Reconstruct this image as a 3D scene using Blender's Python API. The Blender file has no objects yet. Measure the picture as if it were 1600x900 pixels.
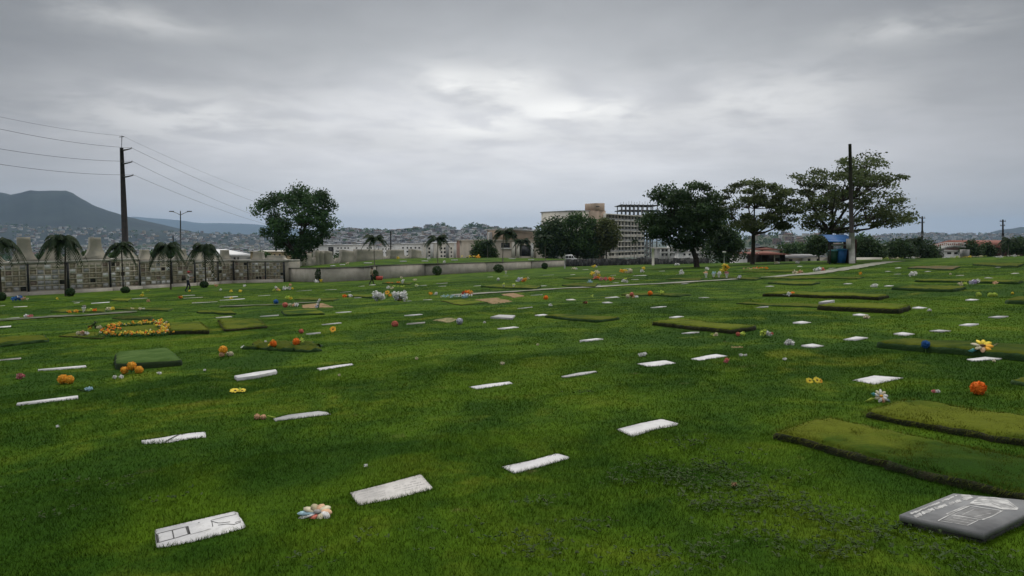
import bpy, math, random
import numpy as np
from mathutils import Vector
R = math.radians
rng = np.random.default_rng(7)
random.seed(7)
S = bpy.context.scene
COL = S.collection

# ------------------------------------------------------------------ camera, sky, sun, exposure
F = 1120.0                     # focal length in photo pixels (1600 wide)
PITCH = math.atan(78.0 / F)
EYE = np.array([0.0, 0.0, 1.6])
cam_data = bpy.data.cameras.new("camera")
cam_data.sensor_width = 36.0
cam_data.lens = 36.0 * F / 1600.0
cam_data.clip_start = 0.05
cam_data.clip_end = 40000.0
cam = bpy.data.objects.new("camera", cam_data)
COL.objects.link(cam)
cam.location = EYE
cam.rotation_euler = (R(90) - PITCH, 0, 0)
S.camera = cam

S.view_settings.view_transform = 'Standard'
S.view_settings.look = 'None'
S.view_settings.exposure = 0.35
S.view_settings.gamma = 1.0
S.view_settings.use_curve_mapping = False
try:
    S.cycles.use_denoising = True
    S.cycles.max_bounces = 6
    S.cycles.diffuse_bounces = 3
    S.cycles.glossy_bounces = 2
    S.cycles.transmission_bounces = 3
    S.cycles.volume_bounces = 1
    S.cycles.transparent_max_bounces = 8
except Exception:
    pass

SUN_EL, SUN_AZ = R(56), R(12)   # high thin-cloud sun ahead of the camera
W = bpy.data.worlds.new("World")
S.world = W
W.use_nodes = True
nt = W.node_tree
nt.nodes.clear()


class NG:
    """small helper for node graphs"""
    def __init__(s, tree):
        s.t = tree

    def n(s, typ, **kw):
        nd = s.t.nodes.new(typ)
        for k, v in kw.items():
            setattr(nd, k, v)
        return nd

    def put(s, sock, v):
        if v is None:
            return
        if isinstance(v, (int, float)):
            sock.default_value = v
        elif isinstance(v, (tuple, list)):
            sock.default_value = (*v, 1.0) if len(v) == 3 and sock.type == 'RGBA' else v
        else:
            s.t.links.new(v, sock)

    def m(s, op, a, b=None, c=None, clamp=False):
        nd = s.n('ShaderNodeMath', operation=op)
        nd.use_clamp = clamp
        for i, v in enumerate((a, b, c)):
            s.put(nd.inputs[i], v)
        return nd.outputs[0]

    def noise(s, vec, scale, detail=4, rough=.55, dist=0.0):
        nd = s.n('ShaderNodeTexNoise')
        s.put(nd.inputs['Vector'], vec)
        nd.inputs['Scale'].default_value = scale
        nd.inputs['Detail'].default_value = detail
        nd.inputs['Roughness'].default_value = rough
        nd.inputs['Distortion'].default_value = dist
        return nd.outputs['Fac']

    def mix(s, fac, a, b, mode='MIX'):
        nd = s.n('ShaderNodeMix', data_type='RGBA', blend_type=mode)
        s.put(nd.inputs[0], fac)
        s.put(nd.inputs[6], a)
        s.put(nd.inputs[7], b)
        return nd.outputs[2]

    def ramp(s, fac, stops):
        nd = s.n('ShaderNodeValToRGB')
        e = nd.color_ramp.elements
        while len(e) < len(stops):
            e.new(0.5)
        for i, (p, c) in enumerate(stops):
            e[i].position = p
            e[i].color = (*c, 1) if len(c) == 3 else c
        s.put(nd.inputs[0], fac)
        return nd.outputs[0]

    def rng(s, v, a, b, c=0.0, d=1.0):
        nd = s.n('ShaderNodeMapRange')
        nd.interpolation_type = 'SMOOTHSTEP'
        s.put(nd.inputs[0], v)
        for i, x in enumerate((a, b, c, d)):
            nd.inputs[i + 1].default_value = x
        return nd.outputs[0]


g = NG(nt)
sky = g.n('ShaderNodeTexSky', sky_type='NISHITA')
sky.sun_disc = False
sky.sun_elevation = SUN_EL
sky.sun_rotation = SUN_AZ
sky.air_density = 1.0
sky.dust_density = 2.0
tc = g.n('ShaderNodeTexCoord')
nrm = g.n('ShaderNodeVectorMath', operation='NORMALIZE')
g.put(nrm.inputs[0], tc.outputs['Generated'])
sep = g.n('ShaderNodeSeparateXYZ')
g.put(sep.inputs[0], nrm.outputs[0])
dx, dy, dz = sep.outputs
zz = g.m('MAXIMUM', dz, 0.0)
inv = g.m('DIVIDE', 1.0, g.m('ADD', zz, 0.10))
cp = g.n('ShaderNodeCombineXYZ')
g.put(cp.inputs[0], g.m('MULTIPLY', dx, inv))
g.put(cp.inputs[1], g.m('MULTIPLY', dy, inv))
n_big = g.noise(cp.outputs[0], 0.55, 5, .52, 0.4)
n_mid = g.noise(cp.outputs[0], 1.7, 6, .55, 0.3)
base = g.ramp(zz, [(0.0, (.51, .53, .585)), (.055, (.525, .54, .59)), (.11, (.535, .54, .58)), (.17, (.50, .505, .535)),
                   (.235, (.375, .385, .405)), (.32, (.245, .253, .268)), (.45, (.75, .75, .76)), (.7, (1.2, 1.2, 1.2)), (1.0, (1.35, 1.35, 1.35))])
az = g.m('ARCTAN2', dx, dy)
# lens corner darkening put into the sky colour, stronger to the sides
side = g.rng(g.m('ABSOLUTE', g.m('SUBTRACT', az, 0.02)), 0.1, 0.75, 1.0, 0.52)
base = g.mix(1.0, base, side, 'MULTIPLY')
b1 = g.rng(n_big, .34, .68, .88, 1.12)
b2 = g.rng(n_mid, .30, .72, .95, 1.06)
calm = g.rng(zz, .02, .14, 0.15, 1.0)          # smoother near the horizon
bb = g.m('ADD', 1.0, g.m('MULTIPLY', g.m('SUBTRACT', g.m('MULTIPLY', b1, b2), 1.0), calm))
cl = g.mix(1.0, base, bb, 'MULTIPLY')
brn = g.noise(cp.outputs[0], 2.3, 6, .52, .5)
brf = g.noise(cp.outputs[0], 4.5, 5, .55, .4)
brm = g.m('ADD', g.m('MULTIPLY', brn, .62), g.m('MULTIPLY', brf, .38))
# breaks in the cloud deck: azimuth, height, half widths, strength
for (ba, bz, wa, wz, st) in [(-.085, .205, .055, .022, .80), (.00, .205, .05, .022, .7), (.07, .172, .10, .017, .95), (-.05, .150, .075, .013, .75), (.34, .175, .13, .035, .40), (-.42, .150, .14, .03, .38), (.50, .245, .09, .016, .38), (-.47, .255, .10, .016, .34), (-.02, .15, .36, .07, .34)]:
    ex = g.m('POWER', g.m('DIVIDE', g.m('SUBTRACT', az, ba), wa), 2.0)
    ez = g.m('POWER', g.m('DIVIDE', g.m('SUBTRACT', dz, bz), wz), 2.0)
    pk = g.m('POWER', 2.718, g.m('MULTIPLY', g.m('ADD', ex, ez), -1.0))
    pk = g.m('MULTIPLY', g.m('MULTIPLY', pk, st), g.rng(brm, .36, .60, 0.12, 1.0))
    cl = g.mix(pk, cl, (.80, .80, .80))
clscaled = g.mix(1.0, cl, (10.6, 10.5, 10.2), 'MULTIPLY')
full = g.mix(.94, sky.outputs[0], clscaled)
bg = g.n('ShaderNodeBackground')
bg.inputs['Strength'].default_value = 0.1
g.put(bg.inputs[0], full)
wo = g.n('ShaderNodeOutputWorld')
nt.links.new(bg.outputs[0], wo.inputs[0])

sd = bpy.data.lights.new("sun", 'SUN')
sd.energy = 1.4
sd.angle = R(14)
sd.color = (1.0, .96, .9)
so = bpy.data.objects.new("sun", sd)
COL.objects.link(so)
so.rotation_euler = Vector((math.sin(SUN_AZ) * math.cos(SUN_EL), math.cos(SUN_AZ) * math.cos(SUN_EL), math.sin(SUN_EL))).to_track_quat('Z', 'Y').to_euler()

# ------------------------------------------------------------------ helpers
ORG = {}


def tag(o, label=None, cat=None, group=None, kind=None):
    if label:
        o['label'] = label
    if cat:
        o['category'] = cat
    if group:
        o['group'] = group
    if kind:
        o['kind'] = kind
    return o


def thing(name, loc, label, cat, group=None):
    o = bpy.data.objects.new(name, None)
    o.empty_display_size = .2
    COL.objects.link(o)
    o.location = [float(v) for v in loc]
    ORG[o.name] = np.array(loc, float)
    return tag(o, label, cat, group)


def raw_mesh(name, v, loops, starts, mats, mi=None, tint=None, smooth=False):
    me = bpy.data.meshes.new(name)
    v = np.asarray(v, np.float32)
    me.vertices.add(len(v))
    me.vertices.foreach_set('co', v.ravel())
    loops = np.asarray(loops, np.int32)
    starts = np.asarray(starts, np.int32)
    me.loops.add(len(loops))
    me.loops.foreach_set('vertex_index', loops)
    me.polygons.add(len(starts))
    me.polygons.foreach_set('loop_start', starts)
    if mi is not None:
        me.polygons.foreach_set('material_index', np.asarray(mi, np.int32))
    if smooth:
        me.polygons.foreach_set('use_smooth', np.ones(len(starts), bool))
    if tint is not None:
        a = me.attributes.new('tint', 'FLOAT', 'POINT')
        a.data.foreach_set('value', np.asarray(tint, np.float32))
    for m in mats:
        me.materials.append(m)
    me.update(calc_edges=True)
    me.validate()
    return me


def link(name, me, parent=None, loc=None):
    o = bpy.data.objects.new(name, me)
    COL.objects.link(o)
    if parent is not None:
        o.parent = parent
    if loc is not None:
        o.location = [float(x) for x in loc]
    return o


class MB:
    """collects shapes in world space, builds ONE mesh object"""
    def __init__(s):
        s.v, s.f, s.mi, s.t = [], [], [], []
        s.n = 0
        s.m = 0

    def add(s, verts, faces, mi=None, tint=1.0):
        verts = np.asarray(verts, float).reshape(-1, 3)
        s.v.append(verts)
        s.t.append(np.full(len(verts), tint))
        for f in faces:
            s.f.append([i + s.n for i in f])
            s.mi.append(s.m if mi is None else mi)
        s.n += len(verts)
        return s

    def box(s, c, size, rz=0.0, mi=None, tint=1.0):
        """c = centre of the base"""
        x, y, z = (size[0] / 2, size[1] / 2, size[2])
        p = np.array([[-x, -y, 0], [x, -y, 0], [x, y, 0], [-x, y, 0], [-x, -y, z], [x, -y, z], [x, y, z], [-x, y, z]])
        co, si = math.cos(rz), math.sin(rz)
        q = p.copy()
        q[:, 0] = p[:, 0] * co - p[:, 1] * si
        q[:, 1] = p[:, 0] * si + p[:, 1] * co
        return s.add(q + np.asarray(c, float), [(0, 3, 2, 1), (4, 5, 6, 7), (0, 1, 5, 4), (1, 2, 6, 5), (2, 3, 7, 6), (3, 0, 4, 7)], mi, tint)

    def hexa(s, b4, t4, mi=None, tint=1.0):
        """bottom 4 and top 4 points, counter-clockwise from above"""
        return s.add(list(b4) + list(t4), [(0, 3, 2, 1), (4, 5, 6, 7), (0, 1, 5, 4), (1, 2, 6, 5), (2, 3, 7, 6), (3, 0, 4, 7)], mi, tint)

    def prism(s, poly, off, mi=None, tint=1.0):
        """poly: points of a planar outline, off: extrusion vector"""
        p = np.asarray(poly, float)
        n = len(p)
        v = np.vstack([p, p + np.asarray(off, float)])
        f = [tuple(range(n))[::-1], tuple(range(n, 2 * n))]
        for i in range(n):
            j = (i + 1) % n
            f.append((i, j, n + j, n + i))
        return s.add(v, f, mi, tint)

    def tube(s, pts, rad, sides=7, mi=None, tint=1.0, cap=True):
        pts = np.asarray(pts, float)
        n = len(pts)
        rad = np.full(n, rad) if np.isscalar(rad) else np.asarray(rad, float)
        d = np.gradient(pts, axis=0)
        d /= np.linalg.norm(d, axis=1)[:, None] + 1e-9
        up = np.array([0, 0, 1.0])
        vs = []
        for i in range(n):
            r = up if abs(d[i, 2]) < .92 else np.array([1.0, 0, 0])
            a = np.cross(d[i], r)
            a /= np.linalg.norm(a)
            b = np.cross(d[i], a)
            an = np.arange(sides) * 2 * math.pi / sides
            vs.append(pts[i] + rad[i] * (np.cos(an)[:, None] * a + np.sin(an)[:, None] * b))
        f = []
        for i in range(n - 1):
            for k in range(sides):
                j = (k + 1) % sides
                f.append((i * sides + k, i * sides + j, (i + 1) * sides + j, (i + 1) * sides + k))
        if cap:
            f.append(tuple(range(sides)))
            f.append(tuple(range((n - 1) * sides, n * sides))[::-1])
        return s.add(np.vstack(vs), f, mi, tint)

    def lathe(s, c, prof, sides=12, mi=None, tint=1.0):
        c = np.asarray(c, float)
        an = np.arange(sides) * 2 * math.pi / sides
        vs = []
        for r, z in prof:
            vs.append(c + np.stack([r * np.cos(an), r * np.sin(an), np.full(sides, z)], 1))
        f = []
        for i in range(len(prof) - 1):
            for k in range(sides):
                j = (k + 1) % sides
                f.append((i * sides + k, i * sides + j, (i + 1) * sides + j, (i + 1) * sides + k))
        f.append(tuple(range(sides))[::-1])
        f.append(tuple(range((len(prof) - 1) * sides, len(prof) * sides)))
        return s.add(np.vstack(vs), f, mi, tint)

    def mesh(s, name, mats, origin, smooth=False):
        v = np.vstack(s.v) - origin
        loops = [i for f in s.f for i in f]
        starts = np.cumsum([0] + [len(f) for f in s.f])[:-1]
        mats = mats if isinstance(mats, (list, tuple)) else [mats]
        return raw_mesh(name, v, loops, starts, mats, s.mi, np.concatenate(s.t), smooth)

    def part(s, name, mats, parent, smooth=False):
        o0 = ORG[parent.name]
        o = link(name, s.mesh(name, mats, o0, smooth), parent)
        ORG[o.name] = o0
        return o

    def top(s, name, mats, loc, label=None, cat=None, group=None, kind=None, smooth=False):
        loc = np.asarray(loc, float)
        o = link(name, s.mesh(name, mats, loc, smooth), None, loc)
        ORG[o.name] = loc
        return tag(o, label, cat, group, kind)


def quads(c, size, nrm, aspect=1.0, up=None):
    """leaf quads: centres c (N,3), size (N,), normals (N,3) -> verts, loops, starts"""
    n = len(c)
    nrm = nrm / (np.linalg.norm(nrm, axis=1)[:, None] + 1e-9)
    r = rng.normal(size=(n, 3)) if up is None else up
    a = np.cross(nrm, r)
    a /= np.linalg.norm(a, axis=1)[:, None] + 1e-9
    b = np.cross(nrm, a)
    sa = (size * .5)[:, None]
    sb = sa * aspect
    v = np.stack([c - a * sa, c - b * sb, c + a * sa, c + b * sb], 1).reshape(-1, 3)
    return v, np.arange(n * 4), np.arange(n) * 4


# ------------------------------------------------------------------ materials
MATS = {}


def pmat(name, c1, c2=None, scale=4.0, rough=.85, bump=0.0, bscale=30.0, tint=False, spec=.25, metal=0.0, transl=0.0, coords='Object', detail=5, lo=.35, hi=.65):
    if name in MATS:
        return MATS[name]
    m = bpy.data.materials.new(name)
    m.use_nodes = True
    t = m.node_tree
    t.nodes.clear()
    q = NG(t)
    tcn = q.n('ShaderNodeTexCoord')
    vec = tcn.outputs[coords]
    c2 = c2 or tuple(min(1, c * .78) for c in c1)
    col = q.mix(q.rng(q.noise(vec, scale, detail, .6), lo, hi), c1, c2)
    if tint:
        at = q.n('ShaderNodeAttribute')
        at.attribute_name = 'tint'
        col = q.mix(1.0, col, at.outputs['Fac'], 'MULTIPLY')
    p = q.n('ShaderNodeBsdfPrincipled')
    q.put(p.inputs['Base Color'], col)
    p.inputs['Roughness'].default_value = rough
    p.inputs['Metallic'].default_value = metal
    p.inputs['Specular IOR Level'].default_value = spec
    if bump:
        bn = q.n('ShaderNodeBump')
        bn.inputs['Strength'].default_value = bump
        bn.inputs['Distance'].default_value = .02
        q.put(bn.inputs['Height'], q.noise(vec, bscale, 4, .6))
        t.links.new(bn.outputs[0], p.inputs['Normal'])
    out = q.n('ShaderNodeOutputMaterial')
    sh = p.outputs[0]
    if transl:
        tr = q.n('ShaderNodeBsdfTranslucent')
        q.put(tr.inputs[0], col)
        mx = q.n('ShaderNodeMixShader')
        mx.inputs[0].default_value = transl
        t.links.new(sh, mx.inputs[1])
        t.links.new(tr.outputs[0], mx.inputs[2])
        sh = mx.outputs[0]
    t.links.new(sh, out.inputs[0])
    MATS[name] = m
    return m


# ------------------------------------------------------------------ pixel rays and ground heights
FWD = np.array([0, math.cos(PITCH), -math.sin(PITCH)])
UPV = np.array([0, math.sin(PITCH), math.cos(PITCH)])


def ray(px, py):
    return FWD + np.array([1.0, 0, 0]) * (px - 800) / F + UPV * (450 - py) / F


def at(px, py, Y):
    d = ray(px, py)
    return EYE + d * (Y / d[1])


def proj(p):
    d = np.asarray(p, float) - EYE
    f = d @ FWD
    return 800 + F * d[..., 0] / f, 450 - F * (d @ UPV) / f


_ph = rng.uniform(0, 6.28, (40, 2))
_dirs = rng.normal(size=(40, 2))
_dirs /= np.linalg.norm(_dirs, axis=1)[:, None]


def wob(x, y, wl, k0, n=6):
    """smooth pseudo-noise in [-1, 1]"""
    r = 0
    for k in range(k0, k0 + n):
        w = wl * (0.6 + 0.25 * (k - k0))
        r = r + np.sin((x * _dirs[k, 0] + y * _dirs[k, 1]) * 6.283 / w + _ph[k, 0])
    return r / n


EDGE_PX = [-2500, -400, 0, 365, 445, 880, 1000, 1130, 1330, 1450, 1600, 2000, 4000]
EDGE_Y = [60, 66, 76, 97, 97, 134, 110, 91, 79, 72, 66, 60, 60]


def edge_y(u):
    return np.interp(u * F + 800, EDGE_PX, EDGE_Y)


RIDGES = [
    (4200, 900, [(-700, 352), (-300, 338), (-60, 316), (0, 303), (12, 303), (22, 306), (38, 302.5), (52, 298.5), (66, 300), (84, 299), (98, 300), (108, 298.5), (118, 302), (130, 310.5), (150, 322), (173, 330), (202, 339), (231, 346), (260, 352), (289, 359), (330, 368), (420, 384)]),
    (13500, 1500, [(100, 345), (214, 339), (260, 342), (289, 345), (318, 349), (361, 349), (404, 351), (460, 357), (540, 366), (620, 376)]),
    (3000, 420, [(-400, 352), (0, 351), (60, 354), (150, 356), (230, 361), (290, 362), (340, 365), (400, 367), (440, 370), (520, 382)]),
    (2300, 520, [(440, 384), (480, 374), (520, 362), (540, 359.5), (575, 361), (600, 361), (616, 364), (641, 361), (665, 356), (676, 353), (691, 352), (704, 355), (717, 360), (725, 356.5), (739, 351), (750, 354), (762, 358), (790, 360), (819, 358), (839, 364), (900, 372), (960, 384)]),
    (1500, 260, [(1120, 385), (1150, 376), (1190, 370), (1220, 367), (1260, 368), (1300, 371), (1340, 374), (1400, 384)]),
    (3500, 700, [(1290, 384), (1340, 374), (1380, 367.5), (1450, 366), (1520, 367), (1600, 366), (1750, 366), (2200, 380)]),
    (5600, 800, [(1490, 384), (1520, 372), (1545, 363), (1560, 359), (1580, 357), (1592, 354.5), (1610, 356), (1750, 350), (2200, 372)]),
]


def gz(x, y):
    """height of the ground sheet"""
    x = np.asarray(x, float)
    y = np.asarray(y, float)
    yy = np.maximum(y, 1e-3)
    u = np.clip(x / yy, -6, 6)
    front = y > 1.0
    ye = np.where(front, edge_y(u), 60.0)
    near = np.where(y < ye, 1.0, 0.0)
    k = np.where(y < ye, 1.0, ye / yy)
    xl, yl = x * k, np.minimum(y, ye)
    xl = np.clip(xl, -90, 90)
    yl = np.maximum(yl, -40)
    z = 0.04 * xl - 0.029 * yl
    r = np.hypot(x, y)
    amp = np.interp(r, [0, 3, 6, 20, 60, 90], [.012, .016, .018, .028, .03, 0.0])
    z = z + near * amp * (wob(x, y, 2.6, 0) + .35 * wob(x, y, .7, 8)) 
    s = np.maximum(y - ye, 0) + np.maximum(np.abs(x) - 90, 0) * .6 + np.maximum(-40 - y, 0)
    z = z - 38.0 * (1 - np.exp(-s / 480.0)) - np.where(s > 0, 1.2 * (1 - np.exp(-s / 6.0)), 0)
    for (Y0, wd, prof) in RIDGES:
        pxs = np.array([p[0] for p in prof])
        pys = np.array([p[1] for p in prof])
        top = EYE[2] + np.interp(u * F + 800, pxs, (372 - pys) / F * Y0, left=-40, right=-40)
        top = top + wob(x, y, 420, 14) * (.02 * np.maximum(top + 40, 0)) + wob(x, y, 130, 20) * (.012 * np.maximum(top + 40, 0))
        e = np.exp(-((y - Y0) / wd) ** 2)
        hz = -44 + np.maximum(top + 44, 0) * e
        z = np.where(front & (y > 300), np.maximum(z, hz), z)
    return z


def gp(px, py, h=0.0):
    """where the pixel's ray meets the ground raised by h"""
    d = ray(px, py)
    ts = np.concatenate([np.geomspace(1.5, 170, 900)])
    p = EYE[None] + d[None] * ts[:, None]
    e = p[:, 2] - gz(p[:, 0], p[:, 1]) - h
    i = np.argmax(e < 0)
    if e[i] >= 0:
        i = len(ts) - 1
    a, b = ts[max(i - 1, 0)], ts[i]
    for _ in range(30):
        c = (a + b) / 2
        q = EYE + d * c
        if q[2] - gz(q[0], q[1]) - h > 0:
            a = c
        else:
            b = c
    return EYE + d * b


E1 = np.array([.83, .55, 0])      # long side of the flat markers
E2 = np.array([.55, -.83, 0])     # long side of the graves
def on(p, h=0.0):
    return np.array([p[0], p[1], float(gz(p[0], p[1])) + h])
# ------------------------------------------------------------------ materials used widely
def lawn_material(name, gain=1.0, yellow=0.0):
    m = bpy.data.materials.new(name)
    m.use_nodes = True
    t = m.node_tree
    t.nodes.clear()
    q = NG(t)
    ge = q.n('ShaderNodeNewGeometry')
    mp = q.n('ShaderNodeVectorMath', operation='MULTIPLY')
    q.put(mp.inputs[0], ge.outputs['Position'])
    mp.inputs[1].default_value = (1, 1, 0)
    P = mp.outputs[0]
    at_ = q.n('ShaderNodeAttribute')
    at_.attribute_name = 'tint'
    big = q.noise(P, .16, 4, .6, .6)
    mid = q.noise(P, .75, 5, .62, .5)
    sm = q.noise(P, 5.5, 4, .65)
    fine = q.noise(P, 42.0, 3, .7)
    deep, fresh, pale = (.0190, .054, .0024), (.056, .110, .0036), (.120, .140, .011)
    c = q.mix(q.rng(q.m('ADD', q.m('MULTIPLY', big, .55), q.m('MULTIPLY', mid, .45)), .42, .58), deep, fresh)
    ymask = q.m('MULTIPLY', q.rng(mid, .50 - yellow, .70 - yellow), q.rng(q.noise(P, .33, 3, .5), .42 - yellow, .62 - yellow))
    c = q.mix(q.m('MULTIPLY', ymask, .85), c, pale)
    spot = q.m('MULTIPLY', q.rng(q.noise(P, 1.9, 4, .6, .3), .53, .68), q.rng(big, .42, .6))
    c = q.mix(q.m('MULTIPLY', spot, .6), c, (.082, .118, .007))
    dry = q.m('MULTIPLY', q.rng(q.noise(P, 1.5, 5, .65, .4), .62, .74), q.rng(sm, .4, .62))
    c = q.mix(q.m('MULTIPLY', dry, .6), c, (.11, .085, .038))
    v = q.m('MULTIPLY', q.rng(sm, .3, .7, .88, 1.12), q.rng(fine, .3, .7, .90, 1.10))
    v = q.m('MULTIPLY', v, gain)
    c = q.mix(1.0, c, v, 'MULTIPLY')
    c = q.mix(1.0, c, at_.outputs['Fac'], 'MULTIPLY')
    p = q.n('ShaderNodeBsdfPrincipled')
    q.put(p.inputs['Base Color'], c)
    p.inputs['Roughness'].default_value = .9
    p.inputs['Specular IOR Level'].default_value = .05
    out = q.n('ShaderNodeOutputMaterial')
    if name.endswith('blade'):
        up_ = q.n('ShaderNodeVectorMath', operation='SCALE')
        t.links.new(ge.outputs['Normal'], up_.inputs[0])
        up_.inputs['Scale'].default_value = .32
        ad_ = q.n('ShaderNodeVectorMath', operation='ADD')
        t.links.new(up_.outputs[0], ad_.inputs[0])
        ad_.inputs[1].default_value = (0, 0, .7)
        no_ = q.n('ShaderNodeVectorMath', operation='NORMALIZE')
        t.links.new(ad_.outputs[0], no_.inputs[0])
        t.links.new(no_.outputs[0], p.inputs['Normal'])
        tr = q.n('ShaderNodeBsdfTranslucent')
        q.put(tr.inputs[0], c)
        mx = q.n('ShaderNodeMixShader')
        mx.inputs[0].default_value = .15
        t.links.new(p.outputs[0], mx.inputs[1])
        t.links.new(tr.outputs[0], mx.inputs[2])
        t.links.new(mx.outputs[0], out.inputs[0])
    else:
        bn = q.n('ShaderNodeBump')
        bn.inputs['Strength'].default_value = .35
        bn.inputs['Distance'].default_value = .03
        q.put(bn.inputs['Height'], q.m('ADD', q.m('MULTIPLY', sm, .7), q.m('MULTIPLY', fine, .35)))
        t.links.new(bn.outputs[0], p.inputs['Normal'])
        t.links.new(p.outputs[0], out.inputs[0])
    return m


M_LAWN = lawn_material('lawn_turf', .95)
M_BLADE = lawn_material('grass_blade', 1.08)
M_MOUND = lawn_material('mound_turf', .78, .16)
M_GRAVE_BLADE = lawn_material('grave_blade', .74, .25)
M_MOUNDSIDE = pmat('mound_side_soil_shade', (.030, .030, .014), (.014, .021, .008), 9, .95, .5, 40)  # soil colour with the shadow of the cut side mixed in
M_VALLEY = pmat('valley_scrub', (.030, .050, .022), (.085, .088, .060), .012, .95, coords='Object', detail=8, lo=.38, hi=.62)
M_HILL = pmat('hill_forest', (.005, .013, .016), (.016, .029, .027), .005, .95, coords='Object', detail=10)

# ------------------------------------------------------------------ ground: one sheet to the horizon
def build_ground():
    az_f = np.linspace(R(-46), R(46), 420)
    az_b = np.linspace(R(46), R(314), 60)[1:-1]
    az = np.concatenate([az_f, az_b])
    rr = [0.0]
    r = 0.6
    while r < 16000:
        rr.append(r)
        r *= 1.0135 if 2 < r < 120 else (1.03 if r < 200 else 1.022)
    rr = np.array(rr[1:])
    A, RR = np.meshgrid(az, rr)
    X, Y = RR * np.sin(A), RR * np.cos(A)
    Z = gz(X, Y)
    v = np.stack([X, Y, Z], -1).reshape(-1, 3)
    nr, na = RR.shape
    i = np.arange(nr - 1)[:, None] * na
    j = np.arange(na)[None]
    j2 = (j + 1) % na
    f = np.stack([i + j, i + na + j, i + na + j2, i + j2], -1)[..., ::-1].reshape(-1, 4)
    # centre fan
    v = np.vstack([v, [[0, 0, float(gz(0.0, 0.0))]]])
    cidx = len(v) - 1
    loops = f.ravel()
    starts = np.arange(len(f)) * 4
    fan = np.stack([np.full(na, cidx), (np.arange(na) + 1) % na, np.arange(na)], 1)
    starts = np.concatenate([starts, len(loops) + np.arange(na) * 3])
    loops = np.concatenate([loops, fan.ravel()])
    cx = v[f].mean(1)
    u = np.clip(cx[:, 0] / np.maximum(cx[:, 1], 1e-3), -6, 6)
    lawn = cx[:, 1] < np.where(cx[:, 1] > 1, edge_y(u), 60) + 3
    lawn &= np.abs(cx[:, 0]) < 92
    lawn &= cx[:, 1] > -42
    high = (cx[:, 2] > -22) & (cx[:, 1] > 1500)
    mi = np.where(lawn, 0, np.where(high, 2, 1))
    mi = np.concatenate([mi, np.zeros(na, int)])
    me = raw_mesh('ground', v, loops, starts, [M_LAWN, M_VALLEY, M_HILL], mi, np.ones(len(v)), True)
    o = link('ground', me)
    tag(o, 'sloping cemetery lawn running down to a valley and far hills', None, None, 'structure')


build_ground()

# ------------------------------------------------------------------ haze: even air round everything
mh = bpy.data.materials.new('haze_air')
mh.use_nodes = True
mh.node_tree.nodes.clear()
q = NG(mh.node_tree)
pv = q.n('ShaderNodeVolumePrincipled')
pv.inputs['Color'].default_value = (.50, .71, 1.0, 1)
pv.inputs['Density'].default_value = 6.0e-5
pv.inputs['Anisotropy'].default_value = 0.0
ov = q.n('ShaderNodeOutputMaterial')
mh.node_tree.links.new(pv.outputs[0], ov.inputs[1])
hb = MB().box((0, 0, -95), (32600, 32600, 520)).top('haze', mh, (0, 0, -95), 'thin blue grey haze filling the valley air', None, None, 'stuff')

# ------------------------------------------------------------------ raised terrace lawn behind its retaining wall
TF = [(445, 420, 440), (508, 419.5, 441), (570, 418.5, 438), (588, 416, 436.5), (664, 413.5, 430.5), (760, 411, 425), (830, 409, 419.5), (883, 407, 416)]
wall_base = [gp(x, yb) for x, yt, yb in TF]
wall_top = [at(x, yt, b[1]) for (x, yt, yb), b in zip(TF, wall_base)]
wall_base = np.array(wall_base)
wall_top = np.array(wall_top)
BK = [(430, 417.5, 99), (490, 414.5, 101), (560, 408.5, 106), (600, 404.5, 112), (665, 403, 120), (760, 402.5, 130), (830, 403, 140), (900, 404.5, 152)]
back = np.array([at(*b) for b in BK])


def build_terrace():
    n = 24
    ti = np.linspace(0, len(TF) - 1, n)
    def samp(p):
        return np.stack([np.interp(ti, np.arange(len(p)), p[:, k]) for k in range(3)], 1)
    a, b = samp(wall_top), samp(back)
    rows = []
    for k in range(9):
        s = k / 8
        p = a * (1 - s) + b * s
        p[:, 2] += .10 * math.sin(math.pi * s) - .03
        p[:, 2] += .05 * wob(p[:, 0], p[:, 1], 6, 3) * math.sin(math.pi * s)
        rows.append(p)
    bb = b + (b - a) * .25
    bb[:, 2] -= 8
    rows.append(bb)
    v = np.vstack(rows)
    f = []
    for k in range(9):
        for i in range(n - 1):
            f.append((k * n + i, k * n + i + 1, (k + 1) * n + i + 1, (k + 1) * n + i))
    mb = MB().add(v, f)
    mb.top('terrace_lawn', [M_LAWN], v[0], 'raised lawn terrace above the low grey retaining wall', None, None, 'structure', True)
    return a, b


TA, TB = build_terrace()


def terrace_pt(px, py):
    """point where a pixel ray meets the terrace surface"""
    best = None
    n = len(TA)
    for s in np.linspace(0, 1, 60):
        p = TA * (1 - s) + TB * s
        p[:, 2] += .10 * math.sin(math.pi * s) - .03
        xs, ys = proj(p)
        y = np.interp(px, xs, ys)
        e = abs(y - py)
        if best is None or e < best[0]:
            best = (e, [np.interp(px, xs, p[:, k]) for k in range(3)])
    return np.array(best[1])


# ------------------------------------------------------------------ narrow footpath across the lawn
M_PATH = pmat('worn_concrete', (.27, .265, .235), (.13, .145, .09), 1.6, .9, .35, 30)
M_PATH2 = pmat('broken_path_stone', (.135, .13, .105), (.026, .062, .006), 1.8, .95, .5, 25)


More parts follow.
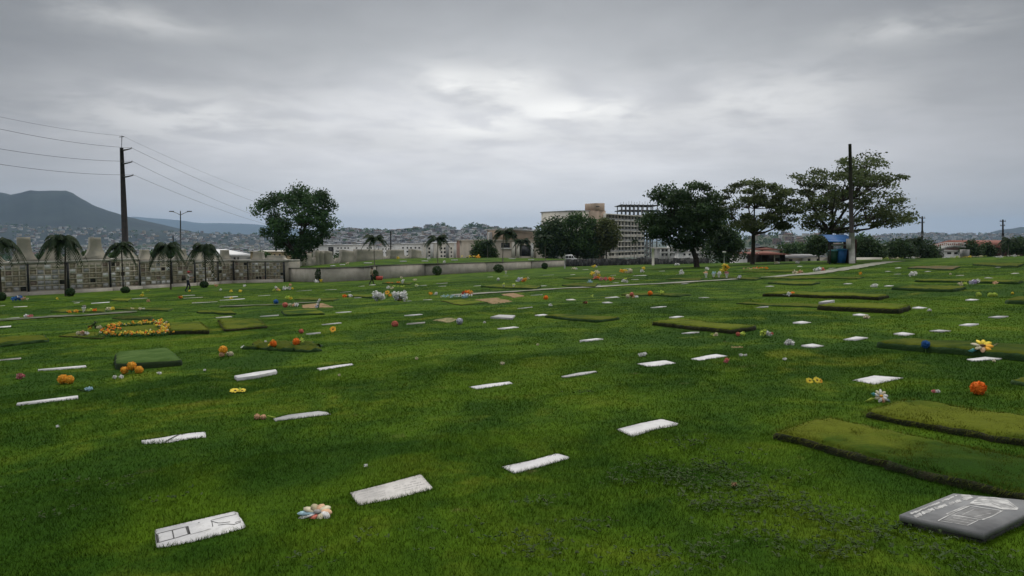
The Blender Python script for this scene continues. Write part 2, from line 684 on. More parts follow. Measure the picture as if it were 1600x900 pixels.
def build_path(name, pts, w0, w1, mat, label):
    P = np.array([gp(x, y) for x, y in pts])
    t = np.concatenate([[0], np.cumsum(np.linalg.norm(np.diff(P[:, :2], axis=0), axis=1))])
    tt = np.arange(0, t[-1], .7)
    c = np.stack([np.interp(tt, t, P[:, k]) for k in range(2)], 1)
    ker = np.ones(7) / 7
    for k in range(2):
        pad = np.concatenate([np.full(3, c[0, k]), c[:, k], np.full(3, c[-1, k])])
        c[:, k] = np.convolve(pad, ker, 'valid')
    d = np.gradient(c, axis=0)
    d /= np.linalg.norm(d, axis=1)[:, None]
    nn = np.stack([-d[:, 1], d[:, 0]], 1)
    wd = np.interp(tt, [0, t[-1]], [w0, w1])
    rag = rng.normal(size=(2, len(tt))) * .07
    rows = []
    for s, k in ((-1, 0), (-.4, 2), (.4, 2), (1, 1)):
        e = c + nn * (s * wd / 2)[:, None] + (nn * rag[k][:, None] if k < 2 else 0)
        rows.append(np.column_stack([e, gz(e[:, 0], e[:, 1]) + .035]))
    V = np.stack(rows, 1).reshape(-1, 3)
    f = []
    for i in range(len(tt) - 1):
        for k in range(3):
            f.append((i * 4 + k, i * 4 + k + 1, (i + 1) * 4 + k + 1, (i + 1) * 4 + k))
    # edges drop into the soil so the slab has a thickness
    MB().add(V, f).top(name, [mat], V[0], label, None, None, 'structure')
    return np.column_stack([c, wd])


PATHS = [
    build_path('path', [(1400, 408.5), (1376, 411), (1350, 415.5), (1322, 420.5), (1290, 425.5), (1240, 430.5), (1180, 434.5), (1120, 439), (1040, 443.5), (960, 447), (900, 450), (840, 453.5), (780, 457.5), (730, 460), (670, 463)], 1.7, 1.0, M_PATH, 'narrow pale concrete path crossing the lawn and rising to the right'),
    build_path('path', [(520, 471.5), (470, 474), (420, 476.5), (360, 479.5), (300, 481.5)], .7, .5, M_PATH2, 'half overgrown strip of the path in the middle of the lawn'),
    build_path('path', [(238, 486), (190, 488.5), (150, 491.5), (90, 495.5), (40, 498.5), (-60, 504)], 1.1, 1.3, M_PATH2, 'crumbling grey strip of the path at the left of the lawn'),
]
# ------------------------------------------------------------------ building materials
M_CONC = pmat('plain_concrete', (.40, .37, .325), (.31, .29, .25), 1.2, .9, .2, 20)
M_CONC_L = pmat('pale_cap_concrete', (.40, .39, .35), (.30, .29, .26), 2.0, .9)
M_WALLTOP = pmat('dark_coping', (.06, .06, .05), (.10, .10, .08), 3, .9)
M_CREST = pmat('crest_plaster', (0.36, 0.33, 0.27), (0.26, 0.25, 0.21), .8, .92, .15, 15)
M_CREST_LIT = pmat('crest_plaster_lit', (.42, .40, .34), (.33, .31, .27), 1.5, .9)  # column flanks and tops: light falling on them put into a paler tone
M_NICHE = [pmat('niche_frame', (0.46, 0.42, 0.34), (0.35, 0.32, 0.26), 1.5, .9),
           pmat('niche_plate_buff', (0.43, 0.37, 0.28), (0.32, 0.28, 0.21), 2, .8),
           pmat('niche_plate_grey', (0.36, 0.36, 0.36), (0.26, 0.26, 0.26), 2, .7),
           pmat('niche_plate_white', (0.70, 0.70, 0.70), (0.56, 0.56, 0.55), 3, .6),
           pmat('niche_plate_pink', (0.31, 0.23, 0.20), (0.24, 0.19, 0.16), 3, .8),
           pmat('niche_plate_dark', (.04, .042, .038), (.025, .025, .022), 3, .6)]
M_PIL = pmat('drain_black', (.022, .024, .026), None, 3, .7)
M_STEEL = pmat('galvanised_steel', (.16, .165, .17), (.10, .10, .10), 3, .5, metal=.6)
M_DARKSTEEL = pmat('dark_steel', (.035, .032, .032), (.055, .045, .04), 2, .6)
M_WHITE = pmat('white_paint', (.74, .74, .72), (.62, .62, .60), 2, .7)
M_CREAM = pmat('cream_plaster', (.72, .69, .61), (.62, .58, .51), .5, .9)
M_BEIGE = pmat('beige_plaster', (.46, .41, .34), (.38, .34, .28), .4, .9)
M_TAN = pmat('tan_plaster', (.46, .36, .28), (.38, .30, .23), .4, .9)
M_GREYP = pmat('grey_plaster', (.40, .40, .39), (.31, .31, .30), .4, .9)
M_DARKWIN = pmat('dark_glass', (.018, .02, .022), (.03, .033, .036), 3, .25, spec=.5)
M_REDTILE = pmat('red_tile', (.26, .10, .075), (.19, .085, .065), 3, .85, .3, 40)
M_BRICKR = pmat('red_brick', (.26, .10, .065), (.20, .085, .06), 6, .9)
M_TINROOF = pmat('grey_tin_roof', (.30, .31, .32), (.20, .19, .18), .6, .55)
M_WHITEROOF = pmat('white_sheet_roof', (.70, .71, .72), (.60, .61, .62), .3, .5)


def perp(a, b, toward=(0, 0, 0)):
    d = (b - a)[:2]
    d = d / np.linalg.norm(d)
    n = np.array([-d[1], d[0], 0.0])
    if (np.asarray(toward) - a)[:2] @ n[:2] < 0:
        n = -n
    return np.array([d[0], d[1], 0.0]), n


# ------------------------------------------------------------------ retaining wall of the terrace
def retaining_wall():
    t = thing('retaining_wall', wall_base[0], 'long low grey concrete retaining wall holding up the lawn terrace', 'wall')
    joints = [0, 3, 4, 6, 7]
    for k in range(len(wall_base) - 1):
        a, b, ta, tb = wall_base[k], wall_base[k + 1], wall_top[k], wall_top[k + 1]
        d, n = perp(a, b)
        lo = np.array([0, 0, .6])
        th = -n * .35
        g_ = d * .02
        mb = MB().hexa([a - lo + g_, b - lo - g_, b - lo + th - g_, a - lo + th + g_], [ta + g_, tb - g_, tb + th - g_, ta + th + g_])
        mb.part('wall_panel', M_CONC, t)
        c = MB().hexa([ta + n * .06 + g_, tb + n * .06 - g_, tb + th * 1.3 - g_, ta + th * 1.3 + g_],
                      [ta + n * .06 + g_ + [0, 0, .10], tb + n * .06 - g_ + [0, 0, .10], tb + th * 1.3 - g_ + [0, 0, .10], ta + th * 1.3 + g_ + [0, 0, .10]])
        c.part('coping', M_WALLTOP, t)
    for k in joints[1:-1]:
        a, ta = wall_base[k], wall_top[k]
        d, n = perp(wall_base[k - 1], a)
        MB().hexa([a - d * .06 + n * .03 - [0, 0, .5], a + d * .06 + n * .03 - [0, 0, .5], a + d * .06 - n * .2 - [0, 0, .5], a - d * .06 - n * .2 - [0, 0, .5]],
                  [ta - d * .06 + n * .03 - [0, 0, .01], ta + d * .06 + n * .03 - [0, 0, .01], ta + d * .06 - n * .2 - [0, 0, .01], ta - d * .06 - n * .2 - [0, 0, .01]]).part('joint_strip', M_WALLTOP, t)


retaining_wall()


# ------------------------------------------------------------------ burial niche wall on the left
def crest_profile(c, wt, wb, h, d, base):
    """outline of one sculpted crest column with concave flanks: points along d from the wall cap"""
    pts = []
    n = 9
    for i in range(n + 1):
        s = i / n
        x = wt + (wb - wt) * (1 - s) ** 3.2
        pts.append((-x, s * h))
    for i in range(n, -1, -1):
        s = i / n
        x = wt + (wb - wt) * (1 - s) ** 3.2
        pts.append((x, s * h))
    return [base + d * p[0] + np.array([0, 0, p[1]]) for p in pts]


def niche_wall(name, label, segs, crests, plinth=.35):
    """segs: list of (px0, base_y0, top_y0, px1, base_y1, top_y1)"""
    first = gp(segs[0][0], segs[0][1])
    t = thing(name, first, label, 'niche wall')
    info = []
    for (x0, b0, t0, x1, b1, t1, npan) in segs:
        A, B = gp(x0, b0), gp(x1, b1)
        hA = at(x0, t0, A[1])[2]
        hB = at(x1, t1, B[1])[2]
        d, n = perp(A, B)
        L = np.linalg.norm((B - A)[:2])
        zt = max(hA, hB)
        info.append((x0, x1, A, B, d, n, hA, hB))
        dep = -n * 2.2
        lo = np.array([0, 0, .8])
        At, Bt = np.array([A[0], A[1], hA]), np.array([B[0], B[1], hB])
        MB().hexa([A - lo, B - lo, B - lo + dep, A - lo + dep], [At, Bt, Bt + dep, At + dep]).part('wall_body', M_CREST, t)
        up = np.array([0, 0, .22])
        MB().hexa([At + n * .14 - d * .05, Bt + n * .14 + d * .05, Bt + dep, At + dep], [At + n * .14 - d * .05 + up, Bt + n * .14 + d * .05 + up, Bt + dep + up, At + dep + up]).part('cap', M_CONC_L, t)
        # footing step
        pA, pB = A + n * .5, B + n * .5
        MB().hexa([pA - lo, pB - lo, B - lo, A - lo], [pA + [0, 0, plinth], pB + [0, 0, plinth], B + [0, 0, plinth], A + [0, 0, plinth]]).part('plinth', M_CONC, t)
        # niche panels
        ncell = max(3, int(round(L / npan / .62)))
        for k in range(npan):
            u0, u1 = k / npan * L + .12, (k + 1) / npan * L - .12
            s0, s1 = u0 / L, u1 / L
            z0 = (A[2] * (1 - s0) + B[2] * s0) + plinth + .02
            z1a = hA * (1 - s0) + hB * s0 - .06
            z0b = (A[2] * (1 - s1) + B[2] * s1) + plinth + .02
            z1b = hA * (1 - s1) + hB * s1 - .06
            rows = 5
            mb = MB()
            def P(u, w, off):
                s = (u - u0) / (u1 - u0)
                za = z0 * (1 - s) + z0b * s
                zb = z1a * (1 - s) + z1b * s
                q_ = A + d * u + n * off
                return np.array([q_[0], q_[1], za + (zb - za) * w])
            cw = (u1 - u0) / ncell
            style = rng.choice(3)
            for i in range(ncell):
                for j in range(rows):
                    r = rng.random()
                    if j == rows - 1 and rng.random() < .55:
                        mi, off = (0, .085)
                    elif r < (.52 if style != 1 else .30):
                        mi, off = 1, .012
                    elif r < .72:
                        mi, off = 2, .06 + rng.random() * .03
                    elif r < .86:
                        mi, off = 3, .075
                    elif r < .95:
                        mi, off = 4, .012
                    else:
                        mi, off = 5, .01
                    a0, a1 = u0 + i * cw + .045, u0 + (i + 1) * cw - .045
                    w0, w1 = j / rows + .02, (j + 1) / rows - .03
                    mb.hexa([P(a0, w0, .003), P(a1, w0, .003), P(a1, w0, off), P(a0, w0, off)][::-1],
                            [P(a0, w1, .003), P(a1, w1, .003), P(a1, w1, off), P(a0, w1, off)][::-1], mi)
            for i in range(ncell + 1):
                c = u0 + i * cw
                mb.hexa([P(c - .04, 0, .095), P(c + .04, 0, .095), P(c + .04, 0, .002), P(c - .04, 0, .002)], [P(c - .04, 1, .095), P(c + .04, 1, .095), P(c + .04, 1, .002), P(c - .04, 1, .002)], 0)
            for j in range(rows + 1):
                w0, w1 = max(0, j / rows - .02), min(1, j / rows + .018)
                mb.hexa([P(u0, w0, .10), P(u1, w0, .10), P(u1, w0, .004), P(u0, w0, .004)], [P(u0, w1, .10), P(u1, w1, .10), P(u1, w1, .004), P(u0, w1, .004)], 0)
            mb.part('niche_panel', M_NICHE, t)
        for k in range(npan + 1):
            u = k / npan * L
            s = u / L
            c = A + d * u
            zt_ = hA * (1 - s) + hB * s
            MB().hexa([c - d * .07 + n * .16, c + d * .07 + n * .16, c + d * .07, c - d * .07], [np.array([p[0], p[1], zt_ - .01]) for p in (c - d * .07 + n * .16, c + d * .07 + n * .16, c + d * .07, c - d * .07)]).part('drain_strip', M_PIL, t)
    for (pc, top, wt_px, wb_px) in crests:
        for (x0, x1, A, B, d, n, hA, hB) in info:
            if x0 <= pc <= x1 or (pc < x0 and (x0, x1) == info[0][:2]):
                # find position along the segment that projects to pc
                ss = np.linspace(-.4, 1, 400)
                pts = A[None] * (1 - ss)[:, None] + B[None] * ss[:, None]
                xs, _ = proj(pts)
                s = np.interp(pc, xs, ss)
                c = A * (1 - s) + B * s - n * .25
                base = np.array([c[0], c[1], hA * (1 - s) + hB * s + .2])
                kx = abs(d[0] - c[0] / c[1] * d[1]) * F / c[1]
                h = at(pc, top, c[1])[2] - base[2]
                prof = crest_profile(base, wt_px / kx / 2 * 1.1, wb_px / kx / 2 * 1.15, max(h, .3), d, base)
                mb = MB()
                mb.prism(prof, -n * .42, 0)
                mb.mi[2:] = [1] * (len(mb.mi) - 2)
                mb.part('crest_column', [M_CREST, M_CREST_LIT], t)
                break
    return t


niche_wall('niche_wall', 'long niche wall of stacked burial plaques on the left, crowned with flared concrete columns',
           [(-190, 474, 421, 45, 461.5, 412, 3), (45, 461.5, 412, 107, 458.5, 410.5, 1), (107, 458.5, 410, 172, 454.5, 408, 1), (172, 454.5, 408, 218, 451.5, 406.5, 1),
            (218, 451.5, 411, 268, 448.5, 408.5, 1), (268, 448.5, 408.5, 304, 446.5, 407, 1), (304, 446.5, 411, 340, 444, 409, 1), (340, 444, 409, 366, 442.5, 408, 1)],
           [(-62, 377, 14, 46), (-8, 383, 16, 42), (42, 370.5, 19, 40), (84, 376, 17, 42), (121, 387, 16, 38), (155, 371, 15, 40), (206, 388, 13, 32), (232, 390, 11, 28), (257, 393, 11, 26),
            (287, 389.5, 13, 24), (314, 392, 12, 22), (336, 394, 9, 22), (356, 390.5, 10, 16)])
niche_wall('niche_wall', 'shorter niche wall facing the lawn at the corner, below the large round tree',
           [(367, 442.5, 408.5, 389, 441.8, 409, 1), (389, 441.8, 409, 445, 440.5, 409, 2)],
           [(400, 393.5, 12, 18), (427, 399.5, 22, 34)])

# ------------------------------------------------------------------ sculpted crest wall at the back of the terrace
def crest_wall():
    base_line = [(466, 417, 100), (494, 415.5, 103), (520, 413, 105), (560, 409.5, 108), (600, 405.5, 113), (660, 403.5, 121)]
    pxs = [b[0] for b in base_line]
    def bp(px):
        return at(px, np.interp(px, pxs, [b[1] for b in base_line]), np.interp(px, pxs, [b[2] for b in base_line]))
    t = thing('crest_wall', bp(500), 'broken row of grey concrete crest blocks along the back of the terrace', 'wall')
    A, B = bp(466), bp(660)
    for (x0, x1, y0, y1, fl, fr) in [(474, 486, 395, 396, 3, 5), (494, 499.5, 391, 391, 0, 0), (501.5, 507, 392, 392.5, 0, 0), (509, 519, 391.5, 393, 0, 6), (536, 553, 390, 392.5, 6, 5), (560, 597, 389.5, 390, 4, 4), (611, 630, 390.5, 390, 2, 4), (645, 657, 389, 391.5, 3, 5)]:
        a, b = bp(x0 - fl), bp(x1 + fr)
        d, n = perp(a, b)
        s = a[1] / F
        L = np.linalg.norm((b - a)[:2])
        lo = np.array([0, 0, .4])
        zt0, zt1 = at(x0, y0, a[1])[2], at(x1, y1, b[1])[2]
        poly = [a - lo, b - lo]
        for i in range(6):
            u = i / 5
            poly.append(np.array([*(b - d * (fr * s * (1 - (1 - u) ** 2.5)))[:2], b[2] + (zt1 - b[2]) * u]))
        for i in range(5, -1, -1):
            u = i / 5
            poly.append(np.array([*(a + d * (fl * s * (1 - (1 - u) ** 2.5)))[:2], a[2] + (zt0 - a[2]) * u]))
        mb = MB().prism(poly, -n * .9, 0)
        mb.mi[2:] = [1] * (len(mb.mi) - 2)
        mb.part('crest_column', [M_CREST, M_CREST_LIT], t)
    # low bay walls with a scooped top between the blocks
    for (x0, x1, y0, dip) in [(486, 494, 402, 3), (519, 530, 403, 3), (527, 536, 403, 2), (597, 611, 399, 2.5), (630, 645, 398, 2.5)]:
        a, b = bp(x0), bp(x1)
        d, n = perp(a, b)
        lo = np.array([0, 0, .4])
        poly = [a - lo, b - lo]
        for i in range(7):
            u = i / 6
            p = b * (1 - u) + a * u
            z = at(x0, y0 + dip * math.sin(math.pi * u), p[1])[2]
            poly.append(np.array([p[0], p[1], max(z, p[2] + .05)]))
        MB().prism(poly, -n * .7, 0).part('bay_wall', M_CREST, t)


crest_wall()


# ------------------------------------------------------------------ rubble stone wall at the far edge of the lawn
def stone_wall():
    m = bpy.data.materials.new('dark_rubble')
    m.use_nodes = True
    tt = m.node_tree
    tt.nodes.clear()
    q = NG(tt)
    tcn = q.n('ShaderNodeTexCoord')
    vo = q.n('ShaderNodeTexVoronoi')
    vo.inputs['Scale'].default_value = 2.2
    tt.links.new(tcn.outputs['Object'], vo.inputs['Vector'])
    c = q.ramp(vo.outputs['Color'], [(.25, (.022, .024, .025)), (.6, (.05, .052, .052)), (.85, (.12, .12, .115))])
    vd = q.n('ShaderNodeTexVoronoi', feature='DISTANCE_TO_EDGE')
    vd.inputs['Scale'].default_value = 2.2
    tt.links.new(tcn.outputs['Object'], vd.inputs['Vector'])
    c = q.mix(q.rng(vd.outputs[0], 0, .08), (.012, .012, .012), c)
    p = q.n('ShaderNodeBsdfPrincipled')
    q.put(p.inputs['Base Color'], c)
    p.inputs['Roughness'].default_value = .95
    o = q.n('ShaderNodeOutputMaterial')
    tt.links.new(p.outputs[0], o.inputs[0])
    pts = [(884, 416.5, 404.5), (940, 415.3, 404.5), (1000, 413.5, 404.2), (1060, 412.5, 404), (1104, 411.5, 404)]
    B = [gp(x, b) for x, b, t in pts]
    T = [at(x, t, b_[1]) for (x, b, t), b_ in zip(pts, B)]
    t = thing('stone_wall', B[0], 'low dark rubble stone wall at the far lawn edge before the balconied building', 'wall')
    for k in range(4):
        d, n = perp(B[k], B[k + 1])
        mb = MB()
        seg = 12
        for i in range(seg):
            s0, s1 = i / seg, (i + 1) / seg
            a, b = B[k] * (1 - s0) + B[k + 1] * s0, B[k] * (1 - s1) + B[k + 1] * s1
            ta, tb = T[k] * (1 - s0) + T[k + 1] * s0, T[k] * (1 - s1) + T[k + 1] * s1
            h = rng.normal() * .06
            lo = np.array([0, 0, .6])
            hh = np.array([0, 0, h])
            mb.hexa([a - lo, b - lo, b - lo - n * .5, a - lo - n * .5], [ta + hh, tb + hh, tb + hh - n * .5, ta + hh - n * .5])
        mb.part('wall_section', m, t)


stone_wall()


# ------------------------------------------------------------------ buildings
class Bld:
    """a box frame for a facade: pixel column/row -> point on the facade plane at depth Y (plane may be skewed)"""
    def __init__(s, x0, Y0, x1, Y1):
        s.x0, s.Y0, s.x1, s.Y1 = x0, Y0, x1, Y1
        a, b = at(x0, 380, Y0), at(x1, 380, Y1)
        s.a, s.b = a, b
        s.d, s.n = perp(a, b)

    def p(s, px, py, off=0.0):
        # intersect pixel ray with the vertical plane
        dd = ray(px, py)
        nn = s.n
        t = ((s.a - EYE) @ nn + 0.0) / (dd @ nn)
        return EYE + dd * t + nn * off

    def slab(s, mb, x0, y0, x1, y1, off, dep, mi=None, yy=None):
        """box: front face between pixel corners, pushed off toward the viewer, dep thick"""
        bl, br, tr, tl = s.p(x0, y1, off), s.p(x1, yy[1] if yy else y1, off), s.p(x1, yy[0] if yy else y0, off), s.p(x0, y0, off)
        k = -s.n * dep
        return mb.hexa([bl, br, br + k, bl + k], [tl, tr, tr + k, tl + k], mi)


def hospital():
    t = thing('hospital', at(975, 412, 255), 'seven storey pale building with curved balcony rows rising behind the trees', 'building')
    w = Bld(878, 250, 952, 262)
    mb = MB()
    w.slab(mb, 893, 330, 924, 420, 0, 18)
    mb.part('wall', M_CREAM, t)
    mb = MB()
    w.slab(mb, 920, 329, 945, 420, .4, 16)
    w.slab(mb, 929, 317.5, 943, 329.5, .6, 6)
    mb.part('wall', M_TAN, t)
    mb = MB()
    w.slab(mb, 929.5, 322, 935, 323.5, .62, .2)
    mb.part('window', M_DARKWIN, t)
    mb = MB()
    w.slab(mb, 892, 328.6, 922, 330.2, .4, 18.8)
    mb.part('roof', M_GREYP, t)
    w3 = Bld(846, 262, 894, 256)
    mb = MB()
    w3.slab(mb, 846, 350, 893, 420, 0, 16)
    mb.part('wall', M_GREYP, t)
    mb = MB()
    w3.slab(mb, 845.5, 345, 893, 347.5, .5, 17)
    mb.part('roof', M_CREAM, t)
    mb = MB()
    w3.slab(mb, 848, 347.5, 892, 350, -.3, 14)
    mb.part('window', M_DARKWIN, t)
    # curved balcony wing, floors follow a gentle arc towards the right
    xs = np.array([944, 954, 964, 974, 984, 994, 1006])
    dep = np.array([256, 254.5, 254, 254.5, 256, 258.5, 262])
    tops = np.array([334.5, 349, 353.8, 361.5, 370.3, 379, 387.8, 396.8, 405.5])
    def bend(py, i):
        # perspective slope of the floor lines along the arc
        s = (xs[i] - 944) / 62
        return py + (372 - py) * .105 * s
    nseg = len(xs) - 1
    fl = [333.2, 342.6, 351.2, 359.6, 368.2, 376.8, 385.4, 394, 402.6, 409]
    def pt(px, py, dY, off=0.0):
        return at(px, py, dY - off)
    for k, y in enumerate(fl[:-1]):
        mb = MB()
        for i in range(nseg):
            y0, y1 = bend(y, i), bend(y, i + 1)
            a, b = pt(xs[i], y0, dep[i], 1.6), pt(xs[i + 1], y1, dep[i + 1], 1.6)
            a2, b2 = pt(xs[i], y0, dep[i] + 14), pt(xs[i + 1], y1, dep[i + 1] + 14)
            a2[2], b2[2] = a[2], b[2]
            h = np.array([0, 0, .38])
            mb.hexa([a - h, b - h, b2 - h, a2 - h], [a, b, b2, a2])
        mb.part('floor_slab', M_CREAM, t)
        if k >= 1:
            mb = MB()
            for i in range(nseg):
                y0, y1 = bend(y, i) - 2.2, bend(y, i + 1) - 2.2
                y0b, y1b = bend(y, i) - .1, bend(y, i + 1) - .1
                a, b = pt(xs[i], y0b, dep[i], 1.5), pt(xs[i + 1], y1b, dep[i + 1], 1.5)
                ta, tb = pt(xs[i], y0, dep[i], 1.5), pt(xs[i + 1], y1, dep[i + 1], 1.5)
                kk = np.array([0, .12, 0])
                if k in (2, 6):
                    continue
                mb.hexa([a, b, b + kk, a + kk], [ta, tb, tb + kk, ta + kk])
            if mb.v:
                mb.part('balcony_parapet', M_GREYP if k % 2 else M_CREAM, t)
    for k in range(len(fl) - 2):
        for i in range(nseg):
            for c in range(2):
                s0, s1 = c / 2, (c + 1) / 2
                x0, x1 = xs[i] * (1 - s0) + xs[i + 1] * s0, xs[i] * (1 - s1) + xs[i + 1] * s1
                d0 = dep[i] * (1 - s0) + dep[i + 1] * s0
                yt0 = bend(fl[k], i) * (1 - s0) + bend(fl[k], i + 1) * s0
                yb0 = bend(fl[k + 1], i) * (1 - s0) + bend(fl[k + 1], i + 1) * s0
                def quad(xa, xb, off, nm, mm):
                    a, b = pt(xa, yb0, d0, off), pt(xb, yb0, d0, off)
                    ta, tb = pt(xa, yt0 + 1.0, d0, off), pt(xb, yt0 + 1.0, d0, off)
                    kk = np.array([0, .25, 0])
                    MB().hexa([a, b, b + kk, a + kk], [ta, tb, tb + kk, ta + kk]).part(nm, mm, t)
                quad(x0, x0 + 3.2, -.2, 'wall_pier', M_CREAM if k else M_BEIGE)
                quad(x0 + 3.2, x1, -.25, 'window', M_DARKWIN)
    mb = MB()
    for (x, y0, y1, dY) in [(945, 333, 346, 254), (949.5, 387, 410, 254), (961, 387, 410, 253.5)]:
        a = at(x, y1, dY)
        b = at(x, y0, dY)
        mb.box((a[0], a[1], a[2]), (.9, .9, b[2] - a[2]))
    mb.part('column', M_CREAM, t)
    mb = MB()
    w.slab(mb, 950.5, 390, 961, 409, .1, 1)
    mb.part('door_opening', M_DARKWIN, t)


hospital()


M_SCAF = pmat('scaffold_grey', (.20, .205, .22), (.13, .135, .145), 2, .7)


def scaffold():
    t = thing('scaffold_tower', at(1000, 412, 275), 'unfinished steel frame tower with scaffolding right of the balconied building', 'scaffold')
    X = [972, 978.5, 985, 991.5, 998, 1004, 1011, 1019, 1026]
    Y0, Y1 = 272, 284
    levels = [319.5, 327.5, 335.5, 344, 352.5, 361, 369.5, 378, 386.5, 395, 403.5]
    for k, y in enumerate(levels):
        mb = MB()
        x0 = 969.5 if k < 3 else 1004
        a, b = at(x0, y, Y0), at(1030, y + (.6 if k < 3 else 0), Y0)
        th = .28 if k < 3 else .2
        h = np.array([0, 0, th])
        q_ = np.array([0, Y1 - Y0 + 4, 0])
        mb.hexa([a - h, b - h, b - h + q_, a - h + q_], [a, b, b + q_, a + q_])
        mb.part('floor_slab', M_GREYP if k >= 3 else M_STEEL, t)
    for i, x in enumerate(X):
        mb = MB()
        for dY in (0, 12):
            bot = 412 if x > 1003 else 336
            a, b = at(x, bot, Y0), at(x, 319, Y0)
            mb.box((a[0], a[1] + dY + .3, a[2]), (.34, .34, b[2] - a[2]))
        mb.part('column', M_SCAF, t)
    mb = MB()
    for i in range(26):
        k = 3 + rng.integers(0, 8)
        y = levels[k] if k < len(levels) else 403
        xa = 1003 + rng.random() * 8
        xb = xa + 3 + rng.random() * 8
        mb.tube([at(xa, y, Y0 - .6), at(xb, y - 8.4, Y0 - .6)], .12, 5)
    mb.part('brace', M_STEEL, t)
    for x in (1002.5, 1006.5, 1010.5, 1015):
        MB().tube([at(x, 412, Y0 - 1.4), at(x, 326 if x < 1004 else 336, Y0 - 1.4)], .16, 5).part('scaffold_pole', M_GREYP, t)
    mb = MB()
    for i in range(14):
        x = 970 + i * 4.2
        a = at(x, 319.5, Y0 + .3)
        mb.tube([a, a + [0, 0, .5 + rng.random() * .9]], .05, 4)
    mb.part('rebar', M_DARKSTEEL, t)


scaffold()


def simple_building(name, label, x0, Y0, x1, Y1, ytop, ybase, mat, wins, dep=10, roof=None, cols=(), cat='building', slabs=()):
    f = Bld(x0, Y0, x1, Y1)
    t = thing(name, f.p((x0 + x1) / 2, ybase), label, cat)
    mb = MB()
    yt = ytop if isinstance(ytop, tuple) else (ytop, ytop)
    bl, br, tr, tl = f.p(x0, ybase), f.p(x1, ybase), f.p(x1, yt[1]), f.p(x0, yt[0])
    lo = np.array([0, 0, 6.0])
    k = -f.n * dep
    mb.hexa([bl - lo, br - lo, br - lo + k, bl - lo + k], [tl, tr, tr + k, tl + k])
    mb.part('wall', mat, t)
    for (a0, b0, a1, b1) in wins:
        w_ = f.slab(MB(), a0, b0, a1, b1, .06, .2).part('window', M_DARKWIN, t)
    for (a0, b0, a1, b1, mm) in cols:
        f.slab(MB(), a0, b0, a1, b1, .35, .6).part('column' if (a1 - a0) < (b1 - b0) else 'ledge', mm, t)
    if roof is not None:
        kind, mm, over, hpx = roof
        a, b = tl + f.n * over - f.d * over, tr + f.n * over + f.d * over
        kk = -f.n * (dep + 2 * over)
        if kind == 'flat':
            h = np.array([0, 0, hpx * Y0 / F])
            MB().hexa([a, b, b + kk, a + kk], [a + h, b + h, b + kk + h, a + kk + h]).part('roof', mm, t)
        else:
            h = np.array([0, 0, hpx * Y0 / F])
            r0, r1 = a + kk / 2 + h, b + kk / 2 + h
            if kind == 'hip':
                r0, r1 = r0 + f.d * dep * .4, r1 - f.d * dep * .4
            MB().add([a, b, b + kk, a + kk, r0, r1], [(0, 1, 5, 4), (2, 3, 4, 5), (1, 2, 5), (3, 0, 4), (0, 3, 2, 1)]).part('roof', mm, t)
    return t, f


# chapel-like hall above the terrace
hall, hf = simple_building('hall', 'beige hall with sloping roof and dark openings behind the terrace palms', 757, 172, 862, 180, (376.5, 375), 404, M_BEIGE,
                           [(783, 379.5, 796.5, 387), (768, 387.5, 775, 391), (803, 384, 806, 400), (812, 383, 829, 400)], 16, ('flat', M_BEIGE, .5, 1.2),
                           [(799, 378, 804, 403, M_CREAM), (807, 382, 811, 403, M_CREAM), (829, 380, 832.5, 403, M_WHITE), (834, 380, 837, 403, M_BEIGE), (783, 387.3, 798, 389.3, M_WHITE), (757, 374.8, 803, 376.9, M_CREAM)])
mb = MB()
f2 = Bld(795, 176, 862, 181)
a, b, c, d_ = f2.p(796, 376), f2.p(862, 376), f2.p(862, 364.5), f2.p(796, 359)
k = -f2.n * 14
mb.hexa([a, b, b + k, a + k], [d_, c, c + k, d_ + k])
mb.part('upper_wall', M_TAN, hall)
mb = MB()
a, b = f2.p(794, 359.2, 1.0), f2.p(864, 365, 1.0)
h = np.array([0, 0, .35])
k = -f2.n * 16
mb.hexa([a, b, b + k, a + k], [a + h, b + h, b + k + h, a + k + h])
mb.part('roof', M_GREYP, hall)
mb = MB()
f2.slab(mb, 800, 367, 807, 372.5, .1, .3)
mb.part('window', M_DARKWIN, hall)
mb = MB()
f2.slab(mb, 796, 356.5, 802.5, 359, -2, 3)
mb.part('roof_vent', M_DARKSTEEL, hall)

# white tank-like vents and pink block left of the hall
t, f = simple_building('annex', 'white ribbed annex roof block rising left of the beige hall', 762, 186, 771, 186, 362.5, 378, M_WHITE, [], 5, None)
for x in (763.5, 766, 768.5):
    f.slab(MB(), x, 362.8, x + .8, 377, .3, .4).part('rib', M_GREYP, t)
simple_building('house', 'dull pink house half hidden behind the bushes left of the hall', 741, 190, 758, 192, 375.5, 404, pmat('dull_pink', (.33, .21, .17), None, .5, .9), [(744, 381, 747, 384), (751, 381, 754, 384)], 9, ('flat', M_GREYP, .3, .8))

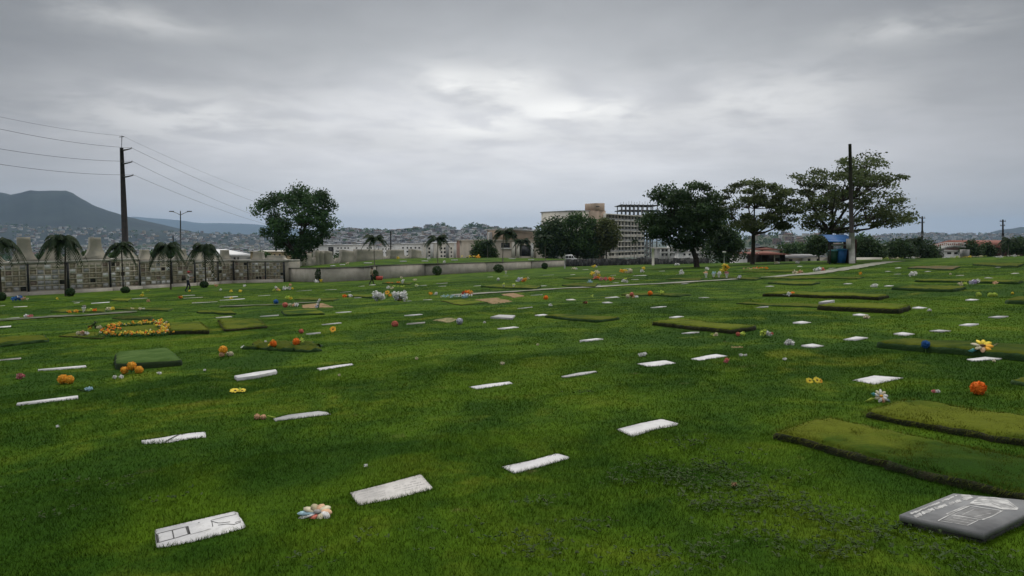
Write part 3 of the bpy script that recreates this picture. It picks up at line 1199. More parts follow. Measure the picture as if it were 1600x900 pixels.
# white and cream flats beyond the terrace
wins = []
for yy in (386.5, 392.5, 398.5):
    for xx in (669.5, 675.5, 688.5, 693.5, 704.5, 714, 720.5):
        wins.append((xx, yy, xx + (2.6 if xx not in (675.5, 704.5) else 1.6), yy + 2.9))
fl_cols = [(666, 379.5, 668, 404, M_WHITE), (672.6, 381, 677.6, 404, M_WHITE), (681, 381.5, 684.5, 404, M_CREAM), (697, 383, 701.5, 404, M_GREYP), (709.5, 380.5, 712.5, 404, M_WHITE)]
simple_building('apartment_block', 'three storey cream flats with projecting piers right of the white flats', 661, 210, 725, 210, 380, 404, M_CREAM, wins, 12, ('flat', M_WHITE, .4, .9), fl_cols)
wins = [(x, y, x + 2.4, y + 2.3) for y in (386, 392, 398) for x in (628.5, 635.5, 641, 648, 654)]
simple_building('apartment_block', 'low white flats with scattered small windows beyond the terrace crest', 613, 225, 662, 222, 381.5, 405, M_WHITE, wins, 12, ('flat', M_GREYP, .3, .7))
wins = [(x, y, x + 2.2, y + 2.0) for y in (386.5, 391.5, 396.5) for x in (527, 532, 538, 543, 556, 573, 579)] + [(513, 386, 521, 398)]
simple_building('apartment_block', 'long white flats with a dark stairwell right of the large round tree', 494, 205, 590, 212, 383.5, 408, M_WHITE, wins, 12, ('flat', M_GREYP, .3, .8))
wins = [(x, y, x + 1.8, y + 1.9) for y in (388, 394) for x in (597.5, 602, 606.5)]
simple_building('apartment_block', 'narrow white flats between the palm and the thin dark pole', 592, 235, 612, 235, 384, 405, M_WHITE, wins, 10, ('flat', M_GREYP, .3, .6))
simple_building('house', 'pinkish brick house glimpsed under the large round tree', 466, 150, 500, 150, 394, 416, pmat('salmon_brick', (.36, .24, .19), (.28, .19, .15), 2, .9), [(470, 399, 473, 402), (480, 398, 483, 401)], 8, ('gable', M_GREYP, .3, 2.5))
wins = [(x, 397, x + 2.4, 400) for x in (399, 405, 421, 428, 436)]
simple_building('house', 'yellowish plastered house seen over the corner niche wall', 391, 155, 446, 155, 393.5, 414, pmat('ochre_plaster', (.36, .29, .17), (.29, .23, .15), .6, .9), wins, 9, ('flat', M_CREAM, .3, 1.0))
t, f = simple_building('warehouse', 'long white sheet roofed warehouse behind the left niche wall', 338, 190, 397, 196, 397.5, 420, M_GREYP, [(365, 402, 368, 407), (371, 402, 373, 407), (352, 402, 355, 406)], 26, None)
a, b, c, d_ = f.p(336, 398, 1), f.p(398, 398.5, 1), f.p(393, 391, -24), f.p(338, 391, -24)
MB().hexa([a - [0, 0, .2], b - [0, 0, .2], c - [0, 0, .2], d_ - [0, 0, .2]], [a, b, c, d_]).part('roof', M_WHITEROOF, t)

# right-hand side: red pavilion, sheds, long red roof
t, f = simple_building('pavilion', 'dark open pavilion with a red tiled roof right of the middle tree', 1189, 104, 1226, 104, 398, 412, pmat('dark_timber', (.034, .025, .02), None, 3, .9), [], 6, ('hip', M_REDTILE, 1.0, 5))
for x in (1189.3, 1199, 1209, 1218, 1225):
    f.slab(MB(), x, 397.5, x + .9, 411, .25, .25).part('post', M_CREAM if x in (1209,) else M_DARKSTEEL, t)
f.slab(MB(), 1210, 398.5, 1219, 403, .1, .2).part('opening', M_GREYP, t)
simple_building('house', 'white house with a faded red roof beside the middle tree trunk', 1160, 118, 1190, 118, 397, 412, M_WHITE, [(1166, 400, 1169, 404), (1180, 400, 1183, 404)], 7, ('gable', M_REDTILE, .5, 3))
simple_building('house', 'house with a red upper roof behind the pavilion', 1190, 150, 1218, 150, 391, 406, M_CREAM, [(1196, 393, 1199, 396)], 8, ('hip', M_REDTILE, .6, 5))
simple_building('shed', 'low shed with a wide rusty grey tin roof right of the pavilion', 1228, 112, 1254, 112, 403, 413, M_BEIGE, [(1233, 405, 1238, 409)], 8, ('gable', M_TINROOF, .6, 4.5))
simple_building('shed', 'pale tin roofed shed beside the blue shelter', 1252, 120, 1294, 122, 402, 412, M_CREAM, [(1262, 404, 1266, 408), (1276, 404, 1280, 408)], 10, ('gable', M_TINROOF, .6, 4.0))
simple_building('shed', 'farther grey roofed sheds over the tin roofs', 1225, 175, 1290, 180, 394, 402, M_GREYP, [(1240, 396, 1243, 398), (1260, 396, 1263, 398)], 12, ('gable', pmat('mauve_roof', (.26, .24, .25), (.2, .19, .2), .4, .6), .6, 4.5))
simple_building('boundary_wall', 'low pale boundary wall behind the leaning shelter pole', 1337, 84, 1377, 82, 402.3, 408, M_CREAM, [], .3, None, cat='wall')
wr = [(x, 388, x + 3, 391) for x in (1533, 1545, 1557, 1569, 1581)]
simple_building('long_house', 'long house with an orange red tiled roof at the right edge', 1524, 140, 1620, 140, 386.5, 396, pmat('dark_brick', (.07, .035, .028), None, 4, .9), wr, 14, ('gable', M_REDTILE, 1.0, 11))
t, f = simple_building('house', 'small white house under the arched footbridge', 1462, 118, 1500, 118, 392, 402, M_WHITE, [(1468, 394, 1472, 397), (1480, 394, 1486, 397), (1491, 394, 1496, 397)], 7, ('flat', M_GREYP, .4, .8))

# arched white footbridge
def arch_bridge():
    Y = 108
    L = [(1463, 393), (1470, 389), (1480, 385.5), (1490, 383.8), (1500, 383.5), (1509, 385)]
    t = thing('footbridge', at(1485, 398, Y), 'white arched footbridge with railings among dark bushes on the right', 'bridge')
    P = [at(x, y, Y) for x, y in L]
    mb = MB()
    for a, b in zip(P[:-1], P[1:]):
        h = np.array([0, 0, .22])
        k = np.array([0, 2.0, 0])
        mb.hexa([a - h, b - h, b - h + k, a - h + k], [a, b, b + k, a + k])
    mb.part('deck', M_GREYP, t)
    for off in (0, 2.0):
        top = [p + [0, off, .42] for p in P]
        MB().tube(top, .045, 5).part('handrail', M_WHITE, t)
        mb = MB()
        for i in range(len(P) - 1):
            for s in (0, .33, .66):
                p = P[i] * (1 - s) + P[i + 1] * s + [0, off, 0]
                mb.box(p, (.06, .06, .42))
        mb.part('baluster_row', M_WHITE, t)
    for x in (1467, 1507):
        a = at(x, 402, Y + 1)
        MB().box(a, (.5, 1.6, at(x, 390, Y)[2] - a[2])).part('pier', M_GREYP, t)


arch_bridge()

# pale unfinished low buildings seen between the tree trunks
wv = [(x, y, x + 2.6, y + 3) for y in (389.5, 396.5) for x in (1034, 1040, 1046, 1053, 1059, 1066, 1074, 1081, 1089, 1096)]
simple_building('unfinished_building', 'low unfinished whitish building frame behind the leaning tree trunk', 1030, 190, 1104, 195, 388, 406, M_GREYP, wv, 3, ('flat', M_CREAM, .5, .7),
                [(1031, 387, 1032.2, 406, M_WHITE), (1043, 384, 1045.5, 406, M_WHITE), (1056, 387, 1057, 406, M_WHITE), (1063.5, 387, 1064.5, 406, M_WHITE), (1078, 387, 1079.2, 406, M_WHITE), (1030, 394, 1104, 395.2, M_WHITE)])
simple_building('house', 'small white house with a tin roof seen left of the leaning tree trunk', 1064, 175, 1084, 176, 393, 408, M_WHITE, [(1068, 396, 1071, 399), (1076, 396, 1079, 399)], 3, ('gable', M_TINROOF, .5, 3))
# ------------------------------------------------------------------ trees
M_BARK = pmat('bark', (.060, .048, .038), (.035, .028, .023), 6, .95, .4, 30)
M_BARKL = pmat('pale_bark', (.22, .20, .17), (.13, .12, .10), 5, .9, .3, 30)


def leafmat(name, c1, c2):
    return pmat(name, c1, c2, .9, .7, tint=True, transl=.28, spec=.2)


L_DARK = leafmat('leaf_dark', (0.035, 0.068, 0.029), (0.055, 0.091, 0.035))
L_ROUND = leafmat('leaf_round_tree', (0.039, 0.091, 0.035), (0.065, 0.122, 0.044))
L_OLIVE = leafmat('leaf_olive', (0.068, 0.091, 0.029), (0.098, 0.114, 0.039))
L_RAIN = leafmat('leaf_rain_tree', (0.072, 0.098, 0.038), (0.108, 0.136, 0.052))
L_MID = leafmat('leaf_mid', (0.039, 0.088, 0.026), (0.065, 0.112, 0.034))
L_PALM = leafmat('leaf_palm', (.014, .034, .012), (.026, .046, .016))
L_BUSH = leafmat('leaf_bush', (0.026, 0.062, 0.021), (0.047, 0.086, 0.026))


def tree(name, label, base, outline, ncl, clr, flat, nleaf, lsize, tr, fork_py, lm, bark=None, group=None, depth_ratio=.85, lean=0.0, gap=.8, nprim=6, up_bias=.6, bare=0.0, trunks=1):
    bark = bark or M_BARK
    base = np.asarray(base, float)
    Y = base[1]
    t = thing(name, base, label, 'tree', group)
    ys = np.array([o[0] for o in outline], float)
    xl = np.array([o[1] for o in outline], float)
    xr = np.array([o[2] for o in outline], float)
    o_ = np.argsort(ys)
    ys, xl, xr = ys[o_], xl[o_], xr[o_]
    sc = Y / F
    cen = []
    tries = 0
    wts = None
    grid = np.linspace(ys[0], ys[-1], 200)
    wts = np.interp(grid, ys, xr - xl) ** 1.5 + 1e-6
    wts /= wts.sum()
    while len(cen) < ncl and tries < ncl * 60:
        tries += 1
        py = rng.choice(grid, p=wts)
        a = (np.interp(py, ys, xr) - np.interp(py, ys, xl)) / 2
        c = (np.interp(py, ys, xr) + np.interp(py, ys, xl)) / 2
        th = rng.random() * 6.283
        r = rng.random() ** .30
        a_in = max(a - clr / sc * .42, a * .35)
        p = at(c + a_in * r * math.cos(th), py, Y)
        p = p + np.array([0, a_in * sc * depth_ratio * r * math.sin(th), 0])
        if all(np.sum(((p - q_) / [1, 1, max(flat, .45)]) ** 2) > (clr * gap) ** 2 for q_ in cen):
            cen.append(p)
    cen = np.array(cen)
    C, Sz, Nn, T = [], [], [], []
    for c in cen:
        k = int(nleaf * (0.7 + .6 * rng.random()))
        dd = rng.normal(size=(k, 3))
        dd /= np.linalg.norm(dd, axis=1)[:, None]
        rad = clr * (.75 + .5 * rng.random())
        rr = rad * (.35 + .65 * rng.random(k) ** .6) * (1 + .22 * rng.normal(size=k))
        p = c + dd * rr[:, None] * np.array([1, 1, flat])
        C.append(p)
        Sz.append(lsize * (.65 + .7 * rng.random(k)))
        nn = rng.normal(size=(k, 3)) + dd * .5 + np.array([0, 0, up_bias])
        Nn.append(nn)
        T.append((0.60 + .75 * rng.random()) * (.8 + .4 * rng.random(k)))
    C, Sz, Nn, T = np.vstack(C), np.concatenate(Sz), np.vstack(Nn), np.concatenate(T)
    v, l, s = quads(C, Sz, Nn, .62)
    o0 = ORG[t.name]
    me = raw_mesh('crown', v - o0, l, s, [lm], None, np.repeat(T, 4))
    link('crown', me, t)
    # trunk, primaries and twigs
    mb = MB()
    fx = np.interp(min(fork_py, ys[-1]), ys, (xl + xr) / 2)
    fork = at(proj(base)[0] + lean, fork_py, Y)
    for k in range(trunks):
        off = np.array([(k - (trunks - 1) / 2) * tr * 2.4, rng.normal() * tr * .5, 0])
        mid = (base + fork) / 2 + np.array([rng.normal() * .06, 0, 0]) + off * .7
        b0 = base + off * .4 + [0, 0, -.15]
        mb.tube([b0, b0 * .85 + mid * .15, mid, fork + off], [tr * 1.35, tr, tr * .88, tr * .75], 9)
    prim = []
    idx = [int(rng.integers(len(cen)))]
    while len(idx) < min(nprim, len(cen)):
        dmin = np.min([np.linalg.norm(cen - cen[i], axis=1) for i in idx], axis=0)
        idx.append(int(np.argmax(dmin)))
    prim = [fork + (cen[i] - fork) * .55 + np.array([0, 0, -.05 * np.linalg.norm(cen[i] - fork)]) for i in idx]
    for p in prim:
        m_ = (fork + p) / 2 + np.array([rng.normal() * .1, rng.normal() * .1, -.04 * np.linalg.norm(p - fork)])
        mb.tube([fork, m_, p], [tr * .62, tr * .42, tr * .28], 7)
    for c in cen:
        j = int(np.argmin([np.linalg.norm(c - p) for p in prim]))
        a = prim[j]
        m_ = (a + c) / 2 + rng.normal(size=3) * .12
        mb.tube([a, m_, c], [tr * .26, tr * .15, tr * .05], 5, cap=False)
    mb.part('trunk', bark, t, True)
    return t


def lawn_at(px, py):
    return gp(px, py)


# big round tree at the wall corner
b = at(463, 417.5, 93)
tree('broadleaf_tree', 'large round dark tree with two trunks standing above the niche wall corner', b,
     [(297, 468, 476), (302, 438, 508), (309, 428, 518), (316, 396, 522), (326, 393, 521), (334, 394, 515), (343, 404, 527), (354, 406, 524), (365, 410, 521), (376, 411, 505), (386, 416, 492), (396, 425, 480), (404, 440, 472)],
     62, 1.08, .78, 300, .30, .26, 396, L_ROUND, trunks=2, gap=.98, nprim=8)
# trees on the right of the lawn
tree('rain_tree', 'tall dark spreading tree with a leaning trunk before the scaffold tower', gp(1089, 417.5),
     [(287, 1040, 1098), (294, 1028, 1114), (303, 1018, 1128), (316, 1012, 1134), (330, 1006, 1134), (345, 1003, 1134), (358, 1003, 1128), (370, 1008, 1120), (380, 1018, 1112), (390, 1030, 1102)],
     92, 1.05, .50, 250, .26, .30, 388, L_DARK, lean=-8, gap=.74, nprim=8, group='trees at the far edge of the lawn')
tree('rain_tree', 'middle spreading tree with layered olive foliage beside the red pavilion', gp(1176, 412.5),
     [(284, 1142, 1214), (292, 1134, 1226), (302, 1128, 1244), (315, 1120, 1254), (330, 1118, 1256), (340, 1124, 1250), (350, 1130, 1242), (361, 1136, 1232)],
     62, .95, .38, 200, .26, .24, 366, L_RAIN, lean=2, gap=.82, nprim=8, group='trees at the far edge of the lawn')
tree('rain_tree', 'tallest wide airy tree with see-through branches behind the blue shelter', gp(1326, 411) + np.array([.6, 5, 0]),
     [(240, 1322, 1388), (247, 1290, 1398), (256, 1262, 1394), (268, 1246, 1412), (280, 1238, 1422), (295, 1240, 1416), (310, 1250, 1418), (325, 1252, 1434), (338, 1250, 1434), (348, 1254, 1426), (358, 1256, 1380), (368, 1258, 1322)],
     104, 1.05, .40, 140, .25, .30, 362, L_RAIN, lean=-2, gap=.88, nprim=10, depth_ratio=.9, group='trees at the far edge of the lawn')
# dense bushes and trees behind the lawn edge
def bushy(name, label, px, py, Y, outline, ncl, clr, lm, nleaf=170, ls=.32, tr=.15, fork=None, group=None, flat=.85):
    tree(name, label, at(px, py, Y), outline, ncl, clr, flat, nleaf, ls, tr, fork or (outline[-1][0] - 4), lm, group=group, gap=.7)


bushy('broadleaf_tree', 'dense low dark tree between the leaning tree and the middle tree', 1128, 413, 96, [(356, 1112, 1142), (364, 1102, 1158), (376, 1096, 1163), (392, 1096, 1162), (404, 1100, 1156)], 42, 1.1, L_DARK)
bushy('broadleaf_tree', 'tall dark green tree in front of the pale building, left of the olive one', 902, 410, 150, [(339, 888, 922), (345, 872, 934), (354, 866, 942), (366, 862, 944), (380, 860, 946), (394, 858, 944), (402, 864, 938)], 60, 1.8, L_MID, 200, .5)
bushy('broadleaf_tree', 'dark bushy tree at the right end of the terrace beside the white van', 852, 407, 146, [(345, 866, 874), (352, 846, 882), (362, 838, 884), (375, 834, 886), (388, 838, 884), (398, 850, 880)], 40, 1.6, L_DARK, 200, .48)
bushy('broadleaf_tree', 'lighter olive tree close to the balcony rows of the pale building', 948, 411, 148, [(345, 940, 958), (352, 936, 966), (362, 930, 968), (374, 930, 966), (384, 934, 960), (391, 940, 954)], 30, 1.5, L_OLIVE, 170, .45, fork=392)
bushy('broadleaf_tree', 'short dark tree standing under the terrace hedge left of the hall', 752, 404, 155, [(380, 744, 764), (387, 738, 772), (395, 736, 778), (401, 734, 780)], 26, 1.2, L_MID, 150, .42)
bushy('broadleaf_tree', 'small dark tree left of the blue shelter', 1279, 413, 92, [(372, 1268, 1290), (379, 1262, 1296), (387, 1262, 1296), (394, 1268, 1290)], 22, .8, L_DARK, 130, .28, .1, 398)
bushy('broadleaf_tree', 'dark bush mass directly right of the leaning shelter pole', 1352, 408, 98, [(376, 1344, 1362), (384, 1338, 1374), (394, 1336, 1380), (402, 1336, 1382)], 30, 1.0, L_DARK, 150, .32)
bushy('broadleaf_tree', 'rounded dark bush left of the lone palm on the right', 1400, 407, 104, [(378, 1392, 1412), (386, 1382, 1424), (395, 1378, 1426), (402, 1378, 1428)], 34, 1.1, L_DARK, 150, .34)
bushy('broadleaf_tree', 'dark bush between the lone palm and the arched footbridge', 1447, 405, 108, [(379, 1440, 1456), (387, 1430, 1462), (396, 1428, 1466), (402, 1430, 1466)], 28, 1.1, L_DARK, 150, .34)
bushy('broadleaf_tree', 'dark bush at the right foot of the arched footbridge', 1517, 403, 112, [(380, 1510, 1524), (387, 1505, 1530), (395, 1504, 1532), (400, 1506, 1532)], 22, 1.0, L_DARK, 150, .34)
bushy('broadleaf_tree', 'dark bush before the long orange red roof', 1542, 402, 118, [(382, 1537, 1549), (389, 1532, 1554), (396, 1532, 1556), (400, 1534, 1556)], 18, 1.0, L_DARK, 140, .34)
bushy('broadleaf_tree', 'dark tree clump at the right edge of the photo behind the utility pole', 1589, 401, 120, [(375, 1582, 1600), (382, 1572, 1612), (387, 1570, 1616), (391, 1576, 1612)], 24, 1.1, L_DARK, 150, .36, fork=393)
bushy('broadleaf_tree', 'low dark trees behind the red pavilion roof', 1240, 404, 170, [(384, 1226, 1256), (389, 1216, 1272), (395, 1212, 1280), (399, 1214, 1282)], 30, 1.6, L_MID, 130, .5)
bushy('broadleaf_tree', 'round grey green tree behind the big airy tree, right of its trunk', 1346, 398, 190, [(370, 1342, 1354), (377, 1334, 1364), (385, 1330, 1370), (392, 1332, 1372)], 26, 1.9, L_MID, 130, .6)
bushy('hedge_bush', 'dark bush seen through the gap of the crest wall near the round tree', 500, 417, 130, [(402, 480, 500), (408, 474, 506), (413, 472, 508)], 16, 1.0, L_MID, 120, .36)
bushy('hedge_bush', 'dark bush behind the scooped gap of the crest wall', 531, 413, 128, [(401, 522, 540), (406, 516, 546), (411, 516, 546)], 14, 1.0, L_MID, 120, .36)
for k, (x, y, w, lab) in enumerate([(70, 406, 34, 'dark shrubs behind the left niche wall between the first two columns'), (138, 403, 26, 'dark shrubs behind the left niche wall left of its tall column'), (186, 402, 28, 'dark shrubs behind the niche wall beside the tall power pole'),
                                    (246, 402, 22, 'dark shrubs behind the niche wall near the street lamp'), (272, 402, 18, 'dark shrubs behind the niche wall at its third step'), (412, 404, 24, 'dark shrubs behind the corner niche wall')]):
    bushy('hedge_bush', lab, x, y + 10, 118, [(y - 9, x - w * .3, x + w * .3), (y - 3, x - w * .5, x + w * .5), (y + 4, x - w * .55, x + w * .55), (y + 9, x - w * .5, x + w * .5)], 14, .9, L_MID, 110, .34)


# ------------------------------------------------------------------ palms
def palm_meshes(seed, h=5.0, fl=2.0, nf=17, droop=1.0, skin=M_BARKL):
    r = np.random.default_rng(seed)
    tb = MB()
    bend = r.normal() * .12
    pts = [np.array([bend * (s ** 2), 0, h * s]) for s in np.linspace(0, 1, 8)]
    tb.tube(pts, [.19, .15, .13, .12, .115, .11, .115, .13], 8)
    tb.tube([pts[-1], pts[-1] + [0, 0, .5]], [.085, .05], 8, mi=1)
    V, T = [], []
    top = pts[-1] + np.array([0, 0, .35])
    for k in range(nf):
        a = k * 2.399 + r.normal() * .15
        el = .25 + .95 * (k / nf) + r.normal() * .08
        L = fl * (.85 + .3 * r.random())
        n = 11
        s = np.linspace(0, 1, n)
        rad = L * (s * math.cos(el * .8)) * (1 - .12 * s)
        z = L * (math.sin(el * .9) * s - (.95 * droop * (1.25 - .5 * el)) * s ** 2.2 * .8)
        P = np.stack([rad * math.cos(a), rad * math.sin(a), z], 1) + top
        dirs = np.gradient(P, axis=0)
        dirs /= np.linalg.norm(dirs, axis=1)[:, None]
        side = np.cross(dirs, [0, 0, 1.0])
        side /= np.linalg.norm(side, axis=1)[:, None] + 1e-6
        for i in range(1, n):
            for sub in (0, .5):
                c = P[i] * (1 - sub) + P[i - 1] * sub
                ll = L * .30 * math.sin(math.pi * (.12 + .8 * (s[i] - sub / n))) ** .7
                for sg in (-1, 1):
                    out = side[i] * sg * .75 + dirs[i] * .55 + np.array([0, 0, -.45 - .3 * r.random()])
                    out /= np.linalg.norm(out)
                    w = dirs[i] * (.07 * L / 2)
                    V.append([c - w, c + w, c + out * ll * .6 + w * .7, c + out * ll])
                    T.append(.75 + .45 * r.random())
        for i in range(n - 1):
            w = np.array([0, 0, .018])
            V.append([P[i] - w, P[i + 1] - w, P[i + 1] + w, P[i] + w])
            T.append(.9)
    V = np.array(V).reshape(-1, 3)
    nq = len(V) // 4
    cm = raw_mesh('palm_crown', V, np.arange(nq * 4), np.arange(nq) * 4, [L_PALM], None, np.repeat(T, 4))
    tm = tb.mesh('palm_trunk', [skin, pmat('palm_shaft', (.10, .14, .06), (.08, .11, .05), 4, .7)], np.zeros(3), True)
    return tm, cm, h + .35


PALM = [palm_meshes(3, 4.6, 2.0, 19, 1.1), palm_meshes(5, 5.2, 1.9, 16, 1.0), palm_meshes(9, 4.2, 2.1, 17, 1.25),
        palm_meshes(3, 4.6, 2.0, 25, 1.45, M_BARK), palm_meshes(5, 5.2, 1.9, 22, 1.35, M_BARK), palm_meshes(9, 4.2, 2.1, 24, 1.55, M_BARK)]


GPW = 'palms along the left niche wall'


def palm(px, pyb, pyt, wpx, label, kind=0, base=None, group=None, rz=None):
    """pyt: row of the crown's heart; wpx: crown width in photo pixels"""
    b = gp(px, pyb) if base is None else np.asarray(base, float)
    tm, cm, h = PALM[kind + (3 if group == GPW else 0)]
    hz = at(px, pyt, b[1])[2] - b[2]
    t = thing('palm_tree', b, label, 'palm tree', group)
    k = hz / h
    w = wpx * b[1] / F / 2.75
    o = link('trunk', tm, t)
    o.scale = (k * .62, k * .62, k)
    c = link('crown', cm, t)
    c.scale = (w, w, w)
    c.location = (0, 0, hz - h * w)
    c.rotation_euler = (0, 0, rz if rz is not None else rng.random() * 6)
    ORG[o.name] = ORG[c.name] = b
    return t


GPW = 'palms along the left niche wall'
palm(2, 468, 381, 52, 'palm cut by the left edge of the photo before the niche wall', 2, group=GPW)
palm(103, 462.5, 377, 56, 'largest palm before the niche wall, drooping over two crest columns', 0, group=GPW)
palm(193, 457, 386, 46, 'palm before the niche wall directly below the tall power pole', 1, group=GPW)
palm(267, 452.5, 387, 46, 'palm before the niche wall left of the street lamp foot', 0, group=GPW)
palm(322, 449, 388, 42, 'rightmost palm along the left niche wall', 2, group=GPW)
GPT = 'palms along the terrace edge'
def terr(px):
    xs, _ = proj(wall_top)
    p = np.array([np.interp(px, xs, wall_top[:, k]) for k in range(3)])
    return p + np.array([0, .7, -.05])
palm(583, 418, 374, 38, 'slender palm on the terrace above the man with the red bag', 1, terr(583), GPT)
palm(682, 413, 374.5, 38, 'palm on the terrace in front of the cream flats', 1, terr(682), GPT)
palm(783, 410, 365, 36, 'palm on the terrace in front of the beige hall', 0, terr(783), GPT)
palm(851, 409, 372, 28, 'palm at the right end of the terrace, crown lost in the dark tree', 1, terr(851), GPT)
palm(814, 403, 378, 26, 'small palm by the dark porch of the hall', 0, at(814, 403.5, 150))
palm(762, 403, 379, 22, 'little palm left of the hall entrance among bushes', 2, at(762, 403.5, 152))
palm(992, 412, 376, 11, 'thin young palm in front of the balcony rows', 2, at(991, 410, 140))
palm(1428, 404, 377, 30, 'lone palm on the right beside the nearer utility pole', 2, at(1428, 405, 106))
palm(1577, 402, 376, 24, 'palm right of the farther utility pole at the right edge', 2, at(1575, 401, 116))


# ------------------------------------------------------------------ clipped bushes at the walls
def ball_bush(px, py, w, h, label, group):
    b = gp(px, py)
    s = b[1] / F
    t_ = thing('clipped_bush', b, label, 'bush', group)
    n = 900
    d = rng.normal(size=(n, 3))
    d /= np.linalg.norm(d, axis=1)[:, None]
    p = d * np.array([w * s / 2, w * s / 2, h * s / 2]) * (.8 + .25 * rng.random(n))[:, None] + [0, 0, h * s / 2]
    v, l, st = quads(p, .12 * (.6 + .8 * rng.random(n)) * max(1, s * 14), d + rng.normal(size=(n, 3)) * .6, .7)
    link('foliage', raw_mesh('foliage', v, l, st, [L_BUSH], None, np.repeat(.7 + .6 * rng.random(n), 4)), t_)
    mb = MB()
    mb.tube([b + [0, 0, -.1], b + [0, 0, h * s * .5]], [.06, .04], 6)
    mb.part('stem', M_BARK, t_)


G1, G2 = 'clipped bushes at the foot of the niche wall', 'clipped bushes along the retaining wall'
for x, y, w, h, l, g_ in [(3, 470, 12, 13, 'dark clipped bush at the left edge under the niche wall', G1), (110, 463, 13, 13, 'dark clipped bush at the foot of the largest palm', G1), (196, 458, 13, 10, 'dark low bush under the palm by the power pole', G1),
                          (319, 449.5, 13, 10, 'dark low bush at the foot of the rightmost wall palm', G1),
                          (499, 441, 13, 22, 'tall green bush against the left stretch of the retaining wall', G2), (586, 437.5, 11, 16, 'green bush half behind the man with the red bag', G2),
                          (683, 430.5, 15, 15, 'round green bush below the palm before the cream flats', G2), (779, 426, 16, 13, 'widest round bush below the palm of the hall', G2), (851, 420.5, 10, 10, 'small round bush near the right end of the retaining wall', G2)]:
    ball_bush(x, y, w, h, l, g_)


# ------------------------------------------------------------------ poles, lamp, wires
def pole(name, label, px, yb, yt, Y, r0, r1, mat, cat='pole', base=None, px_top=None, zdown=0.0):
    b = at(px, yb, Y) if base is None else base
    tpt = at(px_top if px_top is not None else px, yt, b[1])
    t = thing(name, b, label, cat)
    MB().tube([b - [0, 0, zdown], (b + tpt) / 2, tpt], [r0, (r0 + r1) / 2, r1], 10).part('shaft', mat, t, True)
    return t, b, tpt


# tall tapered power pole behind the niche wall
pt_, pb, ptop = pole('power_pole', 'tall tapered dark steel power pole with three short arms behind the niche wall', 197, 412, 231, 112, .58, .26, M_DARKSTEEL, 'power pole', px_top=190, zdown=6)
mast_top = at(190.5, 212, 112)
MB().tube([ptop, mast_top], .05, 6).part('mast', M_STEEL, pt_)
a = mast_top - [0, 0, .15]
MB().tube([a - [.4, 0, .05], a + [.35, 0, .0]], .06, 5).part('mast_bracket', M_STEEL, pt_)
ARM = []
for ys, ye, xe in [(235, 232, 205.5), (256, 253, 206.5), (277, 274, 208)]:
    s = at(191.5 + (ys - 235) * .03, ys, 112)
    e = at(xe, ye, 111.2)
    MB().tube([s, (s + e) / 2 + [0, 0, -.02], e], [.14, .11, .07], 6).part('arm', M_STEEL, pt_)
    mb = MB().tube([e, e + [0, 0, .18]], [.05, .07], 6)
    mb.part('insulator', M_GREYP, pt_)
    ARM.append(e + np.array([0, 0, .1]))
M_WIRE = pmat('wire', (.035, .036, .04), None, 3, .6)


def wire(label, pts, r=.022):
    P = []
    for (a, b, sag) in pts:
        s = np.linspace(0, 1, 24)
        p = a[None] * (1 - s)[:, None] + b[None] * s[:, None]
        p[:, 2] -= 4 * sag * s * (1 - s)
        P.append(p if not P else p[1:])
    mb = MB().tube(np.vstack(P), r, 5)
    mb.top('overhead_wire', M_WIRE, pts[0][0], label, 'power line', 'wires on the tall power pole')


far = [at(404, 309, 190), at(404, 337, 190), at(404, 347, 190), at(424, 306, 190)]
lefts = [(at(-60, 188, 74), ARM[0]), (at(-60, 222, 74), ARM[1]), (at(-60, 247, 74), ARM[2])]
for k, lab in enumerate(['highest conductor running from the left edge through the top pole arm', 'middle conductor strung on the second pole arm', 'lowest conductor strung on the third pole arm']):
    wire(lab, [(lefts[k][0], ARM[k], .5), (ARM[k], at(470, [336, 357.5, 362][k], 215), 1.2)])
wire('thin faint shield wire over the mast tip of the power pole', [(at(-60, 169, 74), mast_top, .4), (mast_top, at(470, 320, 215), 1.2)], .014)

# double street lamp
lt, lb, ltop = pole('street_lamp', 'double armed street lamp rising behind the niche wall', 282, 412, 329.5, 128, .14, .08, M_STEEL, 'street lamp', zdown=6)
for sx in (-1, 1):
    e = at(282 + sx * 12.5, 330.5, 128)
    m_ = at(282 + sx * 6, 333, 128)
    s = at(282, 336, 128)
    MB().tube([s, m_, e], [.06, .05, .05], 6).part('arm', M_STEEL, lt)
    hx = at(282 + sx * 14, 330.3, 128)
    MB().box(hx - [0, 0, .08], (.75, .3, .16)).part('lamp_head', M_DARKSTEEL, lt)

pole('utility_pole', 'thin dark pole standing between the crest wall and the white flats', 610.5, 404, 361, 135, .13, .11, M_DARKSTEEL, 'pole', zdown=1)
pole('utility_pole', 'short thin post over the niche wall left of the street lamp', 270.5, 410, 368, 125, .1, .09, M_DARKSTEEL, 'pole', zdown=2)
for x, yb, yt, Y, lab in [(1441, 404, 338, 118, 'nearer utility pole on the right beside the lone palm'), (1567, 402, 343, 122, 'farther utility pole with crossarms near the right edge')]:
    t, b, tp = pole('utility_pole', lab, x, yb, yt, Y, .17, .12, M_DARKSTEEL, 'pole', zdown=2)
    for dz, w in ((.35, 1.0), (1.1, .8)):
        c = tp - [0, 0, dz]
        MB().box(c, (w, .1, .1)).part('crossarm', M_DARKSTEEL, t)
        for sx in (-.8, 0, .8):
            MB().tube([c + [sx * w / 2, 0, .1], c + [sx * w / 2, 0, .28]], [.045, .06], 6).part('insulator', M_GREYP, t)
    MB().tube([tp - [0, .2, 3.2], tp - [0, .2, 2.4]], .2, 8).part('transformer', M_STEEL, t)
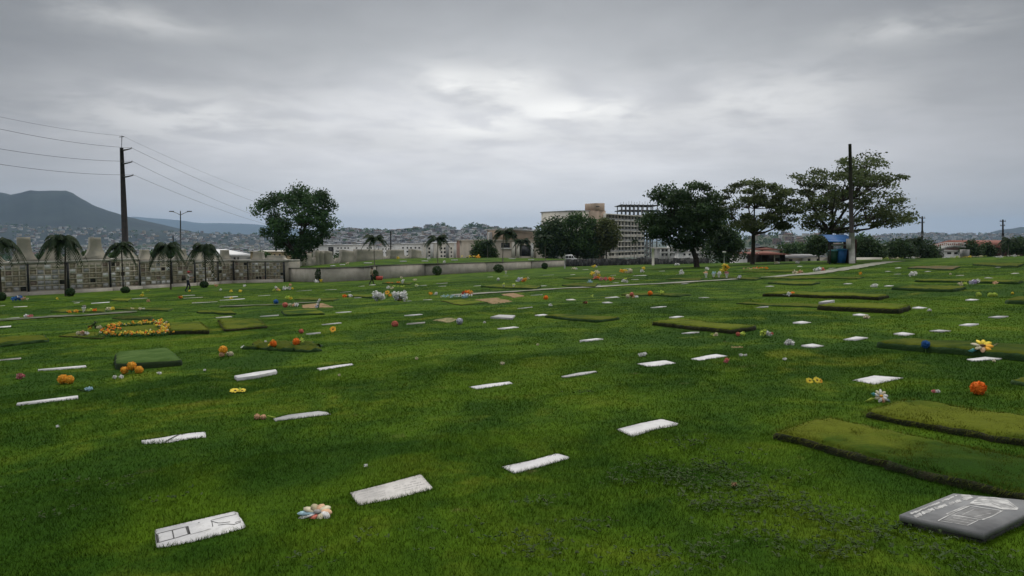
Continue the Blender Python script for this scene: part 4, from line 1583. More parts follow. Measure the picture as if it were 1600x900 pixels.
# tall concrete pole at the shelter: dark above, whitewashed foot with a meter box
kb = gp(1331.5, 411.5)
t, b, tp = pole('concrete_pole', 'tallest concrete pole with whitewashed foot leaning beside the blue shelter', 1331, 411, 225, kb[1], .21, .13, M_DARKSTEEL, 'pole', base=kb, px_top=1328)
z0 = at(1331, 364, kb[1])
MB().tube([kb - [0, 0, .2], z0 + [-.02, 0, 0]], [.27, .235], 12).part('painted_foot', pmat('whitewash', (.50, .49, .46), (.33, .32, .30), 2.5, .9), t, True)
c = at(1325.5, 389, kb[1] - .25)
MB().box(c, (.34, .2, at(1325, 373, kb[1])[2] - c[2])).part('meter_box', M_GREYP, t)
mb = MB()
for z in np.linspace(1.2, 9, 8):
    p = kb * (1 - z / 10.5) + tp * (z / 10.5)
    mb.tube([p + [-.26, 0, 0], p + [.26, 0, 0]], .012, 4)
mb.part('step_bolt', M_STEEL, t)
# small posts at the far edge
for x, yb, yt, r, mat, lab in [(1020.5, 414.5, 388, .17, M_CREAM, 'thick pale concrete post at the lawn edge before the scaffold tower'), (882.5, 419.5, 396, .09, M_GREYP, 'slim grey post at the end of the retaining wall'),
                               (1038, 412, 398, .07, M_WHITE, 'thin white post right of the thick pale post')]:
    pole('post', lab, x, yb, yt, 0, r, r * .9, mat, 'post', base=gp(x, yb))
sb = gp(1131.5, 412)
t = thing('sign_post', sb, 'small blank white sign on a thin post before the dense dark tree', 'sign')
tp = at(1131.5, 394, sb[1])
MB().tube([sb, tp], .035, 6).part('post', M_GREYP, t)
MB().box(tp - [0, .05, .1], (.42, .04, .22)).part('sign_board', M_WHITE, t)
# ------------------------------------------------------------------ hazy town across the valley
TOWN = [pmat('town_white', (.70, .69, .67), (.58, .57, .56), .02, .9), pmat('town_grey', (.26, .26, .27), (.20, .20, .21), .02, .9), pmat('town_cream', (.44, .38, .29), (.36, .31, .24), .02, .9),
        pmat('town_brick', (.26, .19, .16), (.22, .16, .14), .02, .9), pmat('town_roof_red', (.20, .12, .10), (.17, .11, .09), .02, .9), pmat('town_roof_tin', (.33, .34, .36), (.24, .24, .25), .02, .6),
        pmat('town_window', (.05, .055, .06), None, .02, .5), pmat('town_roof_dark', (.11, .11, .115), (.08, .08, .08), .02, .8)]


def house_mesh(mb, w, d, h, roof, mw, mr, org, rz, seed):
    r = np.random.default_rng(seed)
    co, si = math.cos(rz), math.sin(rz)
    def T(p):
        p = np.asarray(p, float).reshape(-1, 3)
        return np.stack([p[:, 0] * co - p[:, 1] * si, p[:, 0] * si + p[:, 1] * co, p[:, 2]], 1) + org
    x, y = w / 2, d / 2
    zb = -6.0
    mb.add(T([[-x, -y, zb], [x, -y, zb], [x, y, zb], [-x, y, zb], [-x, -y, h], [x, -y, h], [x, y, h], [-x, y, h]]),
           [(0, 1, 5, 4), (1, 2, 6, 5), (2, 3, 7, 6), (3, 0, 4, 7)], mw)
    if roof == 0:
        e = .3
        mb.add(T([[-x - e, -y - e, h], [x + e, -y - e, h], [x + e, y + e, h], [-x - e, y + e, h], [-x - e, -y - e, h + .4], [x + e, -y - e, h + .4], [x + e, y + e, h + .4], [-x - e, y + e, h + .4]]),
               [(0, 1, 5, 4), (1, 2, 6, 5), (2, 3, 7, 6), (3, 0, 4, 7), (4, 5, 6, 7), (3, 2, 1, 0)], mr)
    else:
        e = .5
        rh = h + w * .16
        mb.add(T([[-x - e, -y - e, h - .1], [x + e, -y - e, h - .1], [x + e, y + e, h - .1], [-x - e, y + e, h - .1], [-x - e, 0, rh], [x + e, 0, rh]]),
               [(0, 1, 5, 4), (2, 3, 4, 5), (1, 2, 5), (3, 0, 4), (3, 2, 1, 0)], mr)
    nf = max(1, int(h // 2.8))
    for k in range(nf):
        for c in range(max(2, int(w // 3.5))):
            if r.random() < .25:
                continue
            cx = -x + (c + .5) * w / max(2, int(w // 3.5))
            z0 = k * 2.8 + .9
            mb.add(T([[cx - .7, -y - .05, z0], [cx + .7, -y - .05, z0], [cx + .7, -y - .05, z0 + 1.4], [cx - .7, -y - .05, z0 + 1.4]]), [(0, 1, 2, 3)], 6)


def town():
    # candidate sites: (px range, depth range, row limits that can be seen over what stands in front)
    zones = [(-60, 440, 900, 2900, 398, 1650), (470, 860, 850, 2600, 392, 2300), (1150, 1320, 800, 1500, 394, 60), (1330, 1640, 1700, 3900, 388, 900)]
    sites = []
    for (xa, xb, ya, yb, lim, n) in zones:
        k = 0
        tries = 0
        while k < n and tries < n * 30:
            tries += 1
            px = xa + (xb - xa) * rng.random()
            Y = ya * (yb / ya) ** rng.random()
            x = (px - 800) / F * Y
            z = float(gz(x, Y))
            row = 372 + (1.6 - z) / Y * F
            if row > lim + 5:
                continue
            if xa == 470 and z > 10 and wob(np.array(x), np.array(Y), 160, 30) > -.05 - (z - 10) * .01:
                continue
            sites.append((Y, x, z, px))
            k += 1
    sites.sort()
    protos = []
    for s in range(14):
        r = np.random.default_rng(100 + s)
        w, d, h = 7 + 6 * r.random(), 7 + 4 * r.random(), [3.2, 6, 6, 3.4, 8.6][s % 5]
        mw = [0, 2, 1, 0, 3, 0, 2][s % 7]
        roof = [0, 1, 1, 0][s % 4]
        mr = [5, 4, 7, 5, 1][s % 5]
        mb = MB()
        house_mesh(mb, w, d, h, roof, mw, mr, np.zeros(3), 0, s)
        nm = ['white', 'cream', 'grey', 'white', 'brick', 'white', 'cream'][s % 7]
        rn = {5: 'tin', 4: 'red', 7: 'dark', 1: 'grey'}[mr]
        protos.append((mb.mesh('house', TOWN, np.zeros(3)), nm, rn))
    # farthest ones become one mass, the 300 nearest stay single
    for k, (Y, x, z, px) in enumerate(sites[:300]):
        me, wall, roof = protos[int(rng.integers(len(protos)))]
        where = 'below the left mountain' if px < 450 else ('below the twin green hills' if px < 1000 else ('beyond the tin sheds' if px < 1325 else 'on the far right slope'))
        o = link('house', me, None, (x, Y, z))
        o.rotation_euler = (0, 0, rng.normal() * .5)
        s = .85 + .5 * rng.random()
        o.scale = (s, s, s)
        ORG[o.name] = np.array([x, Y, z])
        tag(o, f'tiny {wall} house with a {roof} roof in the town {where}', 'house', f'{wall} houses with {roof} roofs {where}')
    mb = MB()
    for k, (Y, x, z, px) in enumerate(sites[300:]):
        r = rng.random(6)
        mw = [0, 0, 1, 2, 3, 0, 2][int(r[0] * 7)]
        mr = [5, 4, 7, 5, 1, 5, 7][int(r[1] * 7)]
        house_mesh(mb, 7 + 8 * r[2], 7 + 5 * r[3], [3.2, 6, 6, 3.4, 8.6][int(r[4] * 5)], int(r[5] > .4), mw, mr, np.array([x, Y, z]), rng.normal() * .5, k)
    mb.top('town_houses', TOWN, (0, 1500, -30), 'crowded far houses of the hazy town filling the valley and slopes', 'town', None, 'stuff')
    # trees among the houses and on the hills
    C, Sz, T = [], [], []
    for (xa, xb, ya, yb, n) in [(-80, 440, 700, 3000, 1000), (450, 880, 500, 2700, 1500), (1120, 1340, 400, 1700, 420), (1320, 1660, 500, 3900, 800)]:
        for _ in range(n):
            px = xa + (xb - xa) * rng.random()
            Y = ya * (yb / ya) ** rng.random()
            x = (px - 800) / F * Y
            z = float(gz(x, Y))
            rad = 3 + 4 * rng.random()
            m = 26
            d = rng.normal(size=(m, 3))
            d /= np.linalg.norm(d, axis=1)[:, None]
            C.append(np.array([x, Y, z + rad * .8]) + d * rad * np.array([1.2, 1.2, .8]) * (.6 + .5 * rng.random(m))[:, None])
            Sz.append(rad * .75 * (.7 + .6 * rng.random(m)))
            T.append(np.full(m, .6 + .8 * rng.random()))
    C, Sz, T = np.vstack(C), np.concatenate(Sz), np.concatenate(T)
    v, l, s = quads(C, Sz, rng.normal(size=C.shape) + [0, 0, .4], .8)
    o = link('town_trees', raw_mesh('town_trees', v, l, s, [L_MID], None, np.repeat(T, 4)))
    tag(o, 'far off trees scattered between the houses of the hazy town', 'trees', None, 'stuff')


town()
# ------------------------------------------------------------------ raised turf graves
MOUNDS = []


def in_quad(Q, x, y):
    m = np.ones(len(x), bool)
    n = len(Q)
    for i in range(n):
        a, b = Q[i], Q[(i + 1) % n]
        m &= ((b[0] - a[0]) * (y - a[1]) - (b[1] - a[1]) * (x - a[0])) > 0
    return m


def ccw(q_):
    q_ = np.asarray(q_, float)
    x, y = q_[:, 0], q_[:, 1]
    a = np.sum(x * np.roll(y, -1) - np.roll(x, -1) * y)
    return q_ if a > 0 else q_[::-1]


def mound_quad(pxs, h, label, mats=None, name='grave_mound', cat='grave mound', group='raised turf graves', rough=.012, tint=1.0):
    h = h * (.47 if gp(*pxs[0])[1] < 9 else .74)
    P = [gp(x, y, h) for x, y in pxs]
    return mound(ccw([p[:2] for p in P]), h, label, mats, name, cat, group, rough, tint)


def mound_c(px, py, h, label, L=2.2, Wd=.9, mats=None, name='grave_mound', cat='grave mound', group='raised turf graves', rough=.015, tint=1.0):
    """px,py: middle of the top"""
    c = gp(px, py, h)[:2]
    a, b = E2[:2] * L / 2, E1[:2] * Wd / 2
    return mound(ccw([c - a - b, c + a - b, c + a + b, c - a + b]), h, label, mats, name, cat, group, rough, tint)


def mound(Q, h, label, mats=None, name='grave_mound', cat='grave mound', group='raised turf graves', rough=.012, tint=1.0):
    Q = np.asarray(Q)
    L1 = np.linalg.norm(Q[1] - Q[0])
    L2 = np.linalg.norm(Q[3] - Q[0])
    n1, n2 = max(5, int(L1 / .09)), max(5, int(L2 / .09))
    n1, n2 = min(n1, 60), min(n2, 60)
    s, t = np.meshgrid(np.linspace(0, 1, n1), np.linspace(0, 1, n2), indexing='ij')
    s, t = s[..., None], t[..., None]
    P = Q[0] * (1 - s) * (1 - t) + Q[1] * s * (1 - t) + Q[2] * s * t + Q[3] * (1 - s) * t
    s, t = s[..., 0], t[..., 0]
    e = np.minimum(np.minimum(s, 1 - s) * L1, np.minimum(t, 1 - t) * L2)
    roll = np.clip(e / .05, 0, 1)
    roll = roll * roll * (3 - 2 * roll)
    # soften the corners
    cen = Q.mean(0)
    cor = np.minimum(np.minimum(s, 1 - s) * L1, .12) + np.minimum(np.minimum(t, 1 - t) * L2, .12)
    pull = np.clip(1 - cor / .12, 0, 1)[..., None] * .03
    dirc = cen - P
    dirc /= np.linalg.norm(dirc, axis=-1)[..., None] + 1e-9
    P = P + dirc * pull
    edge = (e < 1e-6)
    P = P + edge[..., None] * rng.normal(size=P.shape) * rough
    z = gz(P[..., 0], P[..., 1]) + h * (.80 + .20 * roll) + rough * .8 * wob(P[..., 0], P[..., 1], .5, 4) + rng.normal(size=z_shape(P)) * rough * .3
    V = np.concatenate([P, z[..., None]], -1)
    idx = np.arange(n1 * n2).reshape(n1, n2)
    ring = np.concatenate([idx[:-1, 0], idx[-1, :-1], idx[:0:-1, -1], idx[0, :0:-1]])
    V = V.reshape(-1, 3)
    f = np.stack([idx[:-1, :-1], idx[1:, :-1], idx[1:, 1:], idx[:-1, 1:]], -1).reshape(-1, 4).tolist()
    m = len(ring)
    low = V[ring].copy()
    out = low[:, :2] - cen
    out /= np.linalg.norm(out, axis=1)[:, None] + 1e-9
    midr = low.copy()
    midr[:, :2] += out * (.02 + .012 * rng.normal(size=(m, 1)))
    midr[:, 2] = gz(low[:, 0], low[:, 1]) + h * .4
    low[:, :2] += out * .03
    low[:, 2] = gz(low[:, 0], low[:, 1]) - .06
    base = len(V)
    V = np.vstack([V, midr, low])
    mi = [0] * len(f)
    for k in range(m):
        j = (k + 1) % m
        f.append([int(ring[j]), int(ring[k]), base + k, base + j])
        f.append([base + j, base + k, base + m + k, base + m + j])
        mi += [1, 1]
    loops = [i for q_ in f for i in q_]
    o0 = np.array([cen[0], cen[1], float(gz(cen[0], cen[1]))])
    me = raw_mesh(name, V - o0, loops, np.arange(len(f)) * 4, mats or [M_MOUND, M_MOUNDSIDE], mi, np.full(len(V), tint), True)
    o = link(name, me, None, o0)
    ORG[o.name] = o0
    tag(o, label, cat, group)
    MOUNDS.append((Q, h, mats is None))
    return o


def z_shape(P):
    return P.shape[:2]


M_TARP = pmat('green_felt', (.078, .126, .038), (.050, .092, .024), 3, 1.0, .3, 60, spec=.02)
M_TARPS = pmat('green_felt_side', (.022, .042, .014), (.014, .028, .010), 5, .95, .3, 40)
M_DIRT = pmat('bare_clay', (.26, .165, .085), (.19, .13, .06), 2.5, .95, .6, 18)
M_TURF_SHADE = pmat('shaded_side_turf', (.016, .042, .010), (.026, .060, .014), 6, .95, .6, 30)  # grassy grave sides, front shadow painted into the dark green
HM = [M_MOUND, M_TURF_SHADE]

mound_quad([(1211, 672), (1297, 649), (1660, 724), (1660, 782)], .15, 'largest turf covered grave bed in the right foreground, cut by the photo edge')
mound_quad([(1350, 641), (1421, 621), (1660, 656), (1660, 694)], .14, 'second turf covered grave bed just beyond the largest one on the right')
mound_quad([(1017, 501.5), (1062, 496), (1184, 507), (1143, 514)], .13, 'flat topped yellowish turf slab in the middle right of the lawn', tint=1.15)
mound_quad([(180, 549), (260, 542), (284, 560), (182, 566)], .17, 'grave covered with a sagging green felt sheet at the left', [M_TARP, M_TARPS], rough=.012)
mound_quad([(262, 503.5), (313, 502), (328, 514.5), (265, 516)], .16, 'square edged turf grave directly right of the yellow flower bordered grave')
mound_quad([(341, 498.5), (401, 497), (417, 508.5), (351, 514)], .10, 'low wide turf grave second to the right of the yellow bordered grave')
mound_quad([(180, 511), (243, 506.5), (254, 520), (174, 524)], .05, 'green grave bed inside the ring of yellow flowers')
mound_quad([(440, 485), (494, 482), (506, 488.5), (447, 490.5)], .10, 'turf grave in front of the bare clay grave left of centre', HM, tint=1.2)
mound_quad([(472, 476.5), (504, 473.5), (521, 480), (474, 481.5)], .006, 'bare clay grave with a white orchid left of centre', [M_DIRT, M_DIRT])
mound_quad([(690, 470), (733, 467.5), (762, 472), (722, 476)], .04, 'pale yellowish new turf grave beside the central clay grave', tint=1.25)
mound_quad([(741, 468), (776, 465), (800, 471), (770, 475)], .006, 'bare clay grave right of the pale new turf grave', [M_DIRT, M_DIRT])
mound_quad([(783, 459.5), (803, 457.5), (820, 462), (803, 465)], .03, 'smaller bare clay grave close to the path', [M_DIRT, M_DIRT])
mound_quad([(676, 500), (700, 496), (716, 499), (700, 503.5)], .02, 'worn straw coloured grave patch beside the white ball of flowers', [pmat('straw_patch', (.30, .23, .12), (.07, .10, .03), 9, .95, .6, 30)] * 2)
mound_quad([(1277, 476), (1300, 473), (1424, 475), (1404, 481.5)], .18, 'long thick turf grave with a dark front right of the pale stone slab', tint=1.12)
mound_quad([(1191, 458), (1215, 455), (1388, 459), (1372, 463)], .16, 'long turf grave behind the white and orange flowers on the right', tint=1.1)
mound_quad([(850, 491.5), (876, 489.5), (968, 494.5), (932, 499)], .11, 'dark edged low turf grave in the middle of the lawn', HM, tint=.85)
mound_quad([(1393, 447.5), (1412, 445.5), (1510, 446), (1488, 450.5)], .16, 'turf grave with a dark front edge left of the purple white bouquet', HM)
mound_quad([(1429, 437), (1452, 435.5), (1600, 437), (1590, 440)], .13, 'longest thin turf grave behind the purple white bouquet', HM)
mound_quad([(1367, 531.5), (1420, 527), (1660, 541), (1640, 555)], .15, 'long dark fronted turf grave under the blue ball flower', HM, tint=.85)
mound_quad([(1578, 592), (1600, 586), (1680, 592), (1670, 604)], .13, 'turf grave mostly cut off by the right edge below the orange ball', HM, tint=.8)
mound_quad([(-60, 528), (66, 523), (75, 530), (-60, 545)], .10, 'rounded dark turf grave at the left edge', HM, tint=.8, rough=.03)
mound_quad([(92, 524), (128, 518), (163, 520), (160, 528)], .05, 'low turf grave under the white and pink posy left of the flower border', tint=.95)
mound_quad([(386, 541), (402, 532), (500, 535), (494, 545)], .09, 'shaggy dark turf grave topped with two orange flowers', HM, tint=.7, rough=.05)
mound_quad([(307, 486.5), (315, 483.5), (362, 484.5), (368, 488.5)], .10, 'small turf grave beyond the low wide turf grave', HM)
mound_quad([(174, 496.5), (190, 493), (238, 494), (236, 499)], .06, 'dark oval turf hump behind the yellow bordered grave', HM, tint=.5)
mound_quad([(79, 486), (100, 482.5), (166, 482), (164, 486.5)], .08, 'turf grave behind the row of small yellow flowers at the left', HM)
mound_quad([(176, 482), (200, 480), (270, 481.5), (262, 485)], .08, 'turf grave behind the cream bouquet at the left path', HM, tint=.85)
mound_quad([(172, 468), (182, 465.5), (206, 465.5), (200, 470)], .08, 'short pale turf grave near the niche wall', HM, tint=1.2)
mound_quad([(751, 446.5), (772, 444), (846, 446), (838, 450)], .13, 'turf grave with two lime flowered vases at its front', HM)
mound_quad([(878, 444.5), (900, 441.5), (934, 442), (930, 447)], .12, 'dark rounded turf grave in front of the pink and yellow bouquets', HM, tint=.75)
mound_quad([(1112, 433), (1130, 431.5), (1192, 433), (1180, 436)], .1, 'dark turf grave right of the row of white vases', HM, tint=.7)
mound_quad([(1150, 473), (1170, 471), (1302, 475), (1280, 479)], .06, 'low dark edged turf grave left of the long thick turf grave', HM, tint=.8)
mound_quad([(1200, 440.5), (1220, 438), (1280, 440), (1268, 443)], .12, 'thin turf grave below the bend of the path', HM)
mound_quad([(1180, 434), (1200, 432.5), (1350, 432), (1340, 434.5)], .08, 'longest flat turf grave beside the rising path', HM, tint=.8)
mound_quad([(970, 459.5), (985, 457), (1080, 459), (1060, 462)], .08, 'dark turf grave under the central orange ball flower', HM, tint=.75)
mound_quad([(1380, 477), (1384, 475), (1386, 474.5), (1383, 478)], .05, 'tiny turf hump at the end of the long thick turf grave', HM)
mound_quad([(1572, 467), (1586, 463), (1660, 464), (1650, 471)], .16, 'dark turf grave at the right edge beyond the lime balls', HM, tint=.7)
mound_quad([(1520, 412), (1535, 410), (1600, 411), (1590, 415)], .16, 'far dark fronted turf grave near the right edge', HM, tint=.8)
mound_quad([(1418, 418), (1432, 415.5), (1500, 415.5), (1488, 420)], .13, 'far grave with brownish dried flowers near the right', [pmat('dried_flowers', (.11, .065, .02), (.045, .06, .015), 3, .95, .5, 20), M_TURF_SHADE])
mound_quad([(880, 434.5), (895, 432.5), (985, 434), (975, 436.5)], .1, 'far turf grave behind the pink and orange bouquets', HM, tint=.8)
mound_quad([(1040, 436), (1052, 434), (1100, 434), (1092, 437)], .08, 'far turf grave left of the row of white vases', HM, tint=.8)
mound_quad([(536, 462), (552, 459.5), (590, 461), (580, 464)], .1, 'turf grave left of the big white bouquets', HM)
mound_quad([(597, 441.5), (606, 440), (644, 441), (640, 443.5)], .1, 'far turf grave right of the man with the red bag', HM, tint=.8)
mound_quad([(460, 467), (475, 464.5), (530, 466), (520, 469)], .08, 'turf grave beyond the white orchid', HM, tint=.8)
mound_quad([(1160, 424), (1170, 422), (1245, 421), (1236, 424)], .1, 'far grave behind the orange flower strip', HM, tint=.9)


# ------------------------------------------------------------------ flat grave markers
def marble(name, c1, c2, dirt=.35):
    m = bpy.data.materials.new(name)
    m.use_nodes = True
    t = m.node_tree
    t.nodes.clear()
    q = NG(t)
    tcn = q.n('ShaderNodeTexCoord')
    v = tcn.outputs['Object']
    c = q.mix(q.rng(q.noise(v, 3.5, 6, .6, .8), .4, .65), c1, c2)
    c = q.mix(q.m('MULTIPLY', q.rng(q.noise(v, 11, 5, .65), .52, .72), dirt), c, (.20, .20, .15))
    c = q.mix(q.m('MULTIPLY', q.rng(q.noise(v, 90, 2, .6), .58, .7), .3), c, (.28, .28, .26))
    p = q.n('ShaderNodeBsdfPrincipled')
    q.put(p.inputs['Base Color'], c)
    p.inputs['Roughness'].default_value = .55
    bn = q.n('ShaderNodeBump')
    bn.inputs['Strength'].default_value = .2
    bn.inputs['Distance'].default_value = .004
    q.put(bn.inputs['Height'], q.noise(v, 45, 4, .6))
    t.links.new(bn.outputs[0], p.inputs['Normal'])
    o = q.n('ShaderNodeOutputMaterial')
    t.links.new(p.outputs[0], o.inputs[0])
    return m


M_MARB = [marble('white_marble', (.56, .56, .565), (.43, .43, .445)), marble('warm_marble', (.50, .48, .46), (.38, .365, .35)), marble('grey_marble', (.35, .355, .355), (.26, .265, .265))]
M_CARVE = pmat('carved_line', (.06, .06, .06), (.09, .09, .09), 20, .9)
M_LETTER = pmat('worn_letter', (.33, .325, .32), (.42, .41, .40), 25, .9)
FOOT = []      # footprints kept clear of grass


def plane_hit(px, py, c, n):
    d = ray(px, py)
    t = ((c - EYE) @ n) / (d @ n)
    return EYE + d * t


def marker_poly(pxs, h, label, mat, group='flat white grave markers', thick=.09, name='grave_marker', cat='grave marker'):
    P = np.array([gp(x, y, h) for x, y in pxs])
    c = P.mean(0)
    A = np.c_[P[:, 0] - c[0], P[:, 1] - c[1], np.ones(len(P))]
    k = np.linalg.lstsq(A, P[:, 2], rcond=None)[0]
    n = np.array([-k[0], -k[1], 1.0])
    n /= np.linalg.norm(n)
    c[2] = k[2]
    P = np.array([plane_hit(x, y, c, n) for x, y in pxs])
    a = np.sum(P[:, 0] * np.roll(P[:, 1], -1) - np.roll(P[:, 0], -1) * P[:, 1])
    if a < 0:
        P = P[::-1]
    # slightly chipped bevel: inner top ring
    nn = len(P)
    cen = P.mean(0)
    inn = P + (cen - P) * (.006 / (np.linalg.norm(P - cen, axis=1)[:, None])) * 1.0
    top = inn
    mid = P - n * .006
    bot = P - n * thick
    V = np.vstack([top, mid, bot])
    f = [tuple(range(nn))]
    for r in range(2):
        for i in range(nn):
            j = (i + 1) % nn
            f.append((r * nn + i, (r + 1) * nn + i, (r + 1) * nn + j, r * nn + j))
    o0 = np.array([c[0], c[1], c[2] - h])
    t = thing(name, o0, label, cat, group)
    MB().add(V, f).part('slab', mat, t)
    FOOT.append(P[:, :2].copy())
    return t, c, n


def strips(t, c, n, lines, mat, name, lift=.0015):
    """lines: list of (pixel polyline, width in m)"""
    mb = MB()
    for pl, w in lines:
        P = [plane_hit(x, y, c, n) + n * lift for x, y in pl]
        for a, b in zip(P[:-1], P[1:]):
            d = b - a
            d /= np.linalg.norm(d) + 1e-9
            s = np.cross(n, d) * w / 2
            mb.add([a - s - d * w * .3, b - s + d * w * .3, b + s + d * w * .3, a + s - d * w * .3], [(0, 1, 2, 3)])
    mb.part(name, mat, t)


t, c, n = marker_poly([(241.5, 828), (243, 827), (366, 798.5), (372, 800), (374, 806), (377, 808.5), (383.5, 820), (383, 824), (346, 834), (300, 846), (262, 853), (244, 855)], .006, 'nearest white marble marker with two carved open books, lower left of the lawn', M_MARB[0])
strips(t, c, n, [([(244, 834.5), (293.3, 822.6), (296.3, 834.2), (271.5, 841.5), (246, 848.3), (244, 834.5)], .0085), ([(269.3, 829.3), (271.8, 841)], .007), ([(292, 824), (295.6, 834.5)], .016), ([(245.4, 836), (247, 847)], .014),
                 ([(297.6, 835.2), (314, 831), (329, 826.6)], .004), ([(329.6, 813.2), (349, 808.2), (368.6, 804)], .0055), ([(330, 814.5), (341, 817.3), (349, 817), (359, 815.5)], .007), ([(341.5, 820.6), (355, 818.9), (366, 819.6), (376, 816)], .008), ([(368, 816.4), (376, 814.2)], .008), ([(331, 815), (332.6, 823)], .004), ([(310, 816.6), (311.4, 816.6)], .008)], M_CARVE, 'carving')
t, c, n = marker_poly([(546.5, 769.5), (600, 756), (656, 741), (659, 741.5), (676, 760.5), (674, 763.5), (620, 778), (562, 788.5), (559, 787)], .006, 'white marble marker covered with rows of worn lettering, left of the foreground centre', M_MARB[1])
def bil(u, v):
    q_ = np.array([(547.5, 769), (657.5, 741.8), (674.5, 761.5), (561.5, 787)], float)
    return q_[0] * (1 - u) * (1 - v) + q_[1] * u * (1 - v) + q_[2] * u * v + q_[3] * (1 - u) * v
ln = []
for v, rngs in [(.18, [(.02, .08), (.14, .30), (.36, .42), (.86, .97)]), (.36, [(.07, .36), (.56, .72), (.80, .88)]), (.52, [(.08, .42), (.55, .92)]), (.68, [(.10, .45), (.58, .95)]), (.83, [(.22, .40), (.66, .86)])]:
    for a, b in rngs:
        u = a
        while u < b:
            wl = .006 + .008 * rng.random()
            v1 = v - .035 - .02 * rng.random()
            if rng.random() < .85:
                k = rng.integers(0, 4)
                if k == 0:
                    ln.append(([bil(u, v), bil(u, v1)], .0035))
                elif k == 1:
                    ln.append(([bil(u, v), bil(u + wl, v1), bil(u + wl, v)], .003))
                elif k == 2:
                    ln.append(([bil(u + wl, v1), bil(u, v1), bil(u, v), bil(u + wl, v)], .003))
                else:
                    ln.append(([bil(u, v), bil(u, v1), bil(u + wl, v1)], .0035))
            u += wl + .007
strips(t, c, n, ln, M_LETTER, 'lettering')
marker_poly([(783.5, 729), (830, 719), (869, 708.5), (873, 708.5), (890, 713.5), (888, 716), (845, 728), (806, 738.5), (802, 738.5)], .006, 'blank white marker right of the lettered one in the foreground', M_MARB[0])
marker_poly([(963, 670.5), (1000, 661), (1033, 654.5), (1037, 655), (1060, 661), (1057, 664), (1020, 672), (990, 681.5), (986, 681)], .006, 'clean white marker near the picture centre, right of the blank foreground one', M_MARB[0])
# one slab with a dark diagonal strip laid across it
t, c, n = marker_poly([(220.5, 688), (250, 684), (280, 678.5), (306, 675.5), (321, 674.5), (322.5, 682.5), (300, 684.5), (262, 691.5), (232, 693), (222, 692.5)], .006, 'white marker crossed by a dark diagonal line, left of the lower middle lawn', M_MARB[0])
strips(t, c, n, [([(259, 690.5), (268, 685), (279, 679.3)], .028)], M_CARVE, 'dark_diagonal')
marker_poly([(426, 654), (450, 648), (498, 642), (511, 643.5), (517.5, 647), (505, 648.5), (470, 652.5), (430, 657.5)], .006, 'white marker with a chipped right corner behind two fallen peach blooms', M_MARB[2])
marker_poly([(494, 575.5), (530, 570), (550, 567.8), (553, 570), (530, 573.5), (500, 578.5)], .006, 'narrow white marker in the mid lawn left of centre', M_MARB[0])
marker_poly([(366, 587), (400, 581), (431, 577), (433, 579.5), (400, 586.5), (371, 590)], .05, 'thick standing out marker with a visible front side, left mid lawn', M_MARB[0], thick=.12)
marker_poly([(732, 604.5), (760, 600), (796, 596), (802, 599), (775, 603), (745, 607.5)], .006, 'bright white marker just left of the picture centre', M_MARB[0])
marker_poly([(876, 588), (905, 582), (930, 579.3), (933, 580.5), (910, 585.5), (882, 589)], .012, 'rough greyish marker half sunk in a bare patch near the centre', M_MARB[2])
marker_poly([(995.5, 568), (1036, 563), (1041, 563), (1056.5, 567), (1030, 571.5), (1012, 572.5)], .006, 'white marker right of centre, left of the one with a pink petal', M_MARB[0])
marker_poly([(1079, 560.5), (1105, 555), (1119, 553), (1138, 556), (1118, 559.5), (1093, 563)], .006, 'white marker with a fallen pink petal at its right end', M_MARB[0])
marker_poly([(1331, 594), (1366, 586.5), (1412, 590), (1390, 595), (1366, 600)], .006, 'wide bright marker in the right mid lawn above the white pinwheel', M_MARB[0])
marker_poly([(1510, 561), (1545, 556.5), (1577, 555), (1580, 557), (1560, 561), (1520, 563)], .015, 'white marker under the yellow pinwheel flower', M_MARB[0])
marker_poly([(1568, 541.5), (1600, 538), (1640, 537), (1640, 541), (1600, 542.5)], .015, 'white marker cut by the right edge beside the yellow pinwheel', M_MARB[2])


def mk(cx, cy, w, label, m=0, h=.018, group='flat white grave markers', D=.21):
    P = gp(cx, cy, h)
    Y = P[1]
    L = float(np.clip((w * Y / F - .55 * D) / .83, .3, 1.25))
    a, b = E1[:2] * L / 2, E2[:2] * D / 2
    j = rng.normal() * .03
    co, si = math.cos(j), math.sin(j)
    Q = np.array([-a - b, a - b, a + b, -a + b]) @ np.array([[co, si], [-si, co]]) + P[:2]
    Q = ccw(Q)
    Z = gz(Q[:, 0], Q[:, 1])
    tilt = rng.normal() * .008
    T = np.column_stack([Q, Z + h + tilt * np.array([1, 1, -1, -1])])
    o0 = on(P)
    mb = MB().hexa(T - [0, 0, h + .06], T)
    mb.top('grave_marker', M_MARB[m], o0, label, 'grave marker', group)
    FOOT.append(Q)


